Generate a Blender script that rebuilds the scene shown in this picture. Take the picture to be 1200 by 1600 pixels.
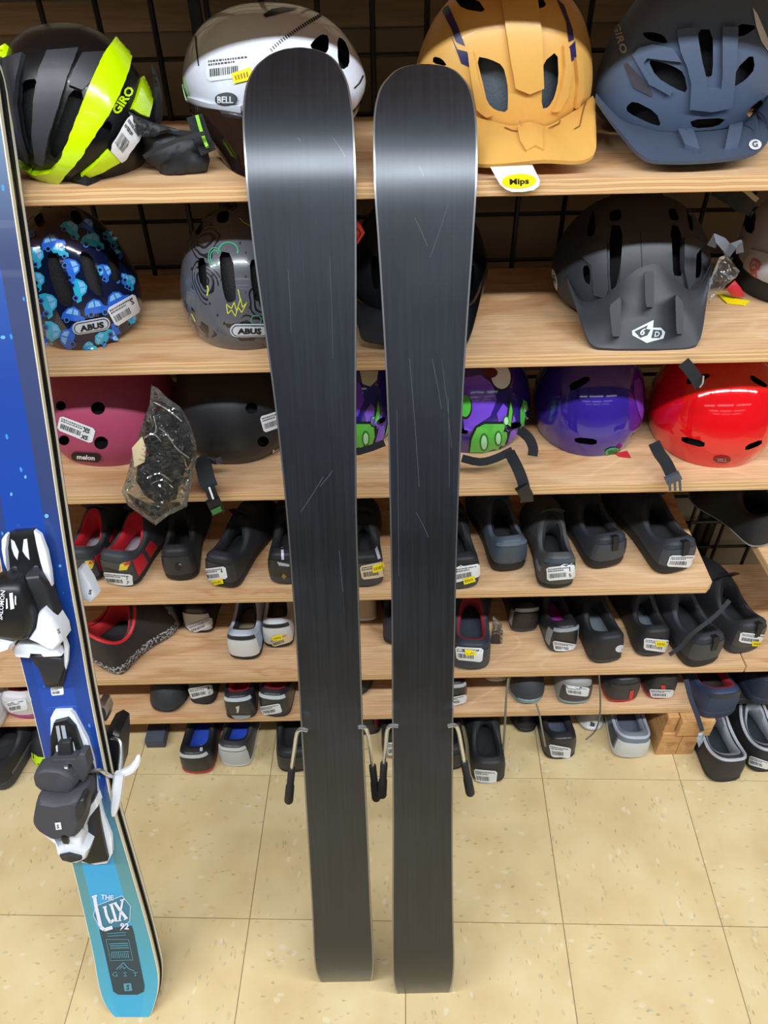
import bpy, bmesh, math, random
import numpy as np
from mathutils import Vector, Matrix
from mathutils.bvhtree import BVHTree
from mathutils.geometry import tessellate_polygon

random.seed(7)
scn = bpy.context.scene
COL = scn.collection
for o in list(bpy.data.objects):
    bpy.data.objects.remove(o)

# ------------------------------------------------------------------ camera
F = 1200.0
EYE = Vector((0, 0, 1.6))
CAMR = Matrix.Rotation(math.radians(90 - 41.5), 3, 'X') @ Matrix.Rotation(math.radians(-1.2), 3, 'Z')
cd = bpy.data.cameras.new('camera')
cam = bpy.data.objects.new('camera', cd)
COL.objects.link(cam)
cd.sensor_fit = 'VERTICAL'
cd.sensor_height = 36
cd.lens = 36 * F / 1600
cd.clip_start = 0.02
cam.matrix_world = Matrix.Translation(EYE) @ CAMR.to_4x4()
scn.camera = cam

# ------------------------------------------------------------------ world, lights, exposure
scn.view_settings.view_transform = 'Standard'
scn.view_settings.look = 'None'
scn.view_settings.gamma = 1
scn.view_settings.use_curve_mapping = False
scn.view_settings.exposure = -0.08
w = bpy.data.worlds.new('shop_ambient')
scn.world = w
w.use_nodes = True
w.node_tree.nodes['Background'].inputs[0].default_value = (0.86, 0.93, 1.0, 1)
w.node_tree.nodes['Background'].inputs[1].default_value = 0.055


def area(name, loc, sx, sy, power, color=(0.90, 0.95, 1.0), rot=(0, 0, 0)):
    l = bpy.data.lights.new(name, 'AREA')
    l.shape = 'RECTANGLE'
    l.size = sx
    l.size_y = sy
    l.energy = power
    l.color = color
    o = bpy.data.objects.new(name, l)
    o.location = loc
    o.rotation_euler = rot
    COL.objects.link(o)
    return o


for x in (-2.6, -1.3, 0.0, 1.3, 2.6):       # the row of ceiling tubes just behind the camera
    area('ceiling_tube', (x, -0.33, 2.75), 1.15, 0.10, 42)
for y in (-2.6, -4.6, -6.6):                # unseen rows further down the shop, added for a ceiling-like glow in reflections
    for x in (-2.6, 0.0, 2.6):
        area('ceiling_tube', (x, y, 2.75), 2.2, 0.3, 7)

# ------------------------------------------------------------------ projection helpers


def ray(px, py):
    return CAMR @ Vector(((px - 600) / F, -(py - 800) / F, -1.0))


def onY(px, py, Y):
    d = ray(px, py)
    return EYE + d * (Y / d.y)


def onZ(px, py, Z):
    d = ray(px, py)
    return EYE + d * ((Z - EYE.z) / d.z)


CT = CAMR.transposed()


def depth(p):
    return -(CT @ (Vector(p) - EYE)).z


CTn = np.array(CT)


def projn(V):
    q = (V - np.array(EYE)) @ CTn.T
    return np.stack([600 - F * q[:, 0] / q[:, 2], 800 + F * q[:, 1] / q[:, 2]], 1)


# ------------------------------------------------------------------ materials
def lin(c):
    def f(v):
        v = v / 255.0
        return v / 12.92 if v <= 0.04045 else ((v + 0.055) / 1.055) ** 2.4
    return (f(c[0]), f(c[1]), f(c[2]), 1)


MATS = {}


def mat(name, rgb, rough=0.5, metal=0.0, coat=0.0, bump=0.0, bscale=200, spec=0.5):
    if name in MATS:
        return MATS[name]
    m = bpy.data.materials.new(name)
    m.use_nodes = True
    nt = m.node_tree
    b = nt.nodes['Principled BSDF']
    col = lin(rgb)
    b.inputs['Roughness'].default_value = rough
    b.inputs['Metallic'].default_value = metal
    b.inputs['Coat Weight'].default_value = coat
    b.inputs['Coat Roughness'].default_value = 0.06
    b.inputs['Specular IOR Level'].default_value = spec
    tc = nt.nodes.new('ShaderNodeTexCoord')
    no = nt.nodes.new('ShaderNodeTexNoise')
    no.inputs['Scale'].default_value = bscale
    no.inputs['Detail'].default_value = 3
    nt.links.new(tc.outputs['Object'], no.inputs['Vector'])
    mx = nt.nodes.new('ShaderNodeMix')
    mx.data_type = 'RGBA'
    mx.inputs[6].default_value = tuple(v * 0.95 for v in col[:3]) + (1,)
    mx.inputs[7].default_value = tuple(min(1, v * 1.04) for v in col[:3]) + (1,)
    nt.links.new(no.outputs['Fac'], mx.inputs[0])
    nt.links.new(mx.outputs[2], b.inputs['Base Color'])
    if bump:
        bp = nt.nodes.new('ShaderNodeBump')
        bp.inputs['Strength'].default_value = bump
        bp.inputs['Distance'].default_value = 0.002
        nt.links.new(no.outputs['Fac'], bp.inputs['Height'])
        nt.links.new(bp.outputs['Normal'], b.inputs['Normal'])
    MATS[name] = m
    return m


def nodes_mat(name):
    m = bpy.data.materials.new(name)
    m.use_nodes = True
    MATS[name] = m
    return m, m.node_tree, m.node_tree.nodes['Principled BSDF']


def N(nt, t, **kw):
    n = nt.nodes.new(t)
    for k, v in kw.items():
        setattr(n, k, v)
    return n


def ramp(nt, stops, interp='LINEAR'):
    r = nt.nodes.new('ShaderNodeValToRGB')
    r.color_ramp.interpolation = interp
    els = r.color_ramp.elements
    while len(els) < len(stops):
        els.new(0.5)
    for e, (p, c) in zip(els, stops):
        e.position = p
        e.color = c if len(c) == 4 else lin(c)
    return r


def wood_mat(name, c1, c2, c3, edge=False, seed=0.0, stretch=(1.4, 9, 9)):
    m, nt, b = nodes_mat(name)
    L = nt.links
    tc = N(nt, 'ShaderNodeTexCoord')
    mp = N(nt, 'ShaderNodeMapping')
    mp.inputs['Scale'].default_value = stretch
    mp.inputs['Location'].default_value = (seed, seed * 2.3, 0)
    L.new(tc.outputs['Object'], mp.inputs['Vector'])
    n1 = N(nt, 'ShaderNodeTexNoise')
    n1.inputs['Scale'].default_value = 1.6
    n1.inputs['Detail'].default_value = 2.5
    n1.inputs['Distortion'].default_value = 0.9
    L.new(mp.outputs[0], n1.inputs['Vector'])
    ml = N(nt, 'ShaderNodeMath', operation='MULTIPLY')
    ml.inputs[1].default_value = 5.0
    L.new(n1.outputs['Fac'], ml.inputs[0])
    fr = N(nt, 'ShaderNodeMath', operation='PINGPONG')
    fr.inputs[1].default_value = 1.0
    L.new(ml.outputs[0], fr.inputs[0])
    r = ramp(nt, [(0.0, c2), (0.3, c1), (0.8, c1), (1.0, c3)])
    L.new(fr.outputs[0], r.inputs[0])
    n2 = N(nt, 'ShaderNodeTexNoise')
    mp2 = N(nt, 'ShaderNodeMapping')
    mp2.inputs['Scale'].default_value = (6, 140, 140)
    L.new(tc.outputs['Object'], mp2.inputs['Vector'])
    L.new(mp2.outputs[0], n2.inputs['Vector'])
    n2.inputs['Scale'].default_value = 2.0
    mx = N(nt, 'ShaderNodeMix', data_type='RGBA', blend_type='MULTIPLY')
    mx.inputs[0].default_value = 0.5
    r2 = ramp(nt, [(0.3, (205, 195, 180)), (0.6, (255, 255, 255))])
    L.new(n2.outputs['Fac'], r2.inputs[0])
    L.new(r.outputs[0], mx.inputs[6])
    L.new(r2.outputs[0], mx.inputs[7])
    out = mx.outputs[2]
    # knots and stains
    vo = N(nt, 'ShaderNodeTexVoronoi')
    mp3 = N(nt, 'ShaderNodeMapping')
    mp3.inputs['Scale'].default_value = (3.2, 6, 6)
    mp3.inputs['Location'].default_value = (seed * 3.1, seed, 0)
    L.new(tc.outputs['Object'], mp3.inputs['Vector'])
    L.new(mp3.outputs[0], vo.inputs['Vector'])
    vo.inputs['Scale'].default_value = 1.0
    rk = ramp(nt, [(0.0, (120, 75, 45)), (0.045, (165, 112, 70)), (0.11, (255, 255, 255))])
    L.new(vo.outputs['Distance'], rk.inputs[0])
    mk = N(nt, 'ShaderNodeMix', data_type='RGBA', blend_type='MULTIPLY')
    mk.inputs[0].default_value = 0.75
    L.new(out, mk.inputs[6])
    L.new(rk.outputs[0], mk.inputs[7])
    out = mk.outputs[2]
    if edge:
        sx = N(nt, 'ShaderNodeSeparateXYZ')
        L.new(tc.outputs['Object'], sx.inputs[0])
        nz = N(nt, 'ShaderNodeTexNoise')
        nz.inputs['Scale'].default_value = 9
        L.new(tc.outputs['Object'], nz.inputs['Vector'])
        ad = N(nt, 'ShaderNodeMath', operation='MULTIPLY_ADD')
        L.new(nz.outputs['Fac'], ad.inputs[0])
        ad.inputs[1].default_value = 0.005
        L.new(sx.outputs['Z'], ad.inputs[2])
        m2 = N(nt, 'ShaderNodeMath', operation='MULTIPLY')
        m2.inputs[1].default_value = 1 / 0.0072
        L.new(ad.outputs[0], m2.inputs[0])
        f2 = N(nt, 'ShaderNodeMath', operation='FRACT')
        L.new(m2.outputs[0], f2.inputs[0])
        r3 = ramp(nt, [(0.0, (222, 188, 140)), (0.42, (232, 200, 152)), (0.5, (172, 128, 84)), (0.62, (212, 168, 118)), (0.95, (190, 146, 98))])
        L.new(f2.outputs[0], r3.inputs[0])
        me = N(nt, 'ShaderNodeMix', data_type='RGBA')
        me.inputs[0].default_value = 0.75
        L.new(out, me.inputs[6])
        L.new(r3.outputs[0], me.inputs[7])
        out = me.outputs[2]
    L.new(out, b.inputs['Base Color'])
    b.inputs['Roughness'].default_value = 0.62
    b.inputs['Specular IOR Level'].default_value = 0.3
    bp = N(nt, 'ShaderNodeBump')
    bp.inputs['Strength'].default_value = 0.25
    bp.inputs['Distance'].default_value = 0.001
    L.new(n2.outputs['Fac'], bp.inputs['Height'])
    L.new(bp.outputs['Normal'], b.inputs['Normal'])
    return m


def tile_mat(i):
    m, nt, b = nodes_mat('vinyl_tile_%d' % i)
    L = nt.links
    tc = N(nt, 'ShaderNodeTexCoord')
    mp = N(nt, 'ShaderNodeMapping')
    mp.inputs['Location'].default_value = (i * 3.7, i * 1.9, 0)
    L.new(tc.outputs['Object'], mp.inputs['Vector'])
    n1 = N(nt, 'ShaderNodeTexNoise')
    n1.inputs['Scale'].default_value = 7
    n1.inputs['Detail'].default_value = 4
    L.new(mp.outputs[0], n1.inputs['Vector'])
    r = ramp(nt, [(0.3, (198, 173, 126)), (0.5, (209, 186, 139)), (0.75, (217, 198, 155))])
    L.new(n1.outputs['Fac'], r.inputs[0])
    out = r.outputs[0]
    ang = 0.2 if i % 2 else 1.77
    for k, (sc, thr, c, loc, st) in enumerate([(88, 0.12, (112, 96, 70), 0, (1, 0.4, 1)), (70, 0.13, (140, 150, 138), 5, (0.9, 0.45, 1)),
                                              (96, 0.13, (176, 134, 96), 9, (1, 0.35, 1)), (60, 0.18, (222, 214, 190), 13, (0.8, 0.5, 1)), (52, 0.15, (178, 158, 124), 17, (1, 0.5, 1))]):
        vo = N(nt, 'ShaderNodeTexVoronoi')
        m2 = N(nt, 'ShaderNodeMapping')
        m2.inputs['Scale'].default_value = st
        m2.inputs['Location'].default_value = (loc + i, loc * 0.7, 0)
        m2.inputs['Rotation'].default_value = (0, 0, ang + k * 0.2)
        nd = N(nt, 'ShaderNodeTexNoise')
        nd.inputs['Scale'].default_value = 60
        L.new(mp.outputs[0], nd.inputs['Vector'])
        ad = N(nt, 'ShaderNodeVectorMath', operation='MULTIPLY_ADD')
        L.new(nd.outputs['Color'], ad.inputs[0])
        ad.inputs[1].default_value = (0.012, 0.012, 0)
        L.new(mp.outputs[0], ad.inputs[2])
        L.new(ad.outputs[0], m2.inputs['Vector'])
        L.new(m2.outputs[0], vo.inputs['Vector'])
        vo.inputs['Scale'].default_value = sc
        # only some cells carry a fleck
        sep = N(nt, 'ShaderNodeSeparateColor')
        L.new(vo.outputs['Color'], sep.inputs[0])
        gt = N(nt, 'ShaderNodeMath', operation='GREATER_THAN')
        gt.inputs[1].default_value = 0.55
        L.new(sep.outputs[0], gt.inputs[0])
        lt = ramp(nt, [(0.0, (1, 1, 1, 1)), (thr, (0.8, 0.8, 0.8, 1)), (thr + 0.05, (0, 0, 0, 1))])
        L.new(vo.outputs['Distance'], lt.inputs[0])
        mu = N(nt, 'ShaderNodeMath', operation='MULTIPLY')
        L.new(lt.outputs[0], mu.inputs[0])
        L.new(gt.outputs[0], mu.inputs[1])
        mu2 = N(nt, 'ShaderNodeMath', operation='MULTIPLY')
        L.new(mu.outputs[0], mu2.inputs[0])
        mu2.inputs[1].default_value = 0.42
        mx = N(nt, 'ShaderNodeMix', data_type='RGBA')
        L.new(mu2.outputs[0], mx.inputs[0])
        L.new(out, mx.inputs[6])
        mx.inputs[7].default_value = lin(c)
        out = mx.outputs[2]
    L.new(out, b.inputs['Base Color'])
    b.inputs['Roughness'].default_value = 0.38
    b.inputs['Specular IOR Level'].default_value = 0.35
    return m


def ski_base_mat():
    m, nt, b = nodes_mat('ski_base')
    L = nt.links
    tc = N(nt, 'ShaderNodeTexCoord')
    mp = N(nt, 'ShaderNodeMapping')
    mp.inputs['Scale'].default_value = (320, 6, 6)
    L.new(tc.outputs['Object'], mp.inputs['Vector'])
    n1 = N(nt, 'ShaderNodeTexNoise')
    n1.inputs['Scale'].default_value = 1
    n1.inputs['Detail'].default_value = 4
    L.new(mp.outputs[0], n1.inputs['Vector'])
    n2 = N(nt, 'ShaderNodeTexNoise')
    n2.inputs['Scale'].default_value = 9
    n2.inputs['Detail'].default_value = 6
    L.new(tc.outputs['Object'], n2.inputs['Vector'])
    r = ramp(nt, [(0.3, (17, 19, 24)), (0.7, (29, 32, 40))])
    L.new(n1.outputs['Fac'], r.inputs[0])
    r2 = ramp(nt, [(0.35, (165, 165, 168)), (0.65, (255, 255, 255))])
    L.new(n2.outputs['Fac'], r2.inputs[0])
    mx = N(nt, 'ShaderNodeMix', data_type='RGBA', blend_type='MULTIPLY')
    mx.inputs[0].default_value = 0.7
    L.new(r.outputs[0], mx.inputs[6])
    L.new(r2.outputs[0], mx.inputs[7])
    L.new(mx.outputs[2], b.inputs['Base Color'])
    rr = N(nt, 'ShaderNodeMapRange')
    rr.inputs[3].default_value = 0.30
    rr.inputs[4].default_value = 0.37
    L.new(n2.outputs['Fac'], rr.inputs[0])
    L.new(rr.outputs[0], b.inputs['Roughness'])
    b.inputs['Specular IOR Level'].default_value = 0.88
    b.inputs['Specular Tint'].default_value = (0.86, 0.92, 1.0, 1)
    bp = N(nt, 'ShaderNodeBump')
    bp.inputs['Strength'].default_value = 0.12
    bp.inputs['Distance'].default_value = 0.0006
    L.new(n1.outputs['Fac'], bp.inputs['Height'])
    L.new(bp.outputs['Normal'], b.inputs['Normal'])
    return m


def topsheet_mat():
    # UV: x across (0..1), y along the ski (0 tail .. 1 tip)
    m, nt, b = nodes_mat('blue_topsheet')
    L = nt.links
    uv = N(nt, 'ShaderNodeUVMap')
    sx = N(nt, 'ShaderNodeSeparateXYZ')
    L.new(uv.outputs[0], sx.inputs[0])
    rc = ramp(nt, [(0.0, (58, 165, 205)), (0.2, (44, 158, 206)), (0.28, (34, 140, 196)), (0.335, (20, 62, 142)), (0.5, (20, 70, 165)), (0.75, (34, 66, 150)), (1.0, (70, 110, 165))])
    L.new(sx.outputs['Y'], rc.inputs[0])
    rs = ramp(nt, [(0.0, (70, 172, 206)), (0.08, (62, 160, 186)), (0.2, (82, 140, 146)), (0.3, (52, 116, 140)), (0.335, (22, 62, 140)), (0.58, (24, 62, 138)), (0.66, (52, 64, 106)), (0.85, (60, 70, 108)), (1.0, (110, 140, 170))])
    L.new(sx.outputs['Y'], rs.inputs[0])
    ab = N(nt, 'ShaderNodeMath', operation='SUBTRACT')
    L.new(sx.outputs['X'], ab.inputs[0])
    ab.inputs[1].default_value = 0.46
    ab2 = N(nt, 'ShaderNodeMath', operation='ABSOLUTE')
    L.new(ab.outputs[0], ab2.inputs[0])
    gt = N(nt, 'ShaderNodeMath', operation='GREATER_THAN')
    gt.inputs[1].default_value = 0.29
    L.new(ab2.outputs[0], gt.inputs[0])
    mx = N(nt, 'ShaderNodeMix', data_type='RGBA')
    L.new(gt.outputs[0], mx.inputs[0])
    L.new(rc.outputs[0], mx.inputs[6])
    L.new(rs.outputs[0], mx.inputs[7])
    tc = N(nt, 'ShaderNodeTexCoord')
    mp = N(nt, 'ShaderNodeMapping')
    mp.inputs['Scale'].default_value = (90, 45, 45)
    L.new(tc.outputs['Object'], mp.inputs['Vector'])
    vo = N(nt, 'ShaderNodeTexVoronoi')
    vo.inputs['Scale'].default_value = 1.0
    L.new(mp.outputs[0], vo.inputs['Vector'])
    sc = N(nt, 'ShaderNodeSeparateColor')
    L.new(vo.outputs['Color'], sc.inputs[0])
    g2 = N(nt, 'ShaderNodeMath', operation='GREATER_THAN')
    g2.inputs[1].default_value = 0.78
    L.new(sc.outputs[0], g2.inputs[0])
    l2 = N(nt, 'ShaderNodeMath', operation='LESS_THAN')
    l2.inputs[1].default_value = 0.16
    L.new(vo.outputs['Distance'], l2.inputs[0])
    g3 = N(nt, 'ShaderNodeMath', operation='GREATER_THAN')
    g3.inputs[1].default_value = 0.27
    L.new(sx.outputs['Y'], g3.inputs[0])
    mu = N(nt, 'ShaderNodeMath', operation='MULTIPLY')
    L.new(g2.outputs[0], mu.inputs[0])
    L.new(l2.outputs[0], mu.inputs[1])
    mu2 = N(nt, 'ShaderNodeMath', operation='MULTIPLY')
    L.new(mu.outputs[0], mu2.inputs[0])
    L.new(g3.outputs[0], mu2.inputs[1])
    m3 = N(nt, 'ShaderNodeMix', data_type='RGBA')
    L.new(mu2.outputs[0], m3.inputs[0])
    L.new(mx.outputs[2], m3.inputs[6])
    m3.inputs[7].default_value = lin((60, 140, 200))
    L.new(m3.outputs[2], b.inputs['Base Color'])
    b.inputs['Roughness'].default_value = 0.3
    b.inputs['Coat Weight'].default_value = 0.3
    return m


def film_mat(name, tint=(0.9, 0.93, 0.95, 1), base=0.05):
    m = bpy.data.materials.new(name)
    m.use_nodes = True
    nt = m.node_tree
    nt.nodes.clear()
    L = nt.links
    out = N(nt, 'ShaderNodeOutputMaterial')
    tr = N(nt, 'ShaderNodeBsdfTransparent')
    tr.inputs[0].default_value = tint
    gl = N(nt, 'ShaderNodeBsdfGlossy')
    gl.inputs['Roughness'].default_value = 0.12
    gl.inputs[0].default_value = (0.9, 0.9, 0.9, 1)
    df = N(nt, 'ShaderNodeBsdfDiffuse')
    df.inputs[0].default_value = (0.6, 0.62, 0.64, 1)
    a = N(nt, 'ShaderNodeMixShader')
    a.inputs[0].default_value = 0.2
    L.new(gl.outputs[0], a.inputs[1])
    L.new(df.outputs[0], a.inputs[2])
    lw = N(nt, 'ShaderNodeLayerWeight')
    lw.inputs[0].default_value = 0.25
    tc = N(nt, 'ShaderNodeTexCoord')
    no = N(nt, 'ShaderNodeTexNoise')
    no.inputs['Scale'].default_value = 26
    no.inputs['Detail'].default_value = 2
    no.inputs['Distortion'].default_value = 1.2
    L.new(tc.outputs['Object'], no.inputs['Vector'])
    bp = N(nt, 'ShaderNodeBump')
    bp.inputs['Strength'].default_value = 1.0
    bp.inputs['Distance'].default_value = 0.012
    L.new(no.outputs['Fac'], bp.inputs['Height'])
    L.new(bp.outputs[0], gl.inputs['Normal'])
    L.new(bp.outputs[0], lw.inputs['Normal'])
    ad = N(nt, 'ShaderNodeMath', operation='MULTIPLY_ADD')
    L.new(lw.outputs['Fresnel'], ad.inputs[0])
    ad.inputs[1].default_value = 0.9
    ad.inputs[2].default_value = base
    b = N(nt, 'ShaderNodeMixShader')
    L.new(ad.outputs[0], b.inputs[0])
    L.new(tr.outputs[0], b.inputs[1])
    L.new(a.outputs[0], b.inputs[2])
    L.new(b.outputs[0], out.inputs[0])
    return m


def doodle_mat():
    m, nt, b = nodes_mat('grey_doodle_shell')
    L = nt.links
    tc = N(nt, 'ShaderNodeTexCoord')
    vo = N(nt, 'ShaderNodeTexVoronoi')
    vo.inputs['Scale'].default_value = 22
    no = N(nt, 'ShaderNodeTexNoise')
    no.inputs['Scale'].default_value = 14
    L.new(tc.outputs['Object'], no.inputs['Vector'])
    ad = N(nt, 'ShaderNodeVectorMath', operation='MULTIPLY_ADD')
    L.new(no.outputs['Color'], ad.inputs[0])
    ad.inputs[1].default_value = (0.05, 0.05, 0.05)
    L.new(tc.outputs['Object'], ad.inputs[2])
    L.new(ad.outputs[0], vo.inputs['Vector'])
    ml = N(nt, 'ShaderNodeMath', operation='MULTIPLY')
    ml.inputs[1].default_value = 7
    L.new(vo.outputs['Distance'], ml.inputs[0])
    fr = N(nt, 'ShaderNodeMath', operation='FRACT')
    L.new(ml.outputs[0], fr.inputs[0])
    sc = N(nt, 'ShaderNodeSeparateColor')
    L.new(vo.outputs['Color'], sc.inputs[0])
    gt = N(nt, 'ShaderNodeMath', operation='GREATER_THAN')
    gt.inputs[1].default_value = 0.6
    L.new(sc.outputs[0], gt.inputs[0])
    lt = N(nt, 'ShaderNodeMath', operation='LESS_THAN')
    lt.inputs[1].default_value = 0.4
    L.new(fr.outputs[0], lt.inputs[0])
    mu = N(nt, 'ShaderNodeMath', operation='MULTIPLY')
    L.new(gt.outputs[0], mu.inputs[0])
    L.new(lt.outputs[0], mu.inputs[1])
    mx = N(nt, 'ShaderNodeMix', data_type='RGBA')
    L.new(mu.outputs[0], mx.inputs[0])
    mx.inputs[6].default_value = lin((86, 88, 96))
    mx.inputs[7].default_value = lin((26, 27, 32))
    L.new(mx.outputs[2], b.inputs['Base Color'])
    b.inputs['Roughness'].default_value = 0.22
    b.inputs['Coat Weight'].default_value = 0.5
    return m


def speckle_mat():
    m, nt, b = nodes_mat('speckled_foam')
    L = nt.links
    tc = N(nt, 'ShaderNodeTexCoord')
    no = N(nt, 'ShaderNodeTexNoise')
    no.inputs['Scale'].default_value = 260
    L.new(tc.outputs['Object'], no.inputs['Vector'])
    r = ramp(nt, [(0.5, (30, 32, 36)), (0.56, (175, 178, 185))])
    L.new(no.outputs['Fac'], r.inputs[0])
    L.new(r.outputs[0], b.inputs['Base Color'])
    return m


PLY = wood_mat('plywood', (212, 172, 130), (196, 148, 104), (220, 184, 144), stretch=(2.2, 7, 7))
PLYE = wood_mat('plywood_edge', (212, 172, 128), (194, 146, 102), (220, 182, 140), edge=True)
WOODB = wood_mat('softwood_block', (206, 158, 104), (180, 128, 78), (216, 172, 118), seed=3.0, stretch=(9, 2, 9))
TILES = [tile_mat(i) for i in range(3)]
BASEM = ski_base_mat()
TOPM = topsheet_mat()
FILM = film_mat('clear_film')
DOODLE = doodle_mat()
SPECK = speckle_mat()
WHITE = mat('label_white', (225, 227, 230), 0.45)
CREAML = mat('label_cream', (214, 196, 160), 0.5)
INK = mat('label_ink', (70, 72, 78), 0.6)
INKB = mat('black_ink', (14, 14, 16), 0.6)
YEL = mat('yellow_sticker', (242, 222, 10), 0.5)
BLK = mat('black_plastic', (22, 23, 26), 0.38)
BLKM = mat('black_matte', (24, 25, 28), 0.75)
FOAM = mat('black_foam', (20, 20, 22), 0.9, bump=0.6, bscale=400)
FOAMG = mat('grey_foam', (104, 114, 124), 0.9, bump=0.6, bscale=300)
WEB = mat('black_webbing', (26, 28, 32), 0.85, bump=0.8, bscale=900)
CHROME = mat('chrome', (215, 220, 228), 0.32, metal=1.0)
STEEL = mat('steel_edge', (150, 150, 152), 0.3, metal=0.9)
WHP = mat('white_plastic', (226, 230, 238), 0.3, coat=0.3)
CREAM = mat('cream_sidewall', (232, 224, 196), 0.4)
SIGNW = mat('print_white', (232, 234, 238), 0.5)

# ------------------------------------------------------------------ object helpers


class Thing:
    """An Empty at the base of a thing, parenting its parts; geometry is given in world coordinates."""

    def __init__(s, name, label, cat, loc=(0, 0, 0), group=None):
        s.base = Vector(loc)
        s.e = bpy.data.objects.new(name, None)
        s.e.empty_display_size = 0.03
        COL.objects.link(s.e)
        s.e.location = loc
        s.e['label'] = label
        s.e['category'] = cat
        if group:
            s.e['group'] = group

    def add(s, name, V, Fc, mats, mi=None, smooth=True, sharp=35, parent=None, label=None, uv=None):
        o = mk(name, V, Fc, mats, mi, smooth, sharp, s.base, uv)
        o.parent = parent or s.e
        if label:
            o['label'] = label
        return o


def mk(name, V, Fc, mats, mi=None, smooth=True, sharp=35, base=Vector((0, 0, 0)), uv=None):
    me = bpy.data.meshes.new(name)
    me.from_pydata([tuple(Vector(v) - base) for v in V], [], Fc)
    if not isinstance(mats, (list, tuple)):
        mats = [mats]
    for m_ in mats:
        me.materials.append(m_)
    if mi is not None:
        me.polygons.foreach_set('material_index', mi)
    if uv is not None:
        ul = me.uv_layers.new(name='UVMap')
        for lp in me.loops:
            ul.data[lp.index].uv = uv[lp.vertex_index]
    me.validate()
    if smooth:
        me.shade_smooth()
        me.set_sharp_from_angle(angle=math.radians(sharp))
    me.update()
    o = bpy.data.objects.new(name, me)
    COL.objects.link(o)
    return o


def single(name, label, cat, V, Fc, mats, mi=None, smooth=True, sharp=35, group=None, kind=None, uv=None, base=None):
    b = Vector(base) if base is not None else Vector(V[0])
    o = mk(name, V, Fc, mats, mi, smooth, sharp, b, uv)
    o.location = b
    if kind:
        o['kind'] = kind
    if label:
        o['label'] = label
    if cat:
        o['category'] = cat
    if group:
        o['group'] = group
    return o


def box(x0, x1, y0, y1, z0, z1, bev=0.0):
    if bev <= 0:
        V = [(x, y, z) for z in (z0, z1) for y in (y0, y1) for x in (x0, x1)]
        return V, [(0, 2, 3, 1), (4, 5, 7, 6), (0, 1, 5, 4), (2, 6, 7, 3), (0, 4, 6, 2), (1, 3, 7, 5)]
    bm = bmesh.new()
    vs = [bm.verts.new(p) for p in box(x0, x1, y0, y1, z0, z1)[0]]
    for f in box(x0, x1, y0, y1, z0, z1)[1]:
        bm.faces.new([vs[i] for i in f])
    bmesh.ops.bevel(bm, geom=bm.edges[:], offset=bev, segments=2, affect='EDGES', profile=0.6)
    return bmout(bm)


def bmout(bm):
    bm.verts.index_update()
    V = [v.co.copy() for v in bm.verts]
    Fc = [tuple(v.index for v in f.verts) for f in bm.faces]
    bm.free()
    return V, Fc


def join(*parts):
    """join (V, F) or (V, F, materialindex) lists"""
    V, Fc, mi = [], [], []
    for p in parts:
        n = len(V)
        V += list(p[0])
        Fc += [tuple(i + n for i in f) for f in p[1]]
        mi += [p[2] if len(p) > 2 else 0] * len(p[1])
    return V, Fc, mi


def tube(pts, r, seg=8, close=True):
    pts = [Vector(p) for p in pts]
    V, Fc = [], []
    up = Vector((0.3, 0.2, 1)).normalized()
    for i, p in enumerate(pts):
        t = (pts[min(i + 1, len(pts) - 1)] - pts[max(i - 1, 0)]).normalized()
        a = t.cross(up)
        if a.length < 0.1:
            a = t.cross(Vector((1, 0, 0)))
        a.normalize()
        b = t.cross(a)
        rr = r[i] if isinstance(r, (list, tuple)) else r
        for k in range(seg):
            an = 2 * math.pi * k / seg
            V.append(p + (a * math.cos(an) + b * math.sin(an)) * rr)
    for i in range(len(pts) - 1):
        for k in range(seg):
            k2 = (k + 1) % seg
            Fc.append((i * seg + k, i * seg + k2, (i + 1) * seg + k2, (i + 1) * seg + k))
    if close:
        Fc.append(tuple(range(seg)))
        Fc.append(tuple(range((len(pts) - 1) * seg, len(pts) * seg))[::-1])
    return V, Fc


def smooth_pts(pts, n=4, closed=False):
    """Catmull-Rom through points (any dimension tuples)"""
    P = [Vector(p) for p in pts]
    m_ = len(P)
    out = []
    rng = m_ if closed else m_ - 1
    for i in range(rng):
        if closed:
            p0, p1, p2, p3 = P[(i - 1) % m_], P[i], P[(i + 1) % m_], P[(i + 2) % m_]
        else:
            p0, p1, p2, p3 = P[max(i - 1, 0)], P[i], P[i + 1], P[min(i + 2, m_ - 1)]
        for k in range(n):
            t = k / n
            out.append(0.5 * ((2 * p1) + (p2 - p0) * t + (2 * p0 - 5 * p1 + 4 * p2 - p3) * t * t + (3 * p1 - p0 - 3 * p2 + p3) * t ** 3))
    if not closed:
        out.append(P[-1])
    return out


def ribbon(pts, width, thick=0.0016, side=None):
    pts = [Vector(p) for p in pts]
    V, Fc = [], []
    for i, p in enumerate(pts):
        t = (pts[min(i + 1, len(pts) - 1)] - pts[max(i - 1, 0)]).normalized()
        view = (p - EYE).normalized()
        a = Vector(side) if side else t.cross(view).normalized()
        n = a.cross(t).normalized()
        for sx, sn in ((-1, -1), (1, -1), (1, 1), (-1, 1)):
            V.append(p + a * (sx * width / 2) + n * (sn * thick / 2))
    for i in range(len(pts) - 1):
        for k in range(4):
            k2 = (k + 1) % 4
            Fc.append((i * 4 + k, i * 4 + k2, (i + 1) * 4 + k2, (i + 1) * 4 + k))
    Fc.append((0, 1, 2, 3))
    n = (len(pts) - 1) * 4
    Fc.append((n + 3, n + 2, n + 1, n))
    return V, Fc


def PY(*tr):
    """pixel+depth triples -> points"""
    return [onY(a, b, c) for a, b, c in tr]


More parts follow.
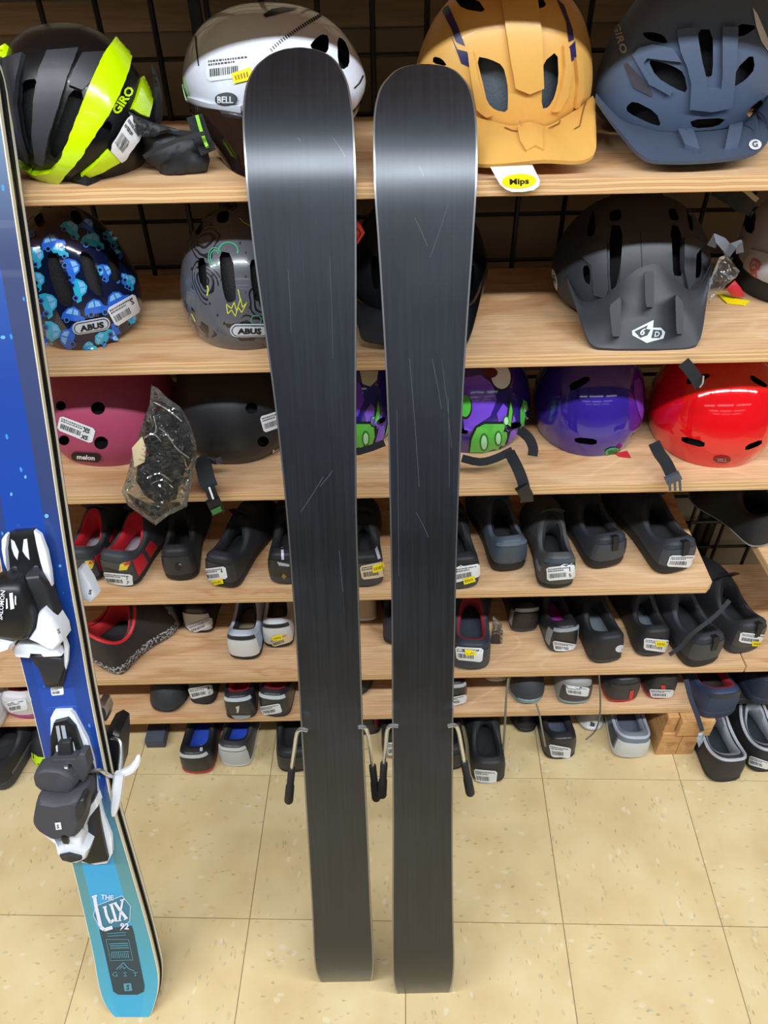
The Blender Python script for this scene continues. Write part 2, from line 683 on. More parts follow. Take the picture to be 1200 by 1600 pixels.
# 2D polygon -> fine triangles
def tri2d(polys, maxlen=8.0, faces=None):
    bm = bmesh.new()
    if faces is None:
        for poly in polys:
            vs = [bm.verts.new((p[0], p[1], 0)) for p in poly]
            try:
                bm.faces.new(vs)
            except ValueError:
                pass
    else:
        vs = [bm.verts.new((p[0], p[1], 0)) for p in polys]
        for f in faces:
            try:
                bm.faces.new([vs[i] for i in f])
            except ValueError:
                pass
    bm.normal_update()
    bmesh.ops.triangulate(bm, faces=bm.faces[:])
    for _ in range(7):
        es = [e for e in bm.edges if e.calc_length() > maxlen]
        if not es:
            break
        bmesh.ops.subdivide_edges(bm, edges=es, cuts=1)
        bm.normal_update()
        bmesh.ops.triangulate(bm, faces=[f for f in bm.faces if len(f.verts) > 3])
    bm.verts.index_update()
    V = [(v.co.x, v.co.y) for v in bm.verts]
    Fc = [tuple(v.index for v in f.verts) for f in bm.faces]
    bd = [(e.verts[0].index, e.verts[1].index) for e in bm.edges if len(e.link_faces) == 1]
    bm.free()
    return V, Fc, bd


def bvh_of(*objs):
    V, Fc = [], []
    for o in objs:
        n = len(V)
        off = o.location.copy()
        q = o.parent
        while q:
            off += q.location
            q = q.parent
        V += [v.co + off for v in o.data.vertices]
        Fc += [tuple(i + n for i in p.vertices) for p in o.data.polygons]
    return BVHTree.FromPolygons(V, Fc)


def drape(target, polys, off=0.0006, wall=0.0, maxlen=8.0, faces=None, jump=0.02, keep=False):
    """lay a flat outline (photo frame) on a real surface; wall>0 gives it thickness"""
    V2, Fc, bd = tri2d(polys, maxlen, faces)
    P, D, Nn = [], [], []
    for (x, y) in V2:
        d = ray(x, y).normalized()
        loc, nor, idx, dist = target.ray_cast(EYE, d)
        if loc is None:
            P.append(None); D.append(None); Nn.append(None)
        else:
            if nor.dot(d) > 0:
                nor = -nor
            P.append(loc); D.append(dist); Nn.append(nor)
    hits = [d for d in D if d is not None]
    if not hits:
        return [], []
    mean = sorted(hits)[len(hits) // 2]
    hv = [V2[i] for i in range(len(P)) if P[i] is not None]
    mcx, mcy = sum(v[0] for v in hv) / len(hv), sum(v[1] for v in hv) / len(hv)
    for i, p in enumerate(P):
        if p is None and keep:
            for k in range(1, 26):
                t = k / 26
                loc, nor, idx, dist = target.ray_cast(EYE, ray(V2[i][0] + (mcx - V2[i][0]) * t, V2[i][1] + (mcy - V2[i][1]) * t).normalized())
                if loc is not None:
                    P[i], D[i] = loc, dist
                    Nn[i] = nor if nor.dot(loc - EYE) < 0 else -nor
                    break
    for i, p in enumerate(P):
        if p is None:
            d = ray(*V2[i]).normalized()
            loc, nor, idx, dist = target.find_nearest(EYE + d * mean)
            if keep or (loc - (EYE + d * (loc - EYE).length)).length < 0.006:
                P[i] = EYE + d * (loc - EYE).length
                D[i] = (loc - EYE).length
                Nn[i] = nor if nor.dot(d) < 0 else -nor
    Fo = []
    for f in Fc:
        ds = [D[i] for i in f]
        if any(d is None for d in ds):
            continue
        if not keep and max(ds) - min(ds) > jump:
            continue
        if not keep and abs(ds[0] - mean) > 0.07:
            continue
        Fo.append(f)
    used = sorted({i for f in Fo for i in f})
    mp = {i: k for k, i in enumerate(used)}
    V = [P[i] + Nn[i] * off for i in used]
    Fn = [tuple(mp[i] for i in f) for f in Fo]
    # face the viewer
    Fn2 = []
    for f in Fn:
        a, b, c = V[f[0]], V[f[1]], V[f[2]]
        if (b - a).cross(c - a).dot(a - EYE) > 0:
            f = f[::-1]
        Fn2.append(f)
    if wall > 0:
        cnt = {}
        for f in Fn2:
            for k in range(3):
                e = (f[k], f[(k + 1) % 3])
                cnt[tuple(sorted(e))] = cnt.get(tuple(sorted(e)), 0) + 1
        inner = {}
        for f in list(Fn2):
            for k in range(3):
                a, b = f[k], f[(k + 1) % 3]
                if cnt[tuple(sorted((a, b)))] == 1:
                    for q in (a, b):
                        if q not in inner:
                            inner[q] = len(V)
                            V.append(P[used[q]] - Nn[used[q]] * (wall - off if wall > off else 0.001))
                    Fn2.append((b, a, inner[a], inner[b]))
    return V, Fn2


def ell(cx, cy, rx, ry, n=20, ang=0):
    c, s = math.cos(math.radians(ang)), math.sin(math.radians(ang))
    return [(cx + rx * math.cos(t) * c - ry * math.sin(t) * s, cy + rx * math.cos(t) * s + ry * math.sin(t) * c)
            for t in [2 * math.pi * k / n for k in range(n)]]


def pill(cx, cy, hl, hh, ang=0, n=8):
    c, s = math.cos(math.radians(ang)), math.sin(math.radians(ang))
    P = []
    for k in range(n + 1):
        t = -math.pi / 2 + math.pi * k / n
        P.append((hl - hh + hh * math.cos(t), hh * math.sin(t)))
    for k in range(n + 1):
        t = math.pi / 2 + math.pi * k / n
        P.append((-hl + hh + hh * math.cos(t), hh * math.sin(t)))
    return [(cx + x * c - y * s, cy + x * s + y * c) for x, y in P]


def stroke(pts, w):
    """a polyline as thin quads"""
    out = []
    for a, b in zip(pts[:-1], pts[1:]):
        dx, dy = b[0] - a[0], b[1] - a[1]
        l = math.hypot(dx, dy) or 1
        nx, ny = -dy / l * w / 2, dx / l * w / 2
        out.append([(a[0] + nx, a[1] + ny), (b[0] + nx, b[1] + ny), (b[0] - nx, b[1] - ny), (a[0] - nx, a[1] - ny)])
    return out


TXT = {}


def text2d(s, x, y, size, ang=0, sx=1.0, bold=0.0, shear=0.0):
    """2D mesh of lettering centred on (x, y); size is cap height in the photo frame"""
    key = (s, bold, shear)
    if key not in TXT:
        cu = bpy.data.curves.new('lettering', 'FONT')
        cu.body = s
        cu.offset = bold
        cu.shear = shear
        cu.resolution_u = 2
        cu.align_x = 'CENTER'
        ob = bpy.data.objects.new('lettering', cu)
        COL.objects.link(ob)
        dg = bpy.context.evaluated_depsgraph_get()
        me = bpy.data.meshes.new_from_object(ob.evaluated_get(dg))
        TXT[key] = ([(v.co.x, v.co.y) for v in me.vertices], [tuple(p.vertices) for p in me.polygons])
        bpy.data.objects.remove(ob)
        bpy.data.curves.remove(cu)
        bpy.data.meshes.remove(me)
    V, Fc = TXT[key]
    k = size / 0.7
    c, s_ = math.cos(math.radians(ang)), math.sin(math.radians(ang))
    out = []
    for a, b in V:
        a, b = a * k * sx, -(b - 0.35) * k
        out.append((x + a * c - b * s_, y + a * s_ + b * c))
    return out, Fc


def dtext(target, s, x, y, size, ang=0, sx=1.0, bold=0.0, off=0.0012, shear=0.0, keep=False):
    V, Fc = text2d(s, x, y, size, ang, sx, bold, shear)
    return drape(target, V, off=off, maxlen=7, faces=Fc, keep=keep)


def lerp2(q, u, v):
    (a, b, c, d) = q   # tl, tr, br, bl
    x = (a[0] * (1 - u) + b[0] * u) * (1 - v) + (d[0] * (1 - u) + c[0] * u) * v
    y = (a[1] * (1 - u) + b[1] * u) * (1 - v) + (d[1] * (1 - u) + c[1] * u) * v
    return (x, y)


def rquad(q, r=0.08):
    out = []
    for (u, v) in ((r, 0), (1 - r, 0), (1, r * 1.6), (1, 1 - r * 1.6), (1 - r, 1), (r, 1), (0, 1 - r * 1.6), (0, r * 1.6)):
        out.append(lerp2(q, u, v))
    return out


def sticker(T, target, quad, yellow=None, big=None, cream=False, name='price_label', off=0.0008, parent=None, seed=0, label=None):
    """a shop label: paper, printed lines, bar code, perhaps a yellow sticker"""
    rnd = random.Random(seed + int(quad[0][0]))
    parts = []
    V, Fc = drape(target, [rquad(quad)], off=off, maxlen=7, keep=True)
    if not V:
        return
    parts.append((V, Fc, 0))
    ink = []
    for v, u1 in ((0.12, 0.85), (0.26, 0.6)):
        u = 0.06
        while u < u1:
            w_ = rnd.uniform(0.02, 0.06)
            ink.append([lerp2(quad, u, v), lerp2(quad, u + w_, v), lerp2(quad, u + w_, v + 0.08), lerp2(quad, u, v + 0.08)])
            u += w_ + 0.02
    u = 0.08
    while u < 0.66:
        w_ = rnd.choice((0.012, 0.02, 0.03))
        ink.append([lerp2(quad, u, 0.48), lerp2(quad, u + w_, 0.48), lerp2(quad, u + w_, 0.80), lerp2(quad, u, 0.80)])
        u += w_ + rnd.choice((0.016, 0.026))
    V, Fc = drape(target, ink, off=off + 0.0006, maxlen=9, keep=True)
    parts.append((V, Fc, 1))
    if big:
        q = [lerp2(quad, 0.82, 0.3), lerp2(quad, 0.82, 0.72)]
        dx, dy = quad[1][0] - quad[0][0], quad[1][1] - quad[0][1]
        ang = math.degrees(math.atan2(dy, dx))
        hh = math.hypot(quad[3][0] - quad[0][0], quad[3][1] - quad[0][1])
        for k, t in enumerate(big):
            c = q[k % 2]
            V, Fc = dtext(target, t, c[0], c[1], hh * 0.26, ang, off=off + 0.0008, bold=0.01, keep=True)
            if V:
                parts.append((V, Fc, 2))
    V, Fc, mi = join(*parts)
    o = T.add(name, V, Fc, [CREAML if cream else WHITE, INK, INKB], mi, smooth=True, parent=parent, label=label)
    if yellow:
        V1, F1 = drape(target, [yellow], off=off + 0.0012, maxlen=8, keep=True)
        marks = []
        for k in range(5):
            u = 0.14 + k * 0.15
            marks.append([lerp2(yellow, u, 0.3), lerp2(yellow, u + 0.07, 0.3), lerp2(yellow, u + 0.07, 0.7), lerp2(yellow, u, 0.7)])
        V2, F2 = drape(target, marks, off=off + 0.0018, maxlen=9, keep=True)
        V, Fc, mi = join((V1, F1, 0), (V2, F2, 1))
        T.add('yellow_sticker', V, Fc, [YEL, mat('sticker_print', (150, 130, 20), 0.6)], mi, parent=parent or None)
    return o


def pillow(poly, Yc, T, noise=0.0, d0=20, maxlen=7, seed=0, slope=0.0):
    """a soft closed form from an outline at depth Yc, T metres half-thick"""
    V2, Fc, bd = tri2d([poly], maxlen)
    rnd = random.Random(seed)
    pl = poly + [poly[0]]

    def dist(p):
        m_ = 1e9
        for a, b in zip(pl[:-1], pl[1:]):
            ax, ay, bx, by = a[0], a[1], b[0], b[1]
            l2 = (bx - ax) ** 2 + (by - ay) ** 2 or 1
            t = max(0, min(1, ((p[0] - ax) * (bx - ax) + (p[1] - ay) * (by - ay)) / l2))
            m_ = min(m_, math.hypot(p[0] - ax - t * (bx - ax), p[1] - ay - t * (by - ay)))
        return m_
    ymin = min(p[1] for p in poly)
    ymax = max(p[1] for p in poly)
    A, B = [], []
    for p in V2:
        h = T * math.sqrt(1 - math.exp(-dist(p) / d0 * 1.2)) if dist(p) > 0.5 else 0.0008
        j = rnd.uniform(-noise, noise) if h > 0.001 else 0
        Y = Yc + slope * (1 - (p[1] - ymin) / (ymax - ymin))
        A.append(onY(p[0], p[1], Y - h + j))
        B.append(onY(p[0], p[1], Y + h * 0.8))
    n = len(A)
    F2 = []
    for f in Fc:
        a, b, c = A[f[0]], A[f[1]], A[f[2]]
        if (b - a).cross(c - a).dot(a - EYE) > 0:
            f = f[::-1]
        F2.append(f)
        F2.append(tuple(i + n for i in f[::-1]))
    cnt = {}
    for f in F2[::2]:
        for k in range(3):
            cnt[(f[k], f[(k + 1) % 3])] = 1
    for (a, b) in list(cnt):
        if (b, a) not in cnt:
            F2.append((b, a, a + n, b + n))
    return A + B, F2


def renorm(me):
    bm = bmesh.new()
    bm.from_mesh(me)
    bmesh.ops.recalc_face_normals(bm, faces=bm.faces[:])
    bm.to_mesh(me)
    bm.free()


def apply_bool(o, cut, op='DIFFERENCE'):
    renorm(o.data)
    renorm(cut.data)
    md = o.modifiers.new('cut', 'BOOLEAN')
    md.operation = op
    md.solver = 'EXACT'
    md.object = cut
    md.use_self = False
    bpy.context.view_layer.update()
    dg = bpy.context.evaluated_depsgraph_get()
    me = bpy.data.meshes.new_from_object(o.evaluated_get(dg))
    o.modifiers.clear()
    old = o.data
    if len(me.polygons) > 10:
        o.data = me
        bpy.data.meshes.remove(old)
    me.shade_smooth()
    me.set_sharp_from_angle(angle=math.radians(32))
    bpy.data.objects.remove(cut)


def cutters(target, polys, near=0.06, far=0.035, flare=0.0):
    """prisms along the sight line through each outline, around the surface"""
    parts = []
    for poly in polys:
        cx = sum(p[0] for p in poly) / len(poly)
        cy = sum(p[1] for p in poly) / len(poly)
        ds = []
        for p in list(poly) + [(cx, cy)]:
            loc, nor, idx, d = target.ray_cast(EYE, ray(*p).normalized())
            if loc is not None:
                ds.append(d)
        if not ds:
            continue
        d0, d1 = min(ds) - near, max(ds) + far
        ar = sum(poly[i][0] * poly[(i + 1) % len(poly)][1] - poly[(i + 1) % len(poly)][0] * poly[i][1] for i in range(len(poly)))
        if ar > 0:
            poly = poly[::-1]
        n = len(poly)
        V = [EYE + ray(*p).normalized() * d0 for p in poly]
        V += [EYE + ray(cx + (p[0] - cx) * (1 - flare), cy + (p[1] - cy) * (1 - flare)).normalized() * d1 for p in poly]
        Fc = [tuple(range(n))[::-1], tuple(range(n, 2 * n))]
        for k in range(n):
            k2 = (k + 1) % n
            Fc.append((k, k2, n + k2, n + k))
        parts.append((V, Fc, 1))
    return join(*parts) if parts else None


def chaikin(P, r=0.22):
    if len(P) > 12:
        return P
    out = []
    for i in range(len(P)):
        a, b = P[i], P[(i + 1) % len(P)]
        out.append((a[0] + (b[0] - a[0]) * r, a[1] + (b[1] - a[1]) * r))
        out.append((b[0] + (a[0] - b[0]) * r, b[1] + (a[1] - b[1]) * r))
    return out


# ------------------------------------------------------------------ domes (helmet shells)
def dome_unit(n=56, m_=18, ex=2.25, tuck=0.10, flat=1.0, full=0.74):
    """unit dome: x,y in [-1,1], z from 0 (rim) to 1; rings bottom to top, last is the crown"""
    rings = []
    for j in range(m_ + 1):
        t = j / m_
        ph = t * math.pi / 2
        r = math.cos(ph) ** full
        z = math.sin(ph) ** (1.05 * flat)
        if t < 0.22:
            r *= 1 - tuck * (1 - t / 0.22) ** 2
        rings.append((r, z))
    V = []
    for r, z in rings[:-1]:
        for k in range(n):
            a = 2 * math.pi * k / n
            c, s = math.cos(a), math.sin(a)
            q = (abs(c) ** ex + abs(s) ** ex) ** (-1 / ex)
            V.append((r * q * c, r * q * s, z))
    V.append((0, 0, 1))
    return np.array(V), n, m_


def dome_faces(n, m_, top):
    Fc = []
    for j in range(m_ - 1):
        for k in range(n):
            k2 = (k + 1) % n
            Fc.append((j * n + k, j * n + k2, (j + 1) * n + k2, (j + 1) * n + k))
    for k in range(n):
        Fc.append(((m_ - 1) * n + k, (m_ - 1) * n + (k + 1) % n, top))
    return Fc


def fit_dome(bbox, Z0, ratio=1.2, h=None, pitch=8, yaw=0, ex=2.25, tuck=0.10, flat=1.0, fixY=None, full=0.74):
    """size and place a dome so that its outline meets the given photo extent; it rests at height Z0"""
    U, n, m_ = dome_unit(ex=ex, tuck=tuck, flat=flat, full=full)
    x0, x1, y0, y1 = bbox
    X, Y, a = 0.0, fixY or 1.1, 0.11
    hh = h or 0.14
    ratio0 = ratio
    R = np.array(Matrix.Rotation(math.radians(yaw), 3, 'Z') @ Matrix.Rotation(math.radians(pitch), 3, 'X'))
    for it in range(60):
        P = U * np.array([a, a * ratio, hh])
        P = P @ R.T
        P[:, 2] -= P[:, 2].min()
        W = P + np.array([X, Y, Z0])
        q = projn(W)
        a *= 1 + 0.7 * ((x1 - x0) / (q[:, 0].max() - q[:, 0].min()) - 1)
        zc = depth((X, Y, Z0))
        X += 0.7 * ((x0 + x1) / 2 - (q[:, 0].max() + q[:, 0].min()) / 2) * zc / F
        eb = y1 - q[:, 1].max()
        if fixY:
            Z0 -= 0.5 * eb * zc / F
        else:
            Y -= 0.5 * eb * zc / F * 1.5
        if h is None:
            et = q[:, 1].min() - y0
            hh += 0.4 * et * zc / F
            hh = max(0.05, min(0.24, hh))
        a = max(0.04, min(0.2, a))
        Y = max(0.9, min(1.3, Y))
        ratio = min(ratio0, max(0.55, (1.25 - Y) / a))
    return dict(X=X, Y=Y, Z=Z0, a=a, b=a * ratio, h=hh, R=R, ex=ex, tuck=tuck, flat=flat, full=full)


def dome_at(fd, scale=1.0, dz=0.0):
    U, n, m_ = dome_unit(ex=fd['ex'], tuck=fd['tuck'], flat=fd['flat'], full=fd['full'])
    full = U * np.array([fd['a'], fd['b'], fd['h']]) @ fd['R'].T
    zmin = full[:, 2].min()
    P = (U * np.array([fd['a'] * scale, fd['b'] * scale, fd['h'] - fd['a'] * (1 - scale)])) @ fd['R'].T
    P[:, 2] += -zmin + dz
    P += np.array([fd['X'], fd['Y'], fd['Z']])
    return [Vector(p) for p in P], dome_faces(n, m_, len(U) - 1), n, m_


def helmet(label, bbox, Z0, shellm, vents=(), name='bike_helmet', foam=None, cat='helmet', group=None, shell_part='shell', far=0.03, deep=0.86, **kw):
    fd = fit_dome(bbox, Z0, **kw)
    T = Thing(name, label, cat, (fd['X'], fd['Y'], Z0), group)
    Vo, Fo, n, m_ = dome_at(fd)
    Vi, Fi, _, _ = dome_at(fd, 0.90)
    k = len(Vo)
    Fc = list(Fo) + [tuple(i + k for i in f[::-1]) for f in Fi]
    for q in range(n):
        q2 = (q + 1) % n
        Fc.append((q2, q, k + q, k + q2))
    sh = T.add(shell_part, Vo + Vi, Fc, [shellm, foam or FOAM])
    outer = BVHTree.FromPolygons(Vo, Fo)
    if vents:
        c = cutters(outer, [chaikin(v) for v in vents], far=far)
        if c:
            co = mk('cutter', c[0], c[1], [shellm, foam or FOAM], c[2], smooth=False, base=T.base)
            co.location = T.base
            # shell is parented: compare in world space
            apply_bool(sh, co)
    V, Fc, _, _ = dome_at(fd, deep)
    V2, F2, _, _ = dome_at(fd, deep - 0.06)
    k = len(V)
    Fl = list(Fc) + [tuple(i + k for i in f[::-1]) for f in F2]
    for q in range(n):
        q2 = (q + 1) % n
        Fl.append((q2, q, k + q, k + q2))
    T.add('foam_liner', V + V2, Fl, foam or FOAM)
    bt = bvh_of(sh)
    T.fd, T.outer, T.bvh, T.shell = fd, outer, bt, sh
    return T


def deco(T, name, polys, m_, off=0.0008, wall=0.0, target=None, maxlen=8, label=None, jump=0.02, parent=None, keep=False):
    V, Fc = drape(target or T.bvh, polys, off=off, wall=wall, maxlen=maxlen, jump=jump, keep=keep)
    if not V:
        print('deco missed', T.e.name, name)
        return None
    return T.add(name, V, Fc, m_, label=label, parent=parent)


def lettering(T, s, x, y, size, m_, ang=0, sx=1.0, bold=0.02, off=0.0014, name='lettering', target=None, parent=None, shear=0.0, keep=False):
    V, Fc = dtext(target or T.bvh, s, x, y, size, ang, sx, bold, off, shear, keep)
    if V:
        return T.add(name, V, Fc, m_, parent=parent)


def visor(T, top, lip, Ys, m_, thick=0.005, cuts=(), name='visor', n=40, bulge=0.012):
    """peak: from a line on the shell (photo outline) out to a lip at depths Ys"""
    tp = smooth_pts([(p[0], p[1], 0) for p in top], 6)
    lp = smooth_pts([(p[0], p[1], y) for p, y in zip(lip, Ys)], 6)

    def samp(pl, t):
        f = t * (len(pl) - 1)
        i = min(int(f), len(pl) - 2)
        return pl[i].lerp(pl[i + 1], f - i)
    rows = []
    A, B = [], []
    last = None
    for k in range(n + 1):
        t = k / n
        p = samp(tp, t)
        d = ray(p[0], p[1]).normalized()
        loc, nor, _, dist = T.outer.ray_cast(EYE, d)
        if loc is None:
            loc, nor, _, _ = T.outer.find_nearest(onY(p[0], p[1], T.fd['Y']))
            if nor.dot(d) > 0:
                nor = -nor
        A.append(loc + nor * 0.003)
        q = samp(lp, t)
        B.append(onY(q[0], q[1], q[2]))
    m2 = 8
    V = []
    for layer in (0, 1):
        for j in range(m2 + 1):
            s = j / m2
            for k in range(n + 1):
                p = A[k].lerp(B[k], s)
                u = 2 * k / n - 1
                p = p + Vector((0, -0.3, 1)).normalized() * (bulge * math.sin(math.pi * min(1, s * 0.9 + 0.05)))
                if layer:
                    p = p + Vector((0, 0.35, -1)).normalized() * thick
                V.append(p)
    Fc = []
    w_ = n + 1
    off = w_ * (m2 + 1)
    for j in range(m2):
        for k in range(n):
            a = j * w_ + k
            Fc.append((a, a + w_, a + w_ + 1, a + 1))
            Fc.append((off + a, off + a + 1, off + a + w_ + 1, off + a + w_))
    for k in range(n):
        Fc.append((k, k + 1, off + k + 1, off + k))
        a = m2 * w_ + k
        Fc.append((a + 1, a, off + a, off + a + 1))
    for j in range(m2):
        a = j * w_
        Fc.append((a + w_, a, off + a, off + a + w_))
        a = j * w_ + n
        Fc.append((a, a + w_, off + a + w_, off + a))
    o = T.add(name, V, Fc, [m_, BLKM])
    if cuts:
        b_ = bvh_of(o)
        c = cutters(b_, [chaikin(v, 0.12) for v in cuts], near=0.03, far=0.03)
        if c:
            co = mk('cutter', c[0], c[1], [m_, BLKM], [0] * len(c[1]), smooth=False, base=T.base)
            co.location = T.base
            apply_bool(o, co)
    T.visor = o
    T.vbvh = bvh_of(o)
    return o


# ------------------------------------------------------------------ setting
S1, S2, S3, S4, S5, S6 = 1.263, 1.022, 0.781, 0.532, 0.287, 0.144
TH = 0.019
FRONT, BACK = 0.96, 1.252

fl = bpy.data.objects.new('floor', None)
COL.objects.link(fl)
fl['kind'] = 'structure'
V, Fc = box(-4, 4, -7.2, 1.9, -0.03, -0.004)
o = mk('subfloor', V, Fc, mat('joint_dark', (150, 126, 88), 0.7), smooth=False)
o.parent = fl
ta = math.radians(-2.0)
ux, uy = Vector((math.cos(ta), math.sin(ta), 0)), Vector((-math.sin(ta), math.cos(ta), 0))
corner = onZ(880, 1443, 0)
TS = 0.3075
tmesh = []
V, Fc = box(0.0005, TS - 0.0005, 0.0005, TS - 0.0005, -0.004, 0.0, 0.0)
for i in range(3):
    me = bpy.data.meshes.new('tile')
    bm = bmesh.new()
    vs = [bm.verts.new(p) for p in V]
    for f in Fc:
        bm.faces.new([vs[k] for k in f])
    bmesh.ops.bevel(bm, geom=[e for e in bm.edges if abs(e.verts[0].co.z) < 1e-6 and abs(e.verts[1].co.z) < 1e-6], offset=0.0009, segments=1, affect='EDGES')
    bm.to_mesh(me)
    bm.free()
    me.materials.append(TILES[i])
    tmesh.append(me)
for i in range(-7, 7):
    for j in range(-8, 5):
        o = bpy.data.objects.new('tile', tmesh[(i * 2 + j * 5) % 3])
        COL.objects.link(o)
        o.parent = fl
        quarter = (i * 3 + j) % 2
        p = corner + ux * (i * TS) + uy * (j * TS)
        if quarter:
            p += ux * TS
        o.location = p
        o.rotation_euler = (0, 0, ta + (math.pi / 2 if quarter else 0))

WALLM = mat('tan_wall', (142, 128, 104), 0.8, bscale=3)
V, Fc = box(-2.4, 2.4, 1.40, 1.44, 0, 2.6)
wl = single('wall_back', None, None, V, Fc, WALLM, smooth=False, kind='structure', base=(0, 1.40, 0))
V, Fc = box(-4, 4, -7.24, -7.2, 0, 2.8)
single('wall_rear_blocker', None, None, V, Fc, mat('rear_blocker', (92, 88, 84), 0.8, bscale=3), smooth=False, kind='structure', base=(0, -7.2, 0))  # unseen dark wall, added to block horizon reflections in the ski bases
BOARD = wood_mat('wall_board', (164, 146, 116), (156, 138, 108), (170, 152, 122), seed=5)
for k, z in enumerate((0.42, 0.70, 0.94, 1.17, 1.375, 1.47)):
    V, Fc = box(-2.3, 2.3, 1.384, 1.3998, z, z + (0.042 if k > 3 else 0.06), 0.002)
    single('trim_%d' % (k + 1), None, None, V, Fc, BOARD, kind='structure', base=(0, 1.39, z))

# wire grid panels behind the shelves
G = Thing('wire_grid', 'black welded wire grid panel standing behind the plywood shelves', 'grid', (0, 1.262, 0))
WIRE = mat('black_wire', (20, 21, 24), 0.4)
for k in range(-8, 20):
    x = -0.459 + k * 0.0762
    V, Fc = tube([(x, 1.2585, 0.03), (x, 1.2585, 1.62)], 0.0042, 6)
    G.add('wire', V, Fc, WIRE)
for k in range(-13, 8):
    z = 1.05 + k * 0.0775
    V, Fc = tube([(-1.08, 1.2655, z), (1.02, 1.2655, z)], 0.0038, 6)
    G.add('wire', V, Fc, WIRE)
for k in range(2):
    x = onY(1108 + k * 17, 800, 1.262).x
    V, Fc = box(x - 0.008, x + 0.008, 1.270, 1.286, 0.0, 1.62, 0.001)
    G.add('upright', V, Fc, WIRE)
for x in (-1.07, -0.25):
    V, Fc = box(x - 0.008, x + 0.008, 1.270, 1.286, 0.0, 1.62, 0.001)
    G.add('upright', V, Fc, WIRE)


def shelf(z, x0, x1, label, y0=FRONT, y1=BACK, outline=None, edge=PLYE, top=PLY):
    """plywood board: its top and underside one sheet, the ply edge showing along the rim"""
    pts = outline or [(x0, y0), (x1, y0), (x1, y1), (x0, y1)]
    bm = bmesh.new()
    a = [bm.verts.new((p[0], p[1], z)) for p in pts]
    f = bm.faces.new(a)
    r = bmesh.ops.extrude_face_region(bm, geom=[f])
    for v in r['geom']:
        if isinstance(v, bmesh.types.BMVert):
            v.co.z += TH
    bmesh.ops.recalc_face_normals(bm, faces=bm.faces[:])
    bmesh.ops.bevel(bm, geom=[e for e in bm.edges], offset=0.0012, segments=1, affect='EDGES')
    bm.normal_update()
    mi = [0 if abs(f.normal.z) > 0.9 else 1 for f in bm.faces]
    V, Fc = bmout(bm)
    return single('plywood_shelf', label, 'shelf', V, Fc, [top, edge], mi, smooth=False, base=((x0 + x1) / 2, (y0 + y1) / 2, z))


shelf(1.532, -1.05, 0.98, 'plywood shelf above the photo, shading the top row of helmets')
shelf(S1, -1.05, 0.98, 'top plywood shelf carrying the lime, white, yellow and slate blue helmets')
shelf(S2, -1.05, 0.98, 'second plywood shelf from the top, under the car-print and doodle helmets')
shelf(S3, -1.05, 0.98, 'third plywood shelf from the top, under the round skate helmets')
x4 = 0.606
shelf(S4, -1.05, x4, 'fourth plywood shelf with clipped right corner, carrying the row of dark shoes',
      outline=[(-1.05, FRONT), (x4 - 0.012, FRONT), (x4, FRONT + 0.012), (x4 + 0.002, BACK), (-1.05, BACK)])
x5 = onY(1165, 1045, 0.96).x
shelf(S5, -1.05, x5 - 0.001, 'long plywood shelf second from the bottom, above the lowest shelf')
shelf(S5, x5 + 0.001, 1.05, 'short plywood shelf piece butted on at the far right, second level from the bottom')
x6 = 0.668
shelf(S6, -1.05, x6, 'lowest plywood shelf resting on the wooden blocks')
DARKB = mat('dark_board', (48, 47, 50), 0.6)
shelf(S6 - 0.03, x6 + 0.045, 1.05, 'dark grey board under the navy shoes at the right end', edge=DARKB, top=DARKB, y0=1.0)
p1, p2 = onZ(1160, 815, S4 + TH), onZ(1213, 905, S4 + TH)
shelf(S4, 0.72, 1.05, 'slanting plywood shelf piece at the right edge under the grey-trimmed black shoe',
      outline=[(p2.x, p2.y), (1.05, p2.y), (1.05, BACK), (p1.x - (p1.x - p2.x) * 0.0, min(BACK, p1.y))])

# wooden blocks carrying the lowest shelf


def block(pts_px, y0, y1, z0, z1, label, x0, x1):
    V, Fc = box(x0, x1, y0, y1, z0, z1, 0.0015)
    single('wood_block', label, 'block', V, Fc, WOODB, base=((x0 + x1) / 2, (y0 + y1) / 2, z0))


bx0, bx1 = onY(1025, 1175, 0.945).x, onY(1082, 1175, 0.945).x
bm_ = (bx0 + bx1) / 2 + 0.004
block(None, 0.945, 1.20, 0.0, 0.086, 'left of the two lower wooden blocks standing on the floor under the lowest shelf', bx0, bm_ - 0.0005)
block(None, 0.945, 1.20, 0.0, 0.086, 'right of the two lower wooden blocks standing on the floor under the lowest shelf', bm_ + 0.0005, bx1)
block(None, 0.938, 1.19, 0.0865, 0.1435, 'wooden block lying across the two lower blocks under the lowest shelf', bx0 + 0.028, bx1 + 0.016)
V, Fc = box(bx0 + 0.001, bx0 + 0.025, 0.95, 1.15, 0.0865, 0.1435, 0.001)
single('wood_block', 'thin wooden shim wedged beside the upper block under the lowest shelf', 'block', V, Fc, WOODB, base=(bx0, 1.0, 0.0865))

# ------------------------------------------------------------------ the two black-based skis


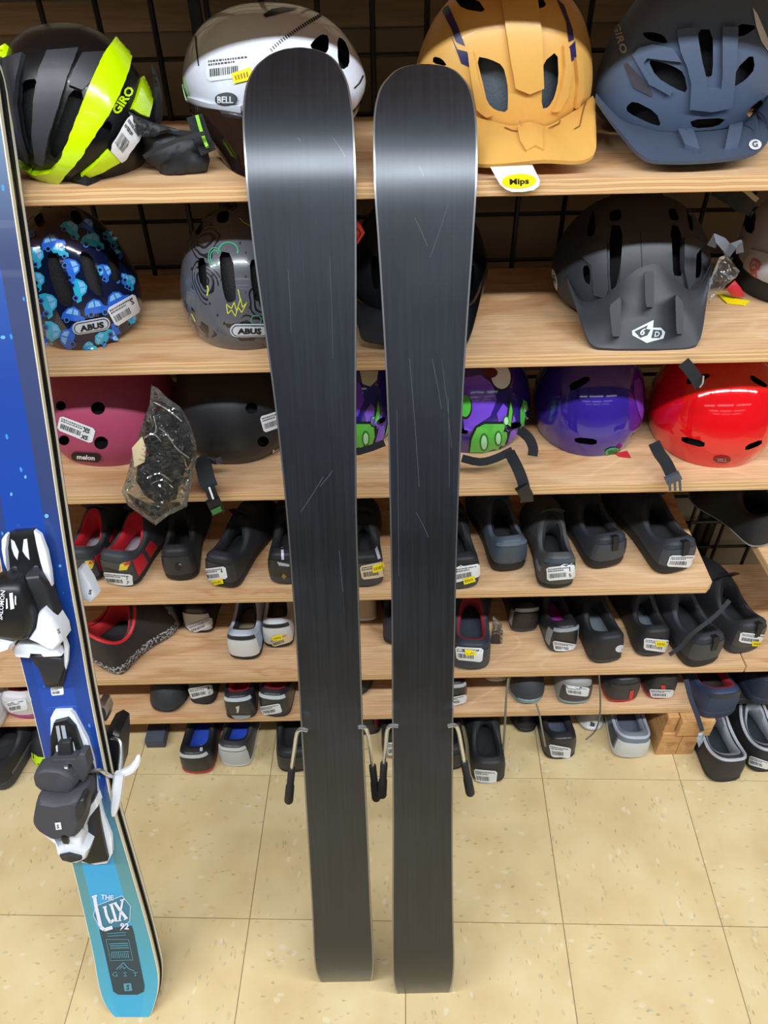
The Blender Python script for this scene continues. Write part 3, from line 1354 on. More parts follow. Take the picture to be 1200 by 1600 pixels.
def profile(tailY, lean_z0, contactY, contactZ, topY, topZ):
    """(Y, Z) of the base from tail to tip"""
    P = [(tailY + 0.006, 0.001), (tailY + 0.000, 0.03), (tailY - 0.001, 0.07), (tailY + 0.004, 0.105)]
    z0 = 0.14
    y0 = tailY + 0.014
    for k in range(14):
        t = k / 13
        P.append((y0 + (contactY - y0) * t, z0 + (contactZ - z0) * t))
    # tip curve: quadratic away from the viewer
    sl = (contactY - y0) / (contactZ - z0)
    n = 10
    for k in range(1, n + 1):
        t = k / n
        z = contactZ + (topZ - contactZ) * t
        y = contactY + sl * (topZ - contactZ) * t + (topY - contactY - sl * (topZ - contactZ)) * t ** 2.2
        P.append((y, z))
    # extend a little past
    P.append((P[-1][0] + (P[-1][0] - P[-2][0]), P[-1][1] + (P[-1][1] - P[-2][1])))
    return P


def hit_profile(px, py, prof):
    d = ray(px, py)
    best = None
    for i in range(len(prof) - 1):
        (y0, z0), (y1, z1) = prof[i], prof[i + 1]
        # EYE + s d ; (d.y s - y0)*(z1-z0) = (1.6 + d.z s - z0)*(y1-y0)
        A_ = d.y * (z1 - z0) - d.z * (y1 - y0)
        B_ = y0 * (z1 - z0) + (EYE.z - z0) * (y1 - y0)
        if abs(A_) < 1e-9:
            continue
        s = B_ / A_
        y, z = d.y * s, EYE.z + d.z * s
        t = (z - z0) / (z1 - z0) if abs(z1 - z0) > 1e-9 else (y - y0) / (y1 - y0)
        if -0.001 <= t <= 1.001 and s > 0:
            return EYE + d * s, (y1 - y0, z1 - z0)
    # below the tail: clamp to the first segment
    (y0, z0), (y1, z1) = prof[0], prof[1]
    A_ = d.y * (z1 - z0) - d.z * (y1 - y0)
    s = (y0 * (z1 - z0) + (EYE.z - z0) * (y1 - y0)) / A_
    return EYE + d * s, (y1 - y0, z1 - z0)


def ski_rows(rows, prof, dense=3):
    R = smooth_pts([(a, b, c) for a, b, c in rows], dense)
    out = []
    for y, xl, xr in R:
        A_, t = hit_profile(xl, y, prof)
        B_, _ = hit_profile(xr, y, prof)
        tv = Vector((0, t[0], t[1])).normalized()
        nrm = Vector((0, -tv.z, tv.y))
        if nrm.y > 0:
            nrm = -nrm
        out.append((A_, B_, nrm))
    # smooth normals
    ns = [r[2] for r in out]
    sm = []
    for i in range(len(ns)):
        v = Vector((0, 0, 0))
        for k in range(-2, 3):
            v += ns[max(0, min(len(ns) - 1, i + k))]
        sm.append(v.normalized())
    return [(a, b, n) for (a, b, _), n in zip(out, sm)]


def strip(R, u0, u1, off, nx=2, uvs=False):
    V, Fc, UV = [], [], []
    for i, (A_, B_, n) in enumerate(R):
        for k in range(nx + 1):
            w_ = (B_ - A_).length or 1e-6
            a = u0(w_) + (u1(w_) - u0(w_)) * k / nx
            V.append(A_.lerp(B_, a) + n * off)
            UV.append((a, 1 - i / (len(R) - 1)))
    for i in range(len(R) - 1):
        for k in range(nx):
            a = i * (nx + 1) + k
            Fc.append((a, a + nx + 1, a + nx + 2, a + 1))
    return V, Fc, UV


def slab(R, off0, off1, inset=0.0):
    """closed body between two normal offsets, rows R from tip to tail"""
    V, Fc = [], []
    n = len(R)
    for off in (off0, off1):
        for (A_, B_, nn) in R:
            V.append(A_ + nn * off)
            V.append(B_ + nn * off)
    for i in range(n - 1):
        a = 2 * i
        Fc.append((a, a + 2, a + 3, a + 1))
        b = 2 * n + 2 * i
        Fc.append((b, b + 1, b + 3, b + 2))
        Fc.append((a, b, b + 2, a + 2))
        Fc.append((a + 1, a + 3, b + 3, b + 1))
    Fc.append((0, 1, 2 * n + 1, 2 * n))
    e = 2 * n - 2
    Fc.append((e + 1, e, 2 * n + e, 2 * n + e + 1))
    return V, Fc


def brake_arm(T, parent, p_top, path, Y, w_=0.0034):
    rod = smooth_pts([onY(a, b, Y + c) for a, b, c in path[:-1]], 4)
    V, Fc = tube(rod, 0.0032, 8)
    T.add('brake_rod', V, Fc, CHROME, parent=parent)
    a, b = rod[-1], onY(path[-1][0], path[-1][1], Y + path[-1][2])
    d = (b - a)
    V, Fc = tube([a, a + d * 0.02, a + d * 0.5, a + d * 0.52, a + d * 0.97, b], [0.005, 0.006, 0.006, 0.0072, 0.0078, 0.0065], 10)
    T.add('brake_tip', V, Fc, BLKM, parent=parent)


def black_ski(label, rows, prof, arms, scratches, name='ski'):
    R = ski_rows(rows, prof)
    mid = R[-1]
    T = Thing(name, label, 'ski', (mid[0] + mid[1]) / 2, 'pair of black-based skis standing in the middle')
    T.e.location.z = 0
    T.base.z = 0
    e = 0.0022
    V, Fc, UV = strip(R, lambda w_: min(0.5, e / w_), lambda w_: 1 - min(0.5, e / w_), 0.0, 10)
    base = T.add('base', V, Fc, BASEM, sharp=80)
    for a, b in ((lambda w_: 0.0, lambda w_: min(0.5, e / w_)), (lambda w_: 1 - min(0.5, e / w_), lambda w_: 1.0)):
        V, Fc, UV = strip(R, a, b, 0.0001, 1)
        T.add('steel_edge', V, Fc, STEEL, sharp=80)
    V, Fc = slab(R, -0.0004, -0.0105)
    body = T.add('topsheet', V, Fc, mat('graphite_topsheet', (40, 42, 48), 0.4), smooth=False)
    bb = bvh_of(base)
    # scratches in the base, a worn line each
    pol = []
    for (x0, y0, x1, y1, w_) in scratches:
        pol += stroke([(x0, y0), ((x0 + x1) / 2 + 0.8, (y0 + y1) / 2), (x1, y1)], w_)
    V, Fc = drape(bb, pol, off=0.00015, maxlen=40)
    T.add('scratches', V, Fc, mat('scratch', (70, 73, 82), 0.3, spec=0.8))['kind'] = 'stuff'
    # bindings on the far side, with the brake arms that show past the edges
    zc = 0.30
    k = min(range(len(R)), key=lambda i: abs(((R[i][0] + R[i][1]) / 2).z - 0.38))
    A_, B_, nn = R[k]
    c = (A_ + B_) / 2
    up = Vector((0, -nn.z, nn.y)) if nn.y < 0 else Vector((0, nn.z, -nn.y))
    up = Vector((0, -nn.z, nn.y))
    up = up if up.z > 0 else -up
    rt = Vector((1, 0, 0))

    def local(box_):
        V, Fc = box_
        return [c + rt * v[0] + up * v[1] - nn * (0.011 + v[2]) for v in V], [f[::-1] for f in Fc]
    V, Fc = local(box(-0.036, 0.036, -0.075, 0.06, 0.0, 0.012, 0.002))
    hb = T.add('heel_binding', V, Fc, BLK)
    V, Fc = local(box(-0.03, 0.03, -0.06, -0.005, 0.012, 0.055, 0.008))
    T.add('heel_cup', V, Fc, BLK, parent=hb)
    V, Fc = local(box(-0.036, 0.036, 0.26, 0.38, 0.0, 0.012, 0.002))
    tb = T.add('toe_binding', V, Fc, BLK)
    V, Fc = local(box(-0.028, 0.028, 0.29, 0.35, 0.012, 0.05, 0.008))
    T.add('toe_wings', V, Fc, BLK, parent=tb)
    for pth, Y in arms:
        brake_arm(T, hb, None, pth, Y)
    return T


rowsL = [(74, 462, 474), (77, 443, 492), (84, 424, 511), (94, 409, 524), (108, 396, 534), (128, 386, 543), (150, 381, 548), (180, 379, 552), (215, 380, 554),
         (260, 383, 556), (300, 386, 556.5), (400, 397, 557), (500, 411, 557), (600, 425, 556.5), (700, 437, 556.5), (800, 447, 557.5), (900, 455, 560), (1000, 462, 563),
         (1100, 468, 566), (1200, 474, 570), (1300, 480, 575), (1400, 486, 579), (1450, 488.5, 581.5), (1490, 490, 583.5), (1515, 493, 583.5), (1532, 499, 581), (1540, 505, 577)]
rowsR = [(100, 656, 672), (103, 636, 694), (110, 618, 711), (121, 606, 723), (135, 595, 733), (155, 588, 740), (180, 584, 744), (215, 583, 746),
         (260, 584, 746), (300, 585, 744.5), (400, 592, 738), (500, 598, 731), (600, 603.5, 725), (700, 607, 720), (800, 609, 716), (900, 611, 713), (1000, 612, 711),
         (1100, 612.5, 708.5), (1200, 613, 708), (1300, 613.5, 707.5), (1400, 613, 708), (1450, 613, 709), (1500, 613, 710), (1530, 614.5, 708), (1548, 618, 704), (1558, 623, 699)]
tl = onZ(540, 1540, 0).y
trr = onZ(660, 1558, 0).y
profL = profile(tl, 0, 0.938, 1.268, 1.062, 1.406)
profR = profile(trr, 0, 0.934, 1.252, 1.052, 1.392)
arms_hint = 1205
YL = hit_profile(520, 1200, profL)[0].y + 0.012
YR = hit_profile(660, 1200, profR)[0].y + 0.012
scrL = [(536, 1102, 560, 1125, 1.6), (541, 1162, 562, 1180, 1.4), (526, 1256, 556, 1302, 1.8), (500, 1232, 502, 1236, 1.4), (520, 215, 540, 245, 1.5), (465, 215, 470, 222, 1.5),
        (560, 1395, 566, 1412, 1.2), (505, 745, 470, 800, 1.0), (500, 760, 520, 735, 1.0), (450, 420, 455, 520, 0.7), (530, 860, 540, 990, 0.7),
        (480, 1330, 486, 1440, 0.7), (515, 400, 520, 560, 0.6)]
scrR = [(690, 1255, 705, 1285, 1.2), (655, 260, 662, 276, 1.2), (648, 340, 668, 385, 1.0), (700, 320, 672, 402, 0.8), (640, 560, 655, 760, 0.8),
        (675, 560, 690, 640, 0.8), (650, 800, 670, 840, 0.8), (668, 1212, 672, 1222, 1.1), (690, 560, 706, 700, 0.6), (620, 640, 623, 900, 0.6), (700, 620, 702, 760, 0.7)]
black_ski('left of the two tall black-based skis standing in the middle, base facing out', rowsL, profL,
          [([(480, 1141, 0), (470, 1139, 0.0), (464, 1146, 0.0), (461, 1165, 0.002), (456, 1200, 0.004), (451, 1252, 0.006)], YL),
           ([(560, 1136, 0), (569, 1136, 0.0), (574, 1144, 0.0), (578, 1165, 0.002), (582, 1196, 0.004), (588, 1248, 0.006)], YL)], scrL)
black_ski('right of the two tall black-based skis standing in the middle, base facing out', rowsR, profR,
          [([(622, 1134, 0), (610, 1134, 0.0), (605, 1142, 0.0), (603, 1165, 0.002), (600, 1192, 0.004), (597, 1243, 0.006)], YR),
           ([(700, 1134, 0), (711, 1133, 0.0), (716, 1142, 0.0), (720, 1162, 0.002), (725, 1190, 0.004), (735, 1240, 0.006)], YR)], scrR)

# ------------------------------------------------------------------ the blue skis at the left, top facing out
tb_y = onZ(206, 1590, 0).y


def prof_blue(off):
    P = []
    pts = [(tb_y, 0.0), (tb_y + 0.022, 0.04), (tb_y + 0.046, 0.10), (0.905, 1.27), (0.965, 1.40), (1.02, 1.47), (1.07, 1.51)]
    for i in range(len(pts) - 1):
        for k in range(6):
            t = k / 6
            P.append((pts[i][0] + (pts[i + 1][0] - pts[i][0]) * t + off, pts[i][1] + (pts[i + 1][1] - pts[i][1]) * t))
    P.append((pts[-1][0] + off, pts[-1][1]))
    return P


rowsB = [(60, -150, -30), (110, -168, -10), (190, -160, 2), (320, -128, 21), (480, -88, 45), (600, -58, 63), (700, -34, 78), (780, -16, 89.5), (900, 4, 108), (1000, 24, 126), (1080, 44, 139.5),
         (1184, 69, 160), (1260, 88, 176), (1340, 110, 199), (1440, 134, 228), (1500, 147, 243), (1524, 151, 247.5), (1548, 156, 247), (1565, 162, 243), (1580, 171, 238), (1589, 180, 233)]
pb = prof_blue(0.0)
RB = ski_rows(rowsB, pb)
SB = Thing('ski', 'front blue and turquoise ski with white and black bindings, leaning at the left', 'ski', (RB[-1][0] + RB[-1][1]) / 2, 'pair of blue skis leaning at the left')
SB.e.location.z = 0
SB.base.z = 0
V, Fc, UV = strip(RB, lambda w_: 0.012, lambda w_: 0.988, 0.0004, 8)
V2, F2, UV2 = V, Fc, UV
zmax = 1.5
topo = SB.add('topsheet', V, Fc, TOPM, sharp=80, uv=[(u, 0.0) for u, v in UV])
ul = topo.data.uv_layers[0]
zs = [v.co.z for v in topo.data.vertices]
for lp in topo.data.loops:
    ul.data[lp.index].uv = (UV[lp.vertex_index][0], (zs[lp.vertex_index] + SB.base.z) / 1.45)
V, Fc = slab(RB, 0.0, -0.0075)
SB.add('sidewall', V, Fc, CREAM, smooth=False)
V, Fc = slab(RB, -0.0076, -0.0115)
SB.add('base', V, Fc, BLK, smooth=False)
S2T = Thing('ski', 'rear ski of the blue pair, standing base to base behind the front one', 'ski', (RB[-1][0] + RB[-1][1]) / 2 + Vector((0.004, 0.02, 0)), 'pair of blue skis leaning at the left')
S2T.e.location.z = 0
S2T.base.z = 0
RB2 = []
for (A_, B_, n_) in RB:
    sh_ = Vector((0.0008, 0, 0))
    RB2.append((A_ + sh_ - n_ * 0.016 + Vector((0, 0, 0.0)), B_ + sh_ - n_ * 0.016, n_))
RB2 = [r for r in RB2 if min(r[0].z, r[1].z) > -0.001] or RB2
V, Fc = slab(RB2, -0.0005, -0.0045)
S2T.add('base', V, Fc, BLK, smooth=False)
V, Fc = slab(RB2, -0.0046, -0.0115)
S2T.add('sidewall', V, Fc, CREAM, smooth=False)
V, Fc = slab(RB2, -0.0116, -0.0130)
S2T.add('topsheet', V, Fc, mat('blue_sheet', (30, 80, 160), 0.3), smooth=False)

# frame of the topsheet plane: flat lower to middle part
pA, pB_ = hit_profile(92, 1080, pb)[0], hit_profile(180, 1400, pb)[0]
tdir = Vector((0, pA.y - pB_.y, pA.z - pB_.z)).normalized()
NB = Vector((0, -tdir.z, tdir.y))
bt_ = bvh_of(topo)


def on_plane(px, py, h):
    d = ray(px, py)
    o_ = pA + NB * h
    s = (o_ - EYE).dot(NB) / d.dot(NB)
    return EYE + d * s


def slabpx(T, name, poly, h0, h1, m_, bev=0.12, parent=None, label=None, round_=0, mi=None):
    """a solid piece standing on the ski from height h0 to h1, outline of its top as in the photo"""
    if round_:
        poly = [(p[0], p[1]) for p in smooth_pts([(a, b, 0) for a, b in poly], round_, closed=True)]
    cx = sum(p[0] for p in poly) / len(poly)
    cy = sum(p[1] for p in poly) / len(poly)
    n = len(poly)
    ar = sum(poly[i][0] * poly[(i + 1) % n][1] - poly[(i + 1) % n][0] * poly[i][1] for i in range(n))
    if ar < 0:
        poly = poly[::-1]
    hm = h1 - (h1 - h0) * min(0.4, bev * 2.2)
    full = [on_plane(p[0], p[1], hm) for p in poly]
    V = [p - NB * (hm - h0) for p in full] + full
    c3 = on_plane(cx, cy, hm)
    for p in full:
        V.append(p.lerp(c3, bev * 0.6) + NB * ((h1 - hm) * 0.7))
    for p in full:
        V.append(p.lerp(c3, bev * 1.5) + NB * (h1 - hm))
    Fc = [tuple(range(n))]
    for r_ in range(3):
        for k in range(n):
            k2 = (k + 1) % n
            Fc.append((r_ * n + k2, r_ * n + k, (r_ + 1) * n + k, (r_ + 1) * n + k2))
    top = list(range(3 * n, 4 * n))
    Fc.append(tuple(top[::-1]))
    return T.add(name, V, Fc, m_, parent=parent, label=label, sharp=40)


def fixn(o):
    bm = bmesh.new()
    bm.from_mesh(o.data)
    bmesh.ops.recalc_face_normals(bm, faces=bm.faces[:])
    bm.normal_update()
    bmesh.ops.triangulate(bm, faces=[f for f in bm.faces if len(f.verts) > 4])
    bm.to_mesh(o.data)
    bm.free()


DGREY = mat('binding_dark', (38, 39, 43), 0.42)
DG2 = mat('binding_rubber', (62, 62, 68), 0.6, bump=0.3, bscale=120)
WHB = WHP
toe = slabpx(SB, 'toe_binding', [(6, 838), (20, 831), (52, 829), (63, 845), (75, 890), (84, 925), (100, 985), (105, 1010), (103, 1050), (97, 1073), (72, 1074), (60, 1045), (52, 1030), (28, 1018), (12, 985), (8, 900)], 0.0, 0.012, BLK, 0.05)
sp = [('white_rail', [(53, 829), (63, 836), (73, 862), (79, 892), (82, 922), (72, 905), (64, 880), (57, 850)], 0.012, 0.021, WHB),
      ('white_rail', [(3, 842), (9, 834), (12, 836), (9, 860), (12, 893), (7, 880), (3, 858)], 0.012, 0.021, WHB),
      ('white_slit', [(17, 843), (22, 846), (29, 862), (27, 875), (22, 868), (18, 856)], 0.0121, 0.0132, WHB),
      ('white_slit', [(37, 843), (42, 842), (44, 858), (46, 875), (40, 869), (35, 861)], 0.0121, 0.0132, WHB),
      ('toe_body', [(40, 898), (62, 896), (74, 915), (86, 948), (96, 975), (80, 985), (62, 960), (48, 930)], 0.012, 0.035, DGREY),
      ('white_wing', [(62, 955), (70, 949), (83, 962), (97, 985), (100, 1000), (88, 1014), (78, 1012), (60, 1002), (46, 996), (58, 978)], 0.014, 0.048, WHB),
      ('white_wing', [(-22, 985), (0, 992), (22, 1002), (19, 1011), (0, 1018), (-20, 1012)], 0.014, 0.05, WHB),
      ('boot_rest', [(19, 1014), (30, 1003), (55, 1006), (92, 1016), (97, 1024), (72, 1025), (68, 1020), (48, 1019), (46, 1027), (24, 1025)], 0.012, 0.03, WHB),
      ('black_tongue', [(50, 1022), (66, 1022), (98, 1028), (99, 1045), (92, 1068), (72, 1070), (62, 1045), (52, 1035)], 0.012, 0.026, DGREY),
      ('white_rail', [(97, 987), (104, 1003), (107, 1012), (106, 1034), (103, 1047), (99, 1036), (101, 1012)], 0.012, 0.018, WHB)]
for nm, pl, h0, h1, m_ in sp:
    fixn(slabpx(SB, nm, pl, h0, h1, m_, 0.1, parent=toe))
hs = slabpx(SB, 'toe_housing', [(-30, 925), (-8, 905), (28, 902), (41, 914), (53, 940), (60, 968), (54, 988), (42, 998), (18, 997), (-12, 990), (-32, 960)], 0.012, 0.056, BLK, 0.2, parent=toe, round_=2)
fixn(hs)
fixn(toe)
hbv = bvh_of(hs)
for (x_, y_) in ((22, 890), (56, 889)):
    fixn(slabpx(SB, 'screw_head', ell(x_, y_, 5.5, 5, 12), 0.012, 0.0145, mat('dark_steel', (90, 94, 100), 0.3, metal=0.8), 0.1, parent=toe))
lettering(SB, 'SALOMON', 3, 945, 7, SIGNW, ang=-84, target=hbv, bold=0.01, parent=toe, keep=True, sx=0.95)
V, Fc = drape(hbv, [[(15, 927), (20, 926), (23, 950), (17, 952)], [(10, 935), (12, 934), (13, 950), (10, 951)], [(23, 930), (25, 932), (26, 945), (24, 944)]], off=0.0012, keep=True)
SB.add('printed_scale', V, Fc, SIGNW, parent=toe)
for txt, x_, y_ in (('S', 92, 986),):
    V, Fc = text2d(txt, x_, y_, 7, -12, bold=0.02)
    P_ = [on_plane(a, b, 0.0492) for a, b in V]
    SB.add('lettering', P_, Fc, INKB, parent=toe, smooth=False)
# barcode label on the ski
sticker(SB, bt_, [(79, 1074), (99, 1072), (100, 1085), (81, 1087)], off=0.0006)
lettering(SB, 'FOUR SEASONS', 99, 1109, 4, mat('dim_blue', (70, 110, 190), 0.5), ang=-2, target=bt_, bold=0, off=0.0006, keep=True) if False else None

heel = slabpx(SB, 'heel_binding', [(79, 1122), (84, 1112), (110, 1111), (116, 1118), (136, 1156), (146, 1190), (152, 1235), (160, 1272), (174, 1308), (176, 1333), (167, 1349), (150, 1351), (128, 1348), (112, 1300), (92, 1240), (79, 1180)], 0.0, 0.009, WHB, 0.04)
fixn(heel)
hp = [('heel_track', [(84, 1130), (104, 1125), (116, 1138), (128, 1172), (136, 1176), (148, 1215), (149, 1240), (156, 1290), (168, 1345), (140, 1350), (126, 1345), (108, 1280), (84, 1225), (79, 1180), (79, 1150)], 0.009, 0.019, BLK, 0.05),
      ('printed_scale', [(87, 1135), (92, 1134), (96, 1158), (91, 1159)], 0.0195, 0.0202, mat('grey_print', (165, 170, 180), 0.5), 0.02),
      ('printed_scale', [(95, 1134), (101, 1134), (105, 1156), (99, 1157)], 0.0195, 0.0202, mat('grey_print', (165, 170, 180), 0.5), 0.02),
      ('white_slit', [(109, 1153), (114, 1160), (118, 1175), (116, 1179), (111, 1168)], 0.0192, 0.0208, WHB, 0.05),
      ('white_slit', [(87, 1166), (90, 1165), (91, 1178), (88, 1176)], 0.0192, 0.0208, WHB, 0.05),
      ('slider', [(91, 1160), (110, 1158), (114, 1186), (90, 1187)], 0.019, 0.030, DGREY, 0.08),
      ('cross_bar', [(80, 1186), (118, 1184), (126, 1176), (134, 1177), (140, 1200), (132, 1222), (122, 1215), (112, 1192), (82, 1193)], 0.019, 0.04, DG2, 0.06),
      ('steel_clip', [(96, 1197), (106, 1197), (112, 1205), (118, 1210), (121, 1222), (114, 1224), (108, 1214), (100, 1206)], 0.03, 0.046, CHROME, 0.1),
      ('boot_lever', [(53, 1212), (57, 1202), (72, 1197), (95, 1199), (110, 1206), (122, 1222), (113, 1236), (88, 1234), (64, 1231), (56, 1224)], 0.025, 0.055, DG2, 0.12),
      ('white_spacer', [(70, 1234), (76, 1231), (84, 1234), (83, 1242), (76, 1241)], 0.025, 0.05, WHB, 0.1),
      ('white_arm', [(150, 1246), (154, 1258), (146, 1268), (138, 1278), (132, 1296), (131, 1282), (136, 1262)], 0.019, 0.04, WHB, 0.08),
      ('white_heel_shell', [(66, 1296), (84, 1302), (92, 1318), (104, 1319), (106, 1305), (120, 1290), (128, 1300), (130, 1318), (140, 1325), (136, 1339), (122, 1346), (100, 1342), (91, 1330), (87, 1312)], 0.015, 0.05, WHB, 0.1),
      ('black_slot', [(91, 1297), (106, 1301), (107, 1319), (99, 1318)], 0.045, 0.056, BLK, 0.05),
      ('release_rim', [(93, 1336), (108, 1333), (127, 1338), (128, 1342), (112, 1346), (97, 1342)], 0.04, 0.056, DGREY, 0.1)]
for nm, pl, h0, h1, m_, bv in hp:
    fixn(slabpx(SB, nm, pl, h0, h1, m_, bv, parent=heel))
hc = slabpx(SB, 'heel_cup', [(54, 1268), (60, 1243), (68, 1237), (90, 1241), (118, 1236), (133, 1236), (138, 1252), (135, 1280), (124, 1300), (108, 1296), (96, 1304), (84, 1303), (64, 1291), (55, 1279)], 0.02, 0.072, DG2, 0.16, parent=heel, round_=2)
fixn(hc)
fixn(slabpx(SB, 'round_boss', ell(128, 1262, 8, 19, 18, 8), 0.055, 0.078, DGREY, 0.15, parent=heel))
V, Fc = text2d('S', 91, 1290, 6, 0, bold=0.02)
hcv = bvh_of(hc)
V1, F1 = drape(hcv, [[(86, 1285), (95, 1284), (97, 1295), (88, 1296)]], off=0.001, keep=True)
SB.add('emblem', V1, F1, SIGNW, parent=heel)
V1, F1 = drape(hcv, V, off=0.0018, faces=Fc, keep=True)
SB.add('lettering', V1, F1, INKB, parent=heel)
# brake of the front ski
rod = smooth_pts([on_plane(a, b, h) for a, b, h in ((134, 1206, 0.02), (154, 1203, 0.02), (166, 1209, 0.012), (176, 1213, -0.006), (188, 1209, -0.016))], 4)
V, Fc = tube(rod, 0.0032, 8)
SB.add('brake_rod', V, Fc, CHROME, parent=heel)
arm = smooth_pts([on_plane(a, b, h) for a, b, h in ((217, 1179, -0.03), (213, 1192, -0.026), (204, 1203, -0.02), (190, 1209, -0.012))], 3)
V, Fc = tube(arm, [0.002, 0.004, 0.005, 0.006, 0.0065, 0.0065, 0.007, 0.007, 0.007, 0.0065], 8)
SB.add('brake_tip', V, Fc, WHP, parent=heel)
arm = smooth_pts([on_plane(a, b, h) for a, b, h in ((187, 1208, -0.008), (184, 1228, -0.006), (181, 1252, 0.0), (177, 1275, 0.008))], 3)
V, Fc = tube(arm, [0.008, 0.0085, 0.0085, 0.0085, 0.0085, 0.008, 0.0075, 0.0065, 0.005, 0.003], 8)
S2T.add('brake_tip', V, Fc, WHP)
rod = smooth_pts([on_plane(a, b, h) for a, b, h in ((168, 1154, -0.05), (180, 1153, -0.045), (188, 1160, -0.04), (190, 1180, -0.03), (187, 1208, -0.014))], 4)
V, Fc = tube(rod, 0.0032, 8)
S2T.add('brake_rod', V, Fc, CHROME)
fixn(slabpx(S2T, 'toe_wing', [(122, 889), (128, 888), (141, 909), (151, 932), (143, 941), (131, 936), (125, 916)], -0.075, -0.05, WHP, 0.1))
V, Fc = text2d('S', 141, 925, 7, 15, bold=0.02)
S2T.add('lettering', [on_plane(a, b, -0.0485) for a, b in V], Fc, INKB, smooth=False)
fixn(slabpx(S2T, 'heel_housing', [(168, 1140), (180, 1134), (190, 1140), (191, 1165), (188, 1205), (180, 1228), (160, 1200)], -0.10, -0.045, BLK, 0.1))
fixn(slabpx(S2T, 'chrome_lever', [(156, 1094), (166, 1098), (171, 1110), (168, 1124), (160, 1118)], -0.09, -0.06, CHROME, 0.15))

# artwork on the tail
TEALP = mat('dark_panel', (38, 62, 74), 0.35)
TEALL = mat('teal_print', (88, 150, 168), 0.45)
BLUP = mat('blue_inlay', (58, 165, 205), 0.3)
PALE = mat('lilac_white', (222, 222, 238), 0.45)
hexp = [(149, 1414), (176, 1401), (192, 1398), (204, 1416), (202, 1440), (190, 1452), (158, 1452), (147, 1432)]
deco(SB, 'hexagon_mark', [[(150, 1415), (190, 1400), (203, 1415), (202, 1438), (190, 1452), (160, 1452), (147, 1430)]], mat('hexagon_fill', (52, 120, 142), 0.35), target=bt_, off=0.0003, keep=True)
hexl = stroke([(150, 1415), (191, 1399), (204, 1415), (203, 1438), (188, 1453)], 0.8) + stroke([(150, 1415), (146, 1430), (158, 1452)], 0.8)
deco(SB, 'dark_panel', [[(155, 1452), (206, 1446), (210, 1460), (217, 1495), (226, 1540), (225, 1549), (215, 1554), (185, 1554), (177, 1549), (174, 1535), (163, 1485)]], TEALP, target=bt_, off=0.0005, keep=True)
deco(SB, 'hexagon_line', hexl, PALE, target=bt_, off=0.0009, keep=True)
lettering(SB, 'THE', 168, 1401, 7.5, PALE, ang=4, target=bt_, bold=0.02, keep=True)
L_ = stroke([(148, 1400), (151, 1418), (158, 1448)], 5.5) + stroke([(157, 1446), (163, 1452), (176, 1448)], 5.5) + stroke([(144, 1401), (152, 1398)], 3)
U_ = stroke([(164, 1416), (167, 1430), (173, 1441), (178, 1436)], 4.2) + stroke([(174, 1412), (179, 1428), (182, 1439)], 4.2) + stroke([(161, 1417), (167, 1415)], 2) + stroke([(171, 1413), (177, 1411)], 2)
X_ = stroke([(180, 1410), (190, 1424), (198, 1434)], 4.4) + stroke([(192, 1405), (189, 1422), (187, 1438)], 3) + stroke([(177, 1411), (183, 1409)], 2) + stroke([(188, 1406), (195, 1404)], 2) + stroke([(194, 1436), (200, 1433)], 2) + stroke([(184, 1438), (190, 1437)], 2)
deco(SB, 'lettering', L_ + U_ + X_, PALE, target=bt_, off=0.0012, keep=True)
lettering(SB, '92', 195, 1446, 9, PALE, ang=4, target=bt_, bold=0.03, keep=True, sx=1.1)
fine = stroke([(167, 1458), (197, 1456)], 1) + stroke([(168, 1462), (197, 1460)], 1) + stroke([(166, 1467), (201, 1467), (208, 1499), (173, 1500), (166, 1467)], 0.8)
for k in range(3):
    fine += stroke([(171 + k * 1.0, 1474 + k * 3.4), (200 + k * 0.9, 1473 + k * 3.4)], 1.4)
for k in range(10):
    fine += stroke([(174 + k * 2.9, 1488), (175.4 + k * 2.9, 1496)], 1.0)
fine += stroke([(174, 1487), (202, 1486)], 1) + stroke([(182, 1514), (193, 1503), (198, 1509), (202, 1513), (210, 1516)], 1.3) + stroke([(187, 1514), (191, 1508), (194, 1513), (197, 1510)], 1)
deco(SB, 'fine_print', fine, TEALL, target=bt_, off=0.0010, keep=True)
for ch, x_ in (('G', 180), ('S', 196), ('T', 212)):
    lettering(SB, ch, x_, 1521, 7, TEALL, ang=2, target=bt_, bold=0.0, keep=True, sx=1.3)
deco(SB, 'emblem', [[(193, 1536), (205, 1535), (207, 1547), (195, 1548)]], TEALL, target=bt_, off=0.0010, keep=True)
lettering(SB, 'S', 200, 1541.5, 7.5, TEALP, ang=4, target=bt_, bold=0.02, keep=True, off=0.0016)
fine = []
for k in range(12):
    fine += stroke([(76 + k * 3.9, 1107), (76.5 + k * 3.9, 1111)], 1.0)
fine += stroke([(75, 1105), (121, 1102)], 0.8)
deco(SB, 'fine_print', fine, mat('dim_blue', (70, 110, 190), 0.5), target=bt_, off=0.0010, keep=True)
# light flecks and a white script end higher up
deco(SB, 'light_flecks', [ell(73, 806, 3.4, 3.4, 10), ell(132, 1124, 3, 3.6, 10), ell(5, 527, 4, 3, 10), ell(94, 884, 2.4, 2.4, 8), ell(40, 745, 2, 3, 8), ell(18, 772, 2, 3, 8)], mat('pale_blue_fleck', (96, 170, 215), 0.4), target=bt_, off=0.0006)['kind'] = 'stuff'
#PART2

# ------------------------------------------------------------------ helmets
Z1, Z2, Z3, Z4, Z5, Z6 = [z + TH + 0.0005 for z in (S1, S2, S3, S4, S5, S6)]
GLB = mat('gloss_black', (10, 11, 14), 0.3, coat=0.1, spec=0.35)
MGREY = mat('satin_charcoal', (44, 46, 52), 0.42)
LIME = mat('lime_gloss', (200, 240, 0), 0.18, coat=0.7)
NAVY = mat('navy_print', (34, 30, 78), 0.4)

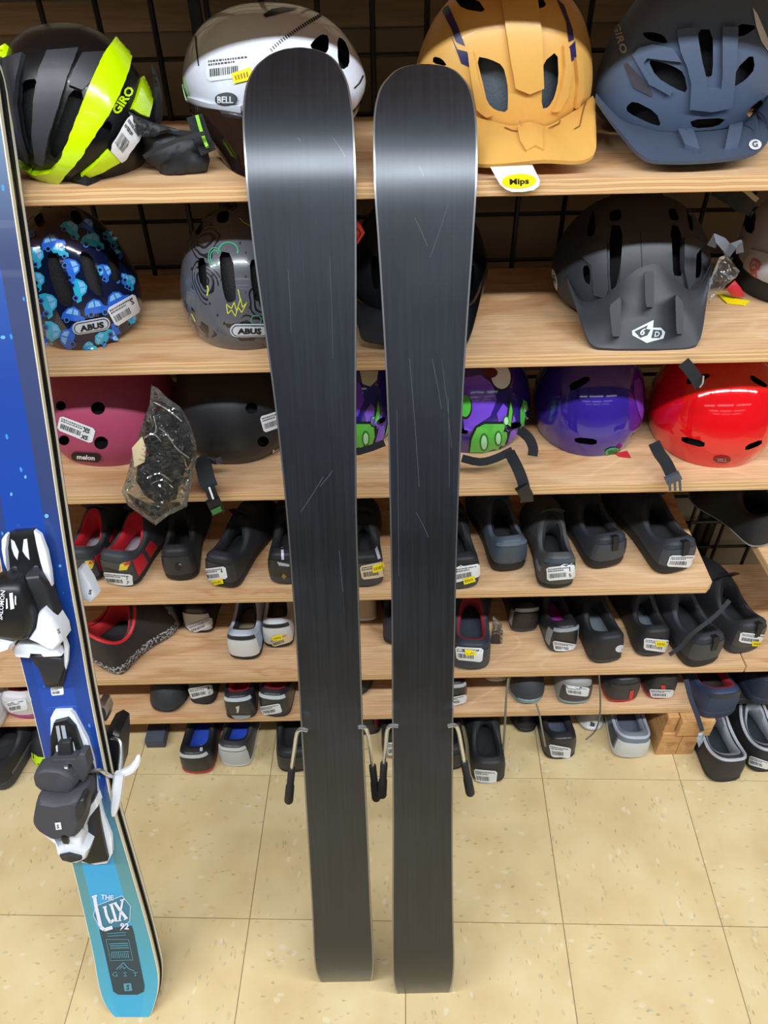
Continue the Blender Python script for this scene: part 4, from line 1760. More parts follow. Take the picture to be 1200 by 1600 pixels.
# 1 black and lime road helmet
H = helmet('black road helmet with broad lime green bands, at the left end of the top shelf', (-6, 246, 35, 284), Z1, GLB,
           vents=[[(34, 126), (60, 122), (54, 165), (50, 210), (46, 236), (41, 228), (36, 190), (31, 155)],
                  [(111, 138), (133, 146), (120, 188), (104, 225), (86, 250), (76, 236), (92, 192)],
                  [(158, 196), (168, 188), (176, 195), (172, 208), (160, 219), (149, 222), (147, 214)],
                  [(-2, 150), (6, 160), (12, 205), (22, 244), (8, 225), (0, 190)]], ratio=1.0, pitch=0, yaw=0, ex=2.0, flat=0.9, tuck=0.28)
b = H.outer
deco(H, 'center_rib', [[(76, 84), (122, 80), (106, 122), (92, 170), (78, 215), (70, 255), (58, 250), (54, 210), (56, 160), (64, 112)]], MGREY, target=b, off=0.006, wall=0.012, keep=True)
deco(H, 'side_rib', [[(8, 96), (40, 86), (30, 128), (27, 165), (34, 210), (46, 252), (32, 243), (16, 196), (6, 135)]], MGREY, target=b, off=0.006, wall=0.012, keep=True)
deco(H, 'front_rib', [[(128, 86), (162, 84), (150, 108), (138, 132), (128, 142), (108, 134), (114, 112)]], MGREY, target=b, off=0.005, wall=0.010, keep=True)
deco(H, 'lime_band', [[(190, 55), (203, 62), (202, 85), (195, 115), (182, 150), (166, 182), (146, 212), (126, 242), (106, 264), (93, 281), (72, 283), (50, 280), (28, 270), (12, 254), (4, 236), (5, 222),
                       (14, 242), (26, 256), (42, 264), (60, 267), (80, 264), (95, 246), (108, 216), (122, 178), (140, 130), (158, 90), (176, 64)]], LIME, target=b, off=0.007, wall=0.014, keep=True)
deco(H, 'lime_band', [[(222, 104), (229, 99), (236, 112), (236, 140), (233, 164), (228, 184), (215, 179), (203, 171), (211, 152), (219, 125)]], LIME, target=b, off=0.005, wall=0.010, keep=True)
deco(H, 'lime_band', [[(168, 232), (186, 249), (160, 264), (132, 275), (126, 270), (146, 254)]], LIME, target=b, off=0.005, wall=0.010, keep=True)
deco(H, 'lime_tip', [[(-2, 82), (14, 73), (8, 92), (-3, 104)]], LIME, target=b, off=0.005, wall=0.010)
b2 = bvh_of(H.shell)
lettering(H, 'GIRO', 191, 157, 13, LIME, ang=-57, target=b, bold=0.035, off=0.0015, keep=True, sx=1.05)
sticker(H, b, [(199, 178), (219, 207), (188, 251), (168, 231)], off=0.006, yellow=None)
deco(H, 'yellow_sticker', [[(204, 193), (208, 190), (214, 200), (210, 206)]], YEL, target=b, off=0.0075, keep=True)
V, Fc = ribbon(PY((118, 276, 0.985), (135, 282, 0.975), (150, 274, 0.99), (158, 268, 1.0)), 0.012, 0.006)
H.add('strap_buckle', V, Fc, BLK)
V, Fc = pillow([(236, 100), (246, 118), (254, 150), (254, 185), (246, 205), (232, 215), (228, 186), (236, 160), (240, 130)], H.fd['Y'] + 0.02, 0.02, d0=12)
H.add('rear_cradle', V, Fc, BLKM)

# 2 white helmet with dark visor lens
fdz = Z1 + 0.072
H = helmet('glossy white helmet with dark visor lens, behind the left black ski tip', (284, 572, 3, 196), fdz, mat('gloss_white', (222, 228, 240), 0.12, coat=0.6),
           vents=[[(483, 73), (492, 61), (503, 53), (514, 56), (513, 82), (500, 83)], [(527, 57), (538, 62), (546, 80), (546, 102), (535, 110), (528, 98)]],
           ratio=0.98, pitch=3, yaw=-20, ex=2.2, flat=0.95, tuck=0.14, fixY=1.158)
for o in list(H.e.children):
    pass
fd = H.fd
zr = H.fd['Z']
cx, cy, a_ = fd['X'], fd['Y'], fd['a']
V, Fc = [], []
n_ = 40
for layer, ro in ((0, 1.0), (1, 0.95)):
    for j in range(9):
        t = j / 8
        z = Z1 + 0.001 + (zr + 0.016 - Z1) * t
        k_ = 0.60 + 0.32 * math.sin(t * 1.5)
        yf = 0.978 + (cy - 0.93 * fd['b'] - 0.978) * t
        for i in range(n_ + 1):
            an = math.radians(-205 + 230 * i / n_)
            sy = math.sin(an)
            V.append((cx + a_ * ro * k_ * math.cos(an), cy + sy * (cy - yf if sy < 0 else 0.06) * ro, z))
w_ = n_ + 1
of = 9 * w_
for j in range(8):
    for i in range(n_):
        q = j * w_ + i
        Fc.append((q, q + 1, q + w_ + 1, q + w_))
        Fc.append((of + q, of + q + w_, of + q + w_ + 1, of + q + 1))
for i in range(n_):
    Fc.append((i + 1, i, of + i, of + i + 1))
    q = 8 * w_ + i
    Fc.append((q, q + 1, of + q + 1, of + q))
for j in range(8):
    Fc.append((j * w_, (j + 1) * w_, of + (j + 1) * w_, of + j * w_))
    q = j * w_ + n_
    Fc.append((q + w_, q, of + q, of + q + w_))
H.add('visor_lens', V, Fc, mat('smoked_lens', (30, 20, 18), 0.06, coat=0.8))
b = H.bvh
deco(H, 'raised_brow', [[(296, 150), (330, 160), (378, 164), (378, 178), (350, 178), (318, 177), (292, 172), (285, 160)]], mat('gloss_white', (222, 228, 240), 0.12), target=H.outer, off=0.004, wall=0.008, keep=True)
deco(H, 'crown_slot', [[(411, 24), (425, 15), (442, 12), (466, 14), (448, 19), (430, 24), (415, 28)]], GLB, off=0.001)
dash = []
for k in range(24):
    t = k / 23
    x, y = 424 + 76 * t, 79 - 54 * t ** 0.85
    dash += stroke([(x - 1.5, y - 3), (x + 2, y + 1.6)], 1.2 + 1.6 * t)
o = deco(H, 'dash_print', dash, INKB, off=0.0009)
if o:
    o['kind'] = 'stuff'
deco(H, 'side_line', stroke([(306, 56), (307, 72), (311, 103)], 1.8) + stroke([(567, 118), (561, 130), (553, 138)], 2.4), INKB, off=0.0009)
deco(H, 'green_stripes', stroke([(288, 120), (294, 145), (300, 164)], 3.0) + stroke([(286, 132), (290, 150), (294, 162)], 2), mat('pale_green', (176, 222, 150), 0.4), off=0.0009)
o = deco(H, 'emblem_plate', [ell(355, 154, 16.5, 10)], mat('badge_grey', (120, 124, 132), 0.3, metal=0.6), off=0.0012, target=H.outer, keep=True)
deco(H, 'emblem_field', [ell(355, 154, 14, 8)], mat('badge_dark', (86, 90, 100), 0.3), off=0.0045, target=H.outer, keep=True)
deco(H, 'emblem_plate', [ell(355, 154, 16.5, 10)], mat('badge_grey', (120, 124, 132), 0.3, metal=0.6), off=0.0042, target=H.outer, keep=True)
lettering(H, 'BELL', 355, 154, 8.5, SIGNW, target=H.outer, bold=0.03, off=0.0052, keep=True)
sticker(H, b, [(322, 91), (396, 83), (398, 118), (324, 128)], yellow=[(363, 115), (393, 105), (396, 124), (367, 131)], off=0.0012, seed=4)
V, Fc = ribbon(PY((304, 182, 1.03), (310, 200, 1.02), (318, 222, 1.0), (326, 238, 0.995)), 0.02, 0.004)
H.add('strap', V, Fc, WEB)
V, Fc = ribbon(PY((308, 182, 1.025), (313, 200, 1.015), (319, 218, 0.995), (324, 230, 0.99)), 0.004, 0.006)
H.add('strap_stripe', V, Fc, mat('green_web', (130, 190, 50), 0.6))

# black cloth pouch on the top shelf
PT = Thing('cloth_pouch', 'crumpled black cloth pouch lying between the lime helmet and the white helmet', 'pouch', onY(275, 270, 1.03))
PT.base.z = PT.e.location.z = Z1
V, Fc = pillow([(230, 199), (256, 196), (284, 203), (312, 206), (323, 226), (328, 250), (324, 268), (308, 274), (280, 277), (254, 277), (244, 262), (228, 252), (222, 243), (231, 232), (216, 214)], 1.012, 0.024, noise=0.0022, d0=18, seed=3, slope=0.02, maxlen=16)
PT.add('bag', V, Fc, mat('black_nylon', (30, 34, 38), 0.6, bump=0.3, bscale=30), sharp=180)
V, Fc = pillow([(200, 174), (214, 181), (240, 192), (284, 203), (262, 207), (240, 214), (222, 214), (212, 200)], 1.0, 0.006, noise=0.002, d0=10, seed=5, slope=0.01)
PT.add('flap', V, Fc, mat('black_nylon', (30, 34, 38), 0.55), sharp=60)
V, Fc = ribbon(PY((226, 245, 0.985), (246, 232, 0.978), (280, 218, 0.98), (320, 208, 0.985)), 0.005, 0.003)
PT.add('seam', V, Fc, BLKM)

# 3 yellow trail helmet
YM = mat('mustard_satin', (214, 164, 84), 0.42, coat=0.1)
H = helmet('mustard yellow trail helmet with peak and navy stripes, behind the right black ski tip', (644, 926, -34, 226), Z1 + 0.006, YM,
           vents=[[(744, 88), (765, 92), (786, 102), (793, 130), (794, 152), (793, 176), (773, 172), (761, 160), (755, 133)],
                  [(849, 97), (871, 79), (873, 123), (867, 151), (857, 168), (846, 170), (847, 123)],
                  [(677, 88), (690, 91), (700, 104), (676, 99)], [(709, -4), (746, -2), (761, 20), (722, 14)], [(832, -2), (848, -2), (855, 9), (838, 15)]],
           ratio=1.2, pitch=10, yaw=6, ex=2.15, foam=FOAMG, far=0.05, deep=0.74, full=0.62)
b = H.outer
deco(H, 'center_ridge', [[(781, -10), (836, -10), (841, 30), (844, 62), (847, 137), (826, 146), (804, 137), (796, 90), (790, 50)]], YM, target=b, off=0.006, wall=0.012, keep=True, maxlen=12)
deco(H, 'side_panel', [[(732, 82), (740, 80), (748, 120), (757, 155), (770, 178), (760, 182), (745, 170), (738, 130)]], YM, target=b, off=0.005, wall=0.010, keep=True)
deco(H, 'side_panel', [[(878, 72), (886, 76), (890, 110), (884, 150), (872, 172), (862, 174), (874, 140), (880, 105)]], YM, target=b, off=0.005, wall=0.010, keep=True)
deco(H, 'side_panel', [[(896, 90), (906, 100), (909, 140), (902, 165), (896, 168), (900, 130)]], YM, target=b, off=0.005, wall=0.010, keep=True)
deco(H, 'navy_stripe', [[(689, 14), (701, 9), (715, 40), (727, 72), (713, 66), (706, 46)]], NAVY, target=b, off=0.0009)
deco(H, 'navy_stripe', [[(703, 51), (715, 77), (730, 81), (738, 107), (721, 99), (713, 77)]], NAVY, target=b, off=0.0009)
deco(H, 'navy_stripe', [[(645, 66), (656, 30), (668, 2), (699, 0), (684, 14), (668, 32), (660, 56), (648, 82)]], mat('dark_navy', (24, 22, 44), 0.4), target=b, off=0.0009)
deco(H, 'navy_stripe', [[(869, -2), (881, 9), (894, 46), (896, 62), (888, 66), (884, 34)]], NAVY, target=b, off=0.0009)
deco(H, 'navy_stripe', [[(889, 73), (898, 64), (900, 89), (889, 100)]], NAVY, target=b, off=0.0009)
deco(H, 'groove_line', stroke([(906, 112), (906, 140), (902, 166)], 1.2), mat('brown_groove', (120, 84, 30), 0.5), target=b, off=0.001)
visor(H, [(716, 160), (740, 180), (772, 190), (800, 196), (826, 190), (852, 196), (880, 182), (904, 166), (922, 150)],
      [(716, 246), (735, 256), (770, 258), (810, 255), (850, 251), (900, 253), (922, 247), (931, 232), (931, 190)],
      [1.02, 0.99, 0.968, 0.962, 0.962, 0.965, 0.972, 0.985, 1.05], YM, bulge=0.008)
vb = H.vbvh
deco(H, 'visor_ridge', [[(808, 200), (826, 204), (846, 200), (848, 236), (836, 230), (822, 238), (812, 222)]], YM, target=vb, off=0.003, wall=0.005, keep=True)
deco(H, 'visor_groove', stroke([(788, 200), (800, 205), (816, 207)], 1.6) + stroke([(852, 204), (874, 194), (880, 172)], 1.6) + stroke([(897, 203), (906, 198), (912, 170), (920, 150)], 1.6) + stroke([(812, 190), (822, 220)], 1.2),
     mat('brown_groove', (120, 84, 30), 0.5), target=vb, off=0.0012)
MT = Thing('hang_tag', 'white hang tag with yellow oval under the mustard yellow helmet peak', 'tag', onY(805, 296, 0.95))
q = [(766, 261), (832, 258), (838, 270), (844, 282), (842, 291), (834, 297), (817, 300), (800, 300), (790, 296), (781, 288), (774, 276)]
P_ = [onY(a, c, 0.952) for a, c in q]
V = P_ + [p + Vector((0, 0.0008, 0)) for p in P_]
n_ = len(q)
Fc = [tuple(range(n_))[::-1], tuple(range(n_, 2 * n_))] + [(k, (k + 1) % n_, n_ + (k + 1) % n_, n_ + k) for k in range(n_)]
c_ = MT.add('card', V, Fc, WHITE, smooth=False)
cb = bvh_of(c_)
deco(MT, 'yellow_oval', [ell(811, 283, 27, 11.5, 24, -3)], YEL, target=cb, off=0.0003)
lettering(MT, 'Mips', 811, 283, 8.5, INKB, ang=-3, target=cb, bold=0.03, off=0.0006, sx=1.35)

# 4 slate blue trail helmet
SL = mat('slate_matte', (78, 92, 114), 0.5)
SLD = mat('slate_dark', (66, 78, 98), 0.5)
H = helmet('matte slate blue trail helmet with peak, at the right end of the top shelf', (928, 1222, -44, 206), Z1 + 0.006, SL,
           vents=[[(1012, 93), (1034, 97), (1054, 104), (1069, 114), (1075, 146), (1054, 138), (1025, 120)], [(1090, 46), (1114, 46), (1114, 117), (1107, 121), (1100, 117), (1094, 80)],
                  [(1145, 137), (1150, 108), (1176, 83), (1180, 107), (1165, 125)], [(978, 167), (990, 157), (1025, 175), (1034, 198), (1013, 192), (981, 176)],
                  [(1002, 51), (1020, 50), (1037, 55), (1045, 69), (1013, 63)], [(1153, 36), (1185, 41), (1165, 55), (1152, 58)],
                  [(1077, 187), (1136, 184), (1121, 198), (1083, 201)], [(1166, 175), (1190, 153), (1193, 168), (1172, 187)]],
           ratio=1.2, pitch=10, yaw=4, ex=2.3, far=0.05, deep=0.78, full=0.55)
b = H.outer
deco(H, 'rib', [[(1056, 46), (1086, 42), (1094, 90), (1101, 120), (1103, 137), (1124, 137), (1126, 118), (1126, 42), (1150, 42), (1147, 100), (1144, 140), (1140, 166), (1110, 172), (1076, 168), (1078, 130), (1072, 104), (1062, 80)]], SL, target=b, off=0.006, wall=0.012, keep=True)
deco(H, 'side_rib', [[(990, 86), (1000, 74), (1020, 69), (1050, 75), (1064, 96), (1046, 94), (1012, 90), (1006, 98), (1020, 124), (1050, 141), (1046, 148), (1014, 130)]], SL, target=b, off=0.005, wall=0.010, keep=True)
deco(H, 'glossy_inset', [[(975, 99), (981, 98), (990, 108), (1008, 126), (1019, 144), (1019, 151), (990, 137)]], mat('gloss_taupe', (70, 66, 72), 0.15, coat=0.5), target=b, off=0.0015)
deco(H, 'pad_lip', [[(930, 188), (940, 196), (958, 206), (972, 214), (974, 220), (960, 222), (944, 214), (934, 204)]], mat('pale_foam', (178, 178, 164), 0.6), target=b, off=0.003, wall=0.006, keep=True)
lettering(H, 'GIRO', 970, 60, 10.5, mat('grey_letter', (176, 176, 172), 0.5), ang=74, target=b, bold=0.03, off=0.0012, keep=True, sx=1.35)
visor(H, [(932, 156), (950, 172), (972, 188), (1005, 198), (1037, 206), (1080, 206), (1127, 202), (1159, 194), (1190, 176), (1214, 160)],
      [(930, 153), (950, 182), (970, 208), (1007, 247), (1054, 253), (1112, 251), (1165, 244), (1190, 232), (1206, 208), (1216, 164)],
      [1.06, 1.03, 1.01, 0.975, 0.965, 0.965, 0.972, 0.985, 1.02, 1.07], SLD, bulge=0.008)
vs_t = [v.co + H.base for v in H.visor.data.vertices] + [v.co + H.base for v in H.shell.data.vertices]
fs_t = [tuple(p.vertices) for p in H.visor.data.polygons] + [tuple(i + len(H.visor.data.vertices) for i in p.vertices) for p in H.shell.data.polygons]
both = BVHTree.FromPolygons(vs_t, fs_t)
deco(H, 'visor_strut', [[(1031, 141), (1048, 144), (1066, 155), (1074, 180), (1092, 240), (1080, 236), (1069, 232), (1050, 190)]], SL, target=H.vbvh, off=0.005, wall=0.007, keep=True)
deco(H, 'visor_strut', [[(1150, 140), (1162, 132), (1174, 128), (1166, 180), (1153, 230), (1143, 233), (1132, 233), (1142, 190)]], SL, target=H.vbvh, off=0.005, wall=0.007, keep=True)
deco(H, 'round_emblem', [ell(1180, 227, 10, 8)], SIGNW, target=H.vbvh, off=0.001, keep=True)
lettering(H, 'G', 1180, 227, 9, SLD, target=H.vbvh, bold=0.02, off=0.0018, keep=True)
deco(H, 'price_label', [[(1175, 12), (1182, 22), (1196, 54), (1204, 76), (1206, 88), (1196, 76), (1188, 64), (1180, 40)]], WHITE, target=b, off=0.0015, keep=True)
T_ = Thing('hang_tag', 'yellow hang tag at the right edge of the top shelf behind the slate blue helmet', 'tag', onY(1200, 236, 1.02))
P_ = [onY(a, c, 1.10) for a, c in ((1193, 186), (1212, 180), (1214, 226), (1190, 232))]
V = P_ + [p + Vector((0, 0.001, 0)) for p in P_]
T_.add('card', V, [(3, 2, 1, 0), (4, 5, 6, 7), (0, 1, 5, 4), (1, 2, 6, 5), (2, 3, 7, 6), (3, 0, 4, 7)], YEL, smooth=False)
T_.add('printed_lines', [onY(a, c, 1.0988) for l in ((194, 198), (204, 208), (214, 217)) for a, c in ((1194, l[0]), (1208, l[0] - 2), (1208, l[1] - 2), (1194, l[1]))],
       [(0, 3, 2, 1), (4, 7, 6, 5), (8, 11, 10, 9)], INKB, smooth=False)

# 5 blue helmet printed with small cars
DN = mat('dark_navy_gloss', (10, 20, 52), 0.12, coat=0.7)
MESH = mat('vent_mesh', (34, 34, 38), 0.7, bump=1.0, bscale=700)
H = helmet('dark blue child helmet printed with light blue cars, at the left of the second shelf', (24, 222, 320, 547), Z2, DN,
           vents=[[(72, 396), (89, 396), (98, 421), (115, 460), (114, 478), (104, 480), (93, 474), (80, 440)], [(124, 392), (142, 397), (152, 423), (162, 456), (160, 464), (150, 461), (138, 448), (129, 420)],
                  [(36, 422), (48, 426), (62, 458), (56, 466), (44, 448)], [(167, 395), (181, 393), (188, 421), (185, 443), (177, 438), (171, 417)],
                  [(50, 332), (65, 330), (71, 352), (58, 356)], [(108, 330), (124, 328), (130, 348), (116, 352)]],
           ratio=1.12, pitch=10, yaw=-12, ex=2.1, foam=MESH, far=0.03)
CYAN, BLUE = mat('car_cyan', (40, 178, 214), 0.2, coat=0.4), mat('car_blue', (40, 104, 214), 0.2, coat=0.4)
WINM, RINGM = mat('car_window', (130, 190, 240), 0.25), mat('car_ring', (60, 120, 200), 0.3)
cars = [(113, 420, 14, 70, 1), (124, 452, 14, 75, 0), (77, 475, 15, 68, 0), (150, 480, 15, -10, 1), (115, 492, 14, 10, 1), (82, 520, 15, 85, 0), (107, 525, 15, -75, 1), (160, 528, 13, -65, 0), (183, 467, 14, -25, 1),
        (58, 400, 13, 60, 0), (60, 438, 12, 65, 0), (56, 498, 13, 70, 1), (165, 425, 11, 65, 1), (155, 425, 8, 70, 0), (193, 437, 11, 30, 1), (203, 440, 10, 60, 0), (205, 498, 10, 50, 0), (180, 521, 12, -120, 1),
        (93, 392, 11, 10, 0), (82, 378, 14, -15, 1), (112, 358, 13, 40, 0), (145, 376, 14, 15, 0), (137, 352, 11, 40, 1), (40, 372, 12, -60, 1), (175, 372, 12, 50, 0), (182, 400, 11, 60, 1), (44, 460, 10, 70, 1), (66, 535, 9, 20, 1), (140, 540, 8, 0, 0)]
for k, (x, y, r, an, cb_) in enumerate(cars):
    r *= 1.3
    c, s_ = math.cos(math.radians(an)), math.sin(math.radians(an))
    tr = lambda P: [(x + a * r * c - q * r * s_, y + a * r * s_ + q * r * c) for a, q in P]
    body = tr([(-1.0, 0.5), (-0.95, 0.0), (-0.6, -0.5), (-0.1, -0.72), (0.4, -0.5), (0.62, -0.05), (1.0, 0.08), (1.1, 0.5)])
    win = [tr([(-0.7, -0.05), (-0.5, -0.42), (-0.15, -0.56), (-0.15, -0.05)]), tr([(-0.05, -0.05), (-0.05, -0.56), (0.28, -0.42), (0.42, -0.05)])]
    wheels = [tr([(cxw + 0.26 * math.cos(t), 0.5 + 0.26 * math.sin(t)) for t in [2 * math.pi * i / 10 for i in range(10)]]) for cxw in (-0.5, 0.62)]
    hubs = [tr([(cxw + 0.16 * math.cos(t), 0.5 + 0.16 * math.sin(t)) for t in [2 * math.pi * i / 8 for i in range(8)]]) for cxw in (-0.5, 0.62)]
    parts = [drape(H.bvh, [body], 0.0006) + (0,), drape(H.bvh, win, 0.0009) + (1,), drape(H.bvh, wheels, 0.0010) + (2,), drape(H.bvh, hubs, 0.0013) + (3,)]
    V, Fc, mi = join(*parts)
    if V:
        H.add('printed_car', V, Fc, [CYAN if cb_ == 0 else BLUE, WINM, RINGM, DN], mi)
deco(H, 'emblem_plate', [pill(142, 508, 29, 10, -10)], mat('silver_print', (190, 196, 206), 0.35), target=H.outer, off=0.0024, keep=True)
deco(H, 'emblem_ring', [pill(142, 508, 26.5, 8, -10)], DN, target=H.outer, off=0.0030, keep=True)
deco(H, 'emblem_field', [pill(142, 508, 25, 6.8, -10)], mat('silver_print', (190, 196, 206), 0.35), target=H.outer, off=0.0036, keep=True)
lettering(H, 'ABUS', 143, 508, 8, INKB, ang=-10, target=H.outer, bold=0.05, off=0.0043, keep=True, sx=1.25)
sticker(H, H.outer, [(165, 482), (208, 458), (218, 486), (180, 510)], off=0.0022, big='S', seed=9)

# 6 grey doodle helmet
H = helmet('grey child helmet with doodles, beside the left black ski on the second shelf', (281, 492, 318, 547), Z2, DOODLE,
           vents=[[(309, 403), (321, 403), (324, 448), (318, 448), (311, 440)], [(342, 392), (363, 396), (370, 466), (362, 473), (353, 472), (346, 443)], [(390, 405), (407, 407), (412, 468), (398, 472), (392, 440)],
                  [(305, 350), (317, 343), (315, 363), (305, 368)], [(339, 332), (358, 329), (357, 347), (339, 349)]],
           ratio=1.12, pitch=10, yaw=0, ex=2.1, foam=MESH, far=0.03)
GRN, YLW = mat('doodle_green', (60, 160, 120), 0.3), mat('doodle_yellow', (196, 200, 70), 0.3)
arc = lambda cx, cy, rx, ry, a0, a1, n=10: [(cx + rx * math.cos(math.radians(a0 + (a1 - a0) * i / n)), cy + ry * math.sin(math.radians(a0 + (a1 - a0) * i / n))) for i in range(n + 1)]
for P_, w2 in [(arc(336, 402, 7, 11, 60, 330), 1.5), (arc(336, 402, 10, 15, 60, 330), 1.3), (arc(357, 392, 15, 13, 180, 380), 2.2), (arc(400, 500, 8, 8, 0, 360, 12), 1.3)]:
    deco(H, 'doodle_arc', stroke(P_, w2), GRN)
for P_, w2 in [([(354, 475), (362, 482), (366, 472), (370, 486), (376, 466), (379, 480), (386, 472), (378, 488), (372, 480), (368, 494), (362, 484), (356, 490), (354, 475)], 1.5), ([(372, 452), (376, 470)], 1.6),
               ([(374, 341), (380, 348), (392, 354)], 1.5), ([(300, 490), (306, 502)], 1.8), ([(322, 440), (326, 452), (324, 462)], 2)]:
    deco(H, 'doodle_line', stroke(P_, w2), YLW)
deco(H, 'doodle_dashes', [ell(x, y, 1.2, 2.6, 6, 15) for x, y in ((330, 350), (336, 372), (375, 380), (384, 432), (328, 474), (340, 492), (390, 480), (376, 508), (350, 505), (300, 420), (304, 384), (322, 386), (384, 395), (332, 430), (398, 458))], INKB)['kind'] = 'stuff'
deco(H, 'emblem_plate', [pill(390, 515, 30, 10, 0)], mat('silver_print', (190, 196, 206), 0.35), target=H.outer, off=0.0024, keep=True)
deco(H, 'emblem_ring', [pill(390, 515, 27.5, 8, 0)], INKB, target=H.outer, off=0.0030, keep=True)
deco(H, 'emblem_field', [pill(390, 515, 26, 6.8, 0)], mat('silver_print', (190, 196, 206), 0.35), target=H.outer, off=0.0036, keep=True)
lettering(H, 'ABUS', 390, 515, 8, INKB, target=H.outer, bold=0.05, off=0.0043, keep=True, sx=1.25)

# 7 black helmet behind the right ski
BM = mat('satin_black', (24, 26, 32), 0.34)
H = helmet('satin black helmet with red diamond emblem, mostly hidden behind the right black ski', (546, 762, 296, 505), Z2 + 0.002, BM,
           vents=[[(579, 400), (592, 400), (594, 452), (582, 450)], [(735, 415), (742, 415), (740, 450), (734, 455)]], ratio=1.15, pitch=8, ex=2.2)
RT = [onY(a, c, 1.0) for a, c in ((545, 360), (554, 343), (561, 347), (570, 364), (560, 380), (554, 384))]
H.add('red_tag', RT + [p + Vector((0, 0.003, 0)) for p in RT], [tuple(range(6))[::-1], tuple(range(6, 12))] + [(k, (k + 1) % 6, 6 + (k + 1) % 6, 6 + k) for k in range(6)], mat('coral_red', (228, 70, 62), 0.4), smooth=False)
V, Fc = ribbon([onY(555, 352, 0.9985), onY(564, 364, 0.9985)], 0.0012, 0.001)
H.add('tag_line', V, Fc, mat('dark_red', (140, 30, 34), 0.4))
V, Fc = ribbon([onY(564, 364, 0.9985), onY(556, 377, 0.9985)], 0.0012, 0.001)
H.add('tag_line', V, Fc, mat('dark_red', (140, 30, 34), 0.4))
V, Fc = tube([onY(556, 346, 1.002), onY(566, 338, 1.04), onY(580, 334, H.fd['Y'] - 0.03)], 0.001, 5)
H.add('tag_cord', V, Fc, BLK)
visor(H, [(548, 452), (562, 470), (590, 482), (640, 488), (700, 484), (740, 470), (760, 405)], [(552, 482), (560, 512), (573, 532), (640, 540), (700, 538), (733, 530), (763, 408)],
      [1.02, 0.99, 0.978, 0.972, 0.972, 0.978, 1.06], MGREY, bulge=0.008)

# 8 charcoal helmet with long peak
CH = mat('charcoal_matte', (50, 53, 58), 0.5)
H = helmet('matte charcoal helmet with large vented peak, on the second shelf at right', (862, 1111, 300, 506), Z2 + 0.004, CH,
           vents=[[(952, 352), (972, 352), (972, 400), (965, 440), (960, 452), (953, 452)], [(1047, 350), (1063, 355), (1067, 400), (1067, 432), (1050, 430)], [(916, 364), (922, 340), (928, 325), (931, 364), (921, 371)],
                  [(910, 416), (921, 414), (923, 446), (913, 440)], [(1086, 400), (1096, 384), (1096, 420), (1094, 432), (1086, 436)], [(1071, 319), (1080, 336), (1084, 361), (1077, 358)], [(952, 330), (970, 326), (971, 344), (953, 346)], [(1044, 326), (1056, 326), (1062, 345), (1047, 344)],
                  [(952, 474), (971, 460), (970, 500), (955, 500)], [(1055, 456), (1068, 470), (1068, 500), (1057, 500)], [(1007, 450), (1022, 450), (1022, 486), (1009, 486)]],
           ratio=1.2, pitch=8, ex=2.15, far=0.05, deep=0.78)
b = H.outer
deco(H, 'center_plate', [[(973, 372), (1000, 365), (1030, 366), (1047, 372), (1050, 440), (1036, 470), (990, 470), (968, 446)]], CH, target=b, off=0.004, wall=0.009, keep=True)
deco(H, 'plate_seam', stroke([(1000, 366), (1002, 412), (1003, 440)], 1.3), INKB, target=b, off=0.0046, keep=True)
deco(H, 'side_rib', [[(905, 396), (926, 382), (949, 378), (951, 450), (948, 465), (930, 460), (926, 415)]], CH, target=b, off=0.005, wall=0.010, keep=True)
deco(H, 'side_rib', [[(1066, 372), (1084, 376), (1098, 382), (1084, 398), (1082, 440), (1072, 452), (1066, 420)]], CH, target=b, off=0.005, wall=0.010, keep=True)
visor(H, [(884, 436), (905, 466), (926, 470), (948, 460), (975, 436), (1000, 418), (1026, 414), (1050, 436), (1072, 452), (1090, 448), (1110, 408)],
      [(886, 440), (904, 490), (922, 537), (951, 545), (985, 546), (1015, 546), (1040, 546), (1078, 543), (1094, 530), (1103, 478), (1112, 410)],
      [1.05, 1.01, 0.975, 0.968, 0.966, 0.965, 0.966, 0.968, 0.978, 1.02, 1.06], CH,
      cuts=[[(952, 477), (971, 462), (970, 526), (957, 526)], [(1055, 459), (1068, 472), (1068, 522), (1057, 522)], [(1007, 424), (1022, 424), (1022, 480), (1009, 480)]], bulge=0.008, thick=0.004)
vb = H.vbvh
LW = mat('pale_logo', (206, 214, 222), 0.45)
deco(H, 'emblem_outline', [[(987, 517), (999, 511), (1021, 500), (1020, 512), (1032, 512), (1039, 519), (1036, 529), (1020, 533), (1010, 536), (1003, 532), (988, 524)]], LW, target=vb, off=0.001, keep=True)
deco(H, 'emblem_dark', [[(991, 518), (1012, 508), (1009, 514), (1016, 515), (1011, 524), (1000, 528)], [(1020, 515), (1033, 516), (1034, 522), (1030, 528), (1017, 528)]], CH, target=vb, off=0.0016, keep=True)
lettering(H, '6', 1003, 518, 11, LW, ang=12, target=vb, bold=0.02, off=0.0022, keep=True, shear=0.2)
lettering(H, 'D', 1025, 522, 8, LW, target=vb, bold=0.02, off=0.0022, keep=True, shear=0.2)
deco(H, 'side_emblem', [ell(867.5, 437, 3.6, 17, 16, -10)], LW, target=b, off=0.0012, keep=True)
lettering(H, '6D', 867.5, 438, 5.5, CH, ang=75, target=b, bold=0.02, off=0.002, keep=True)

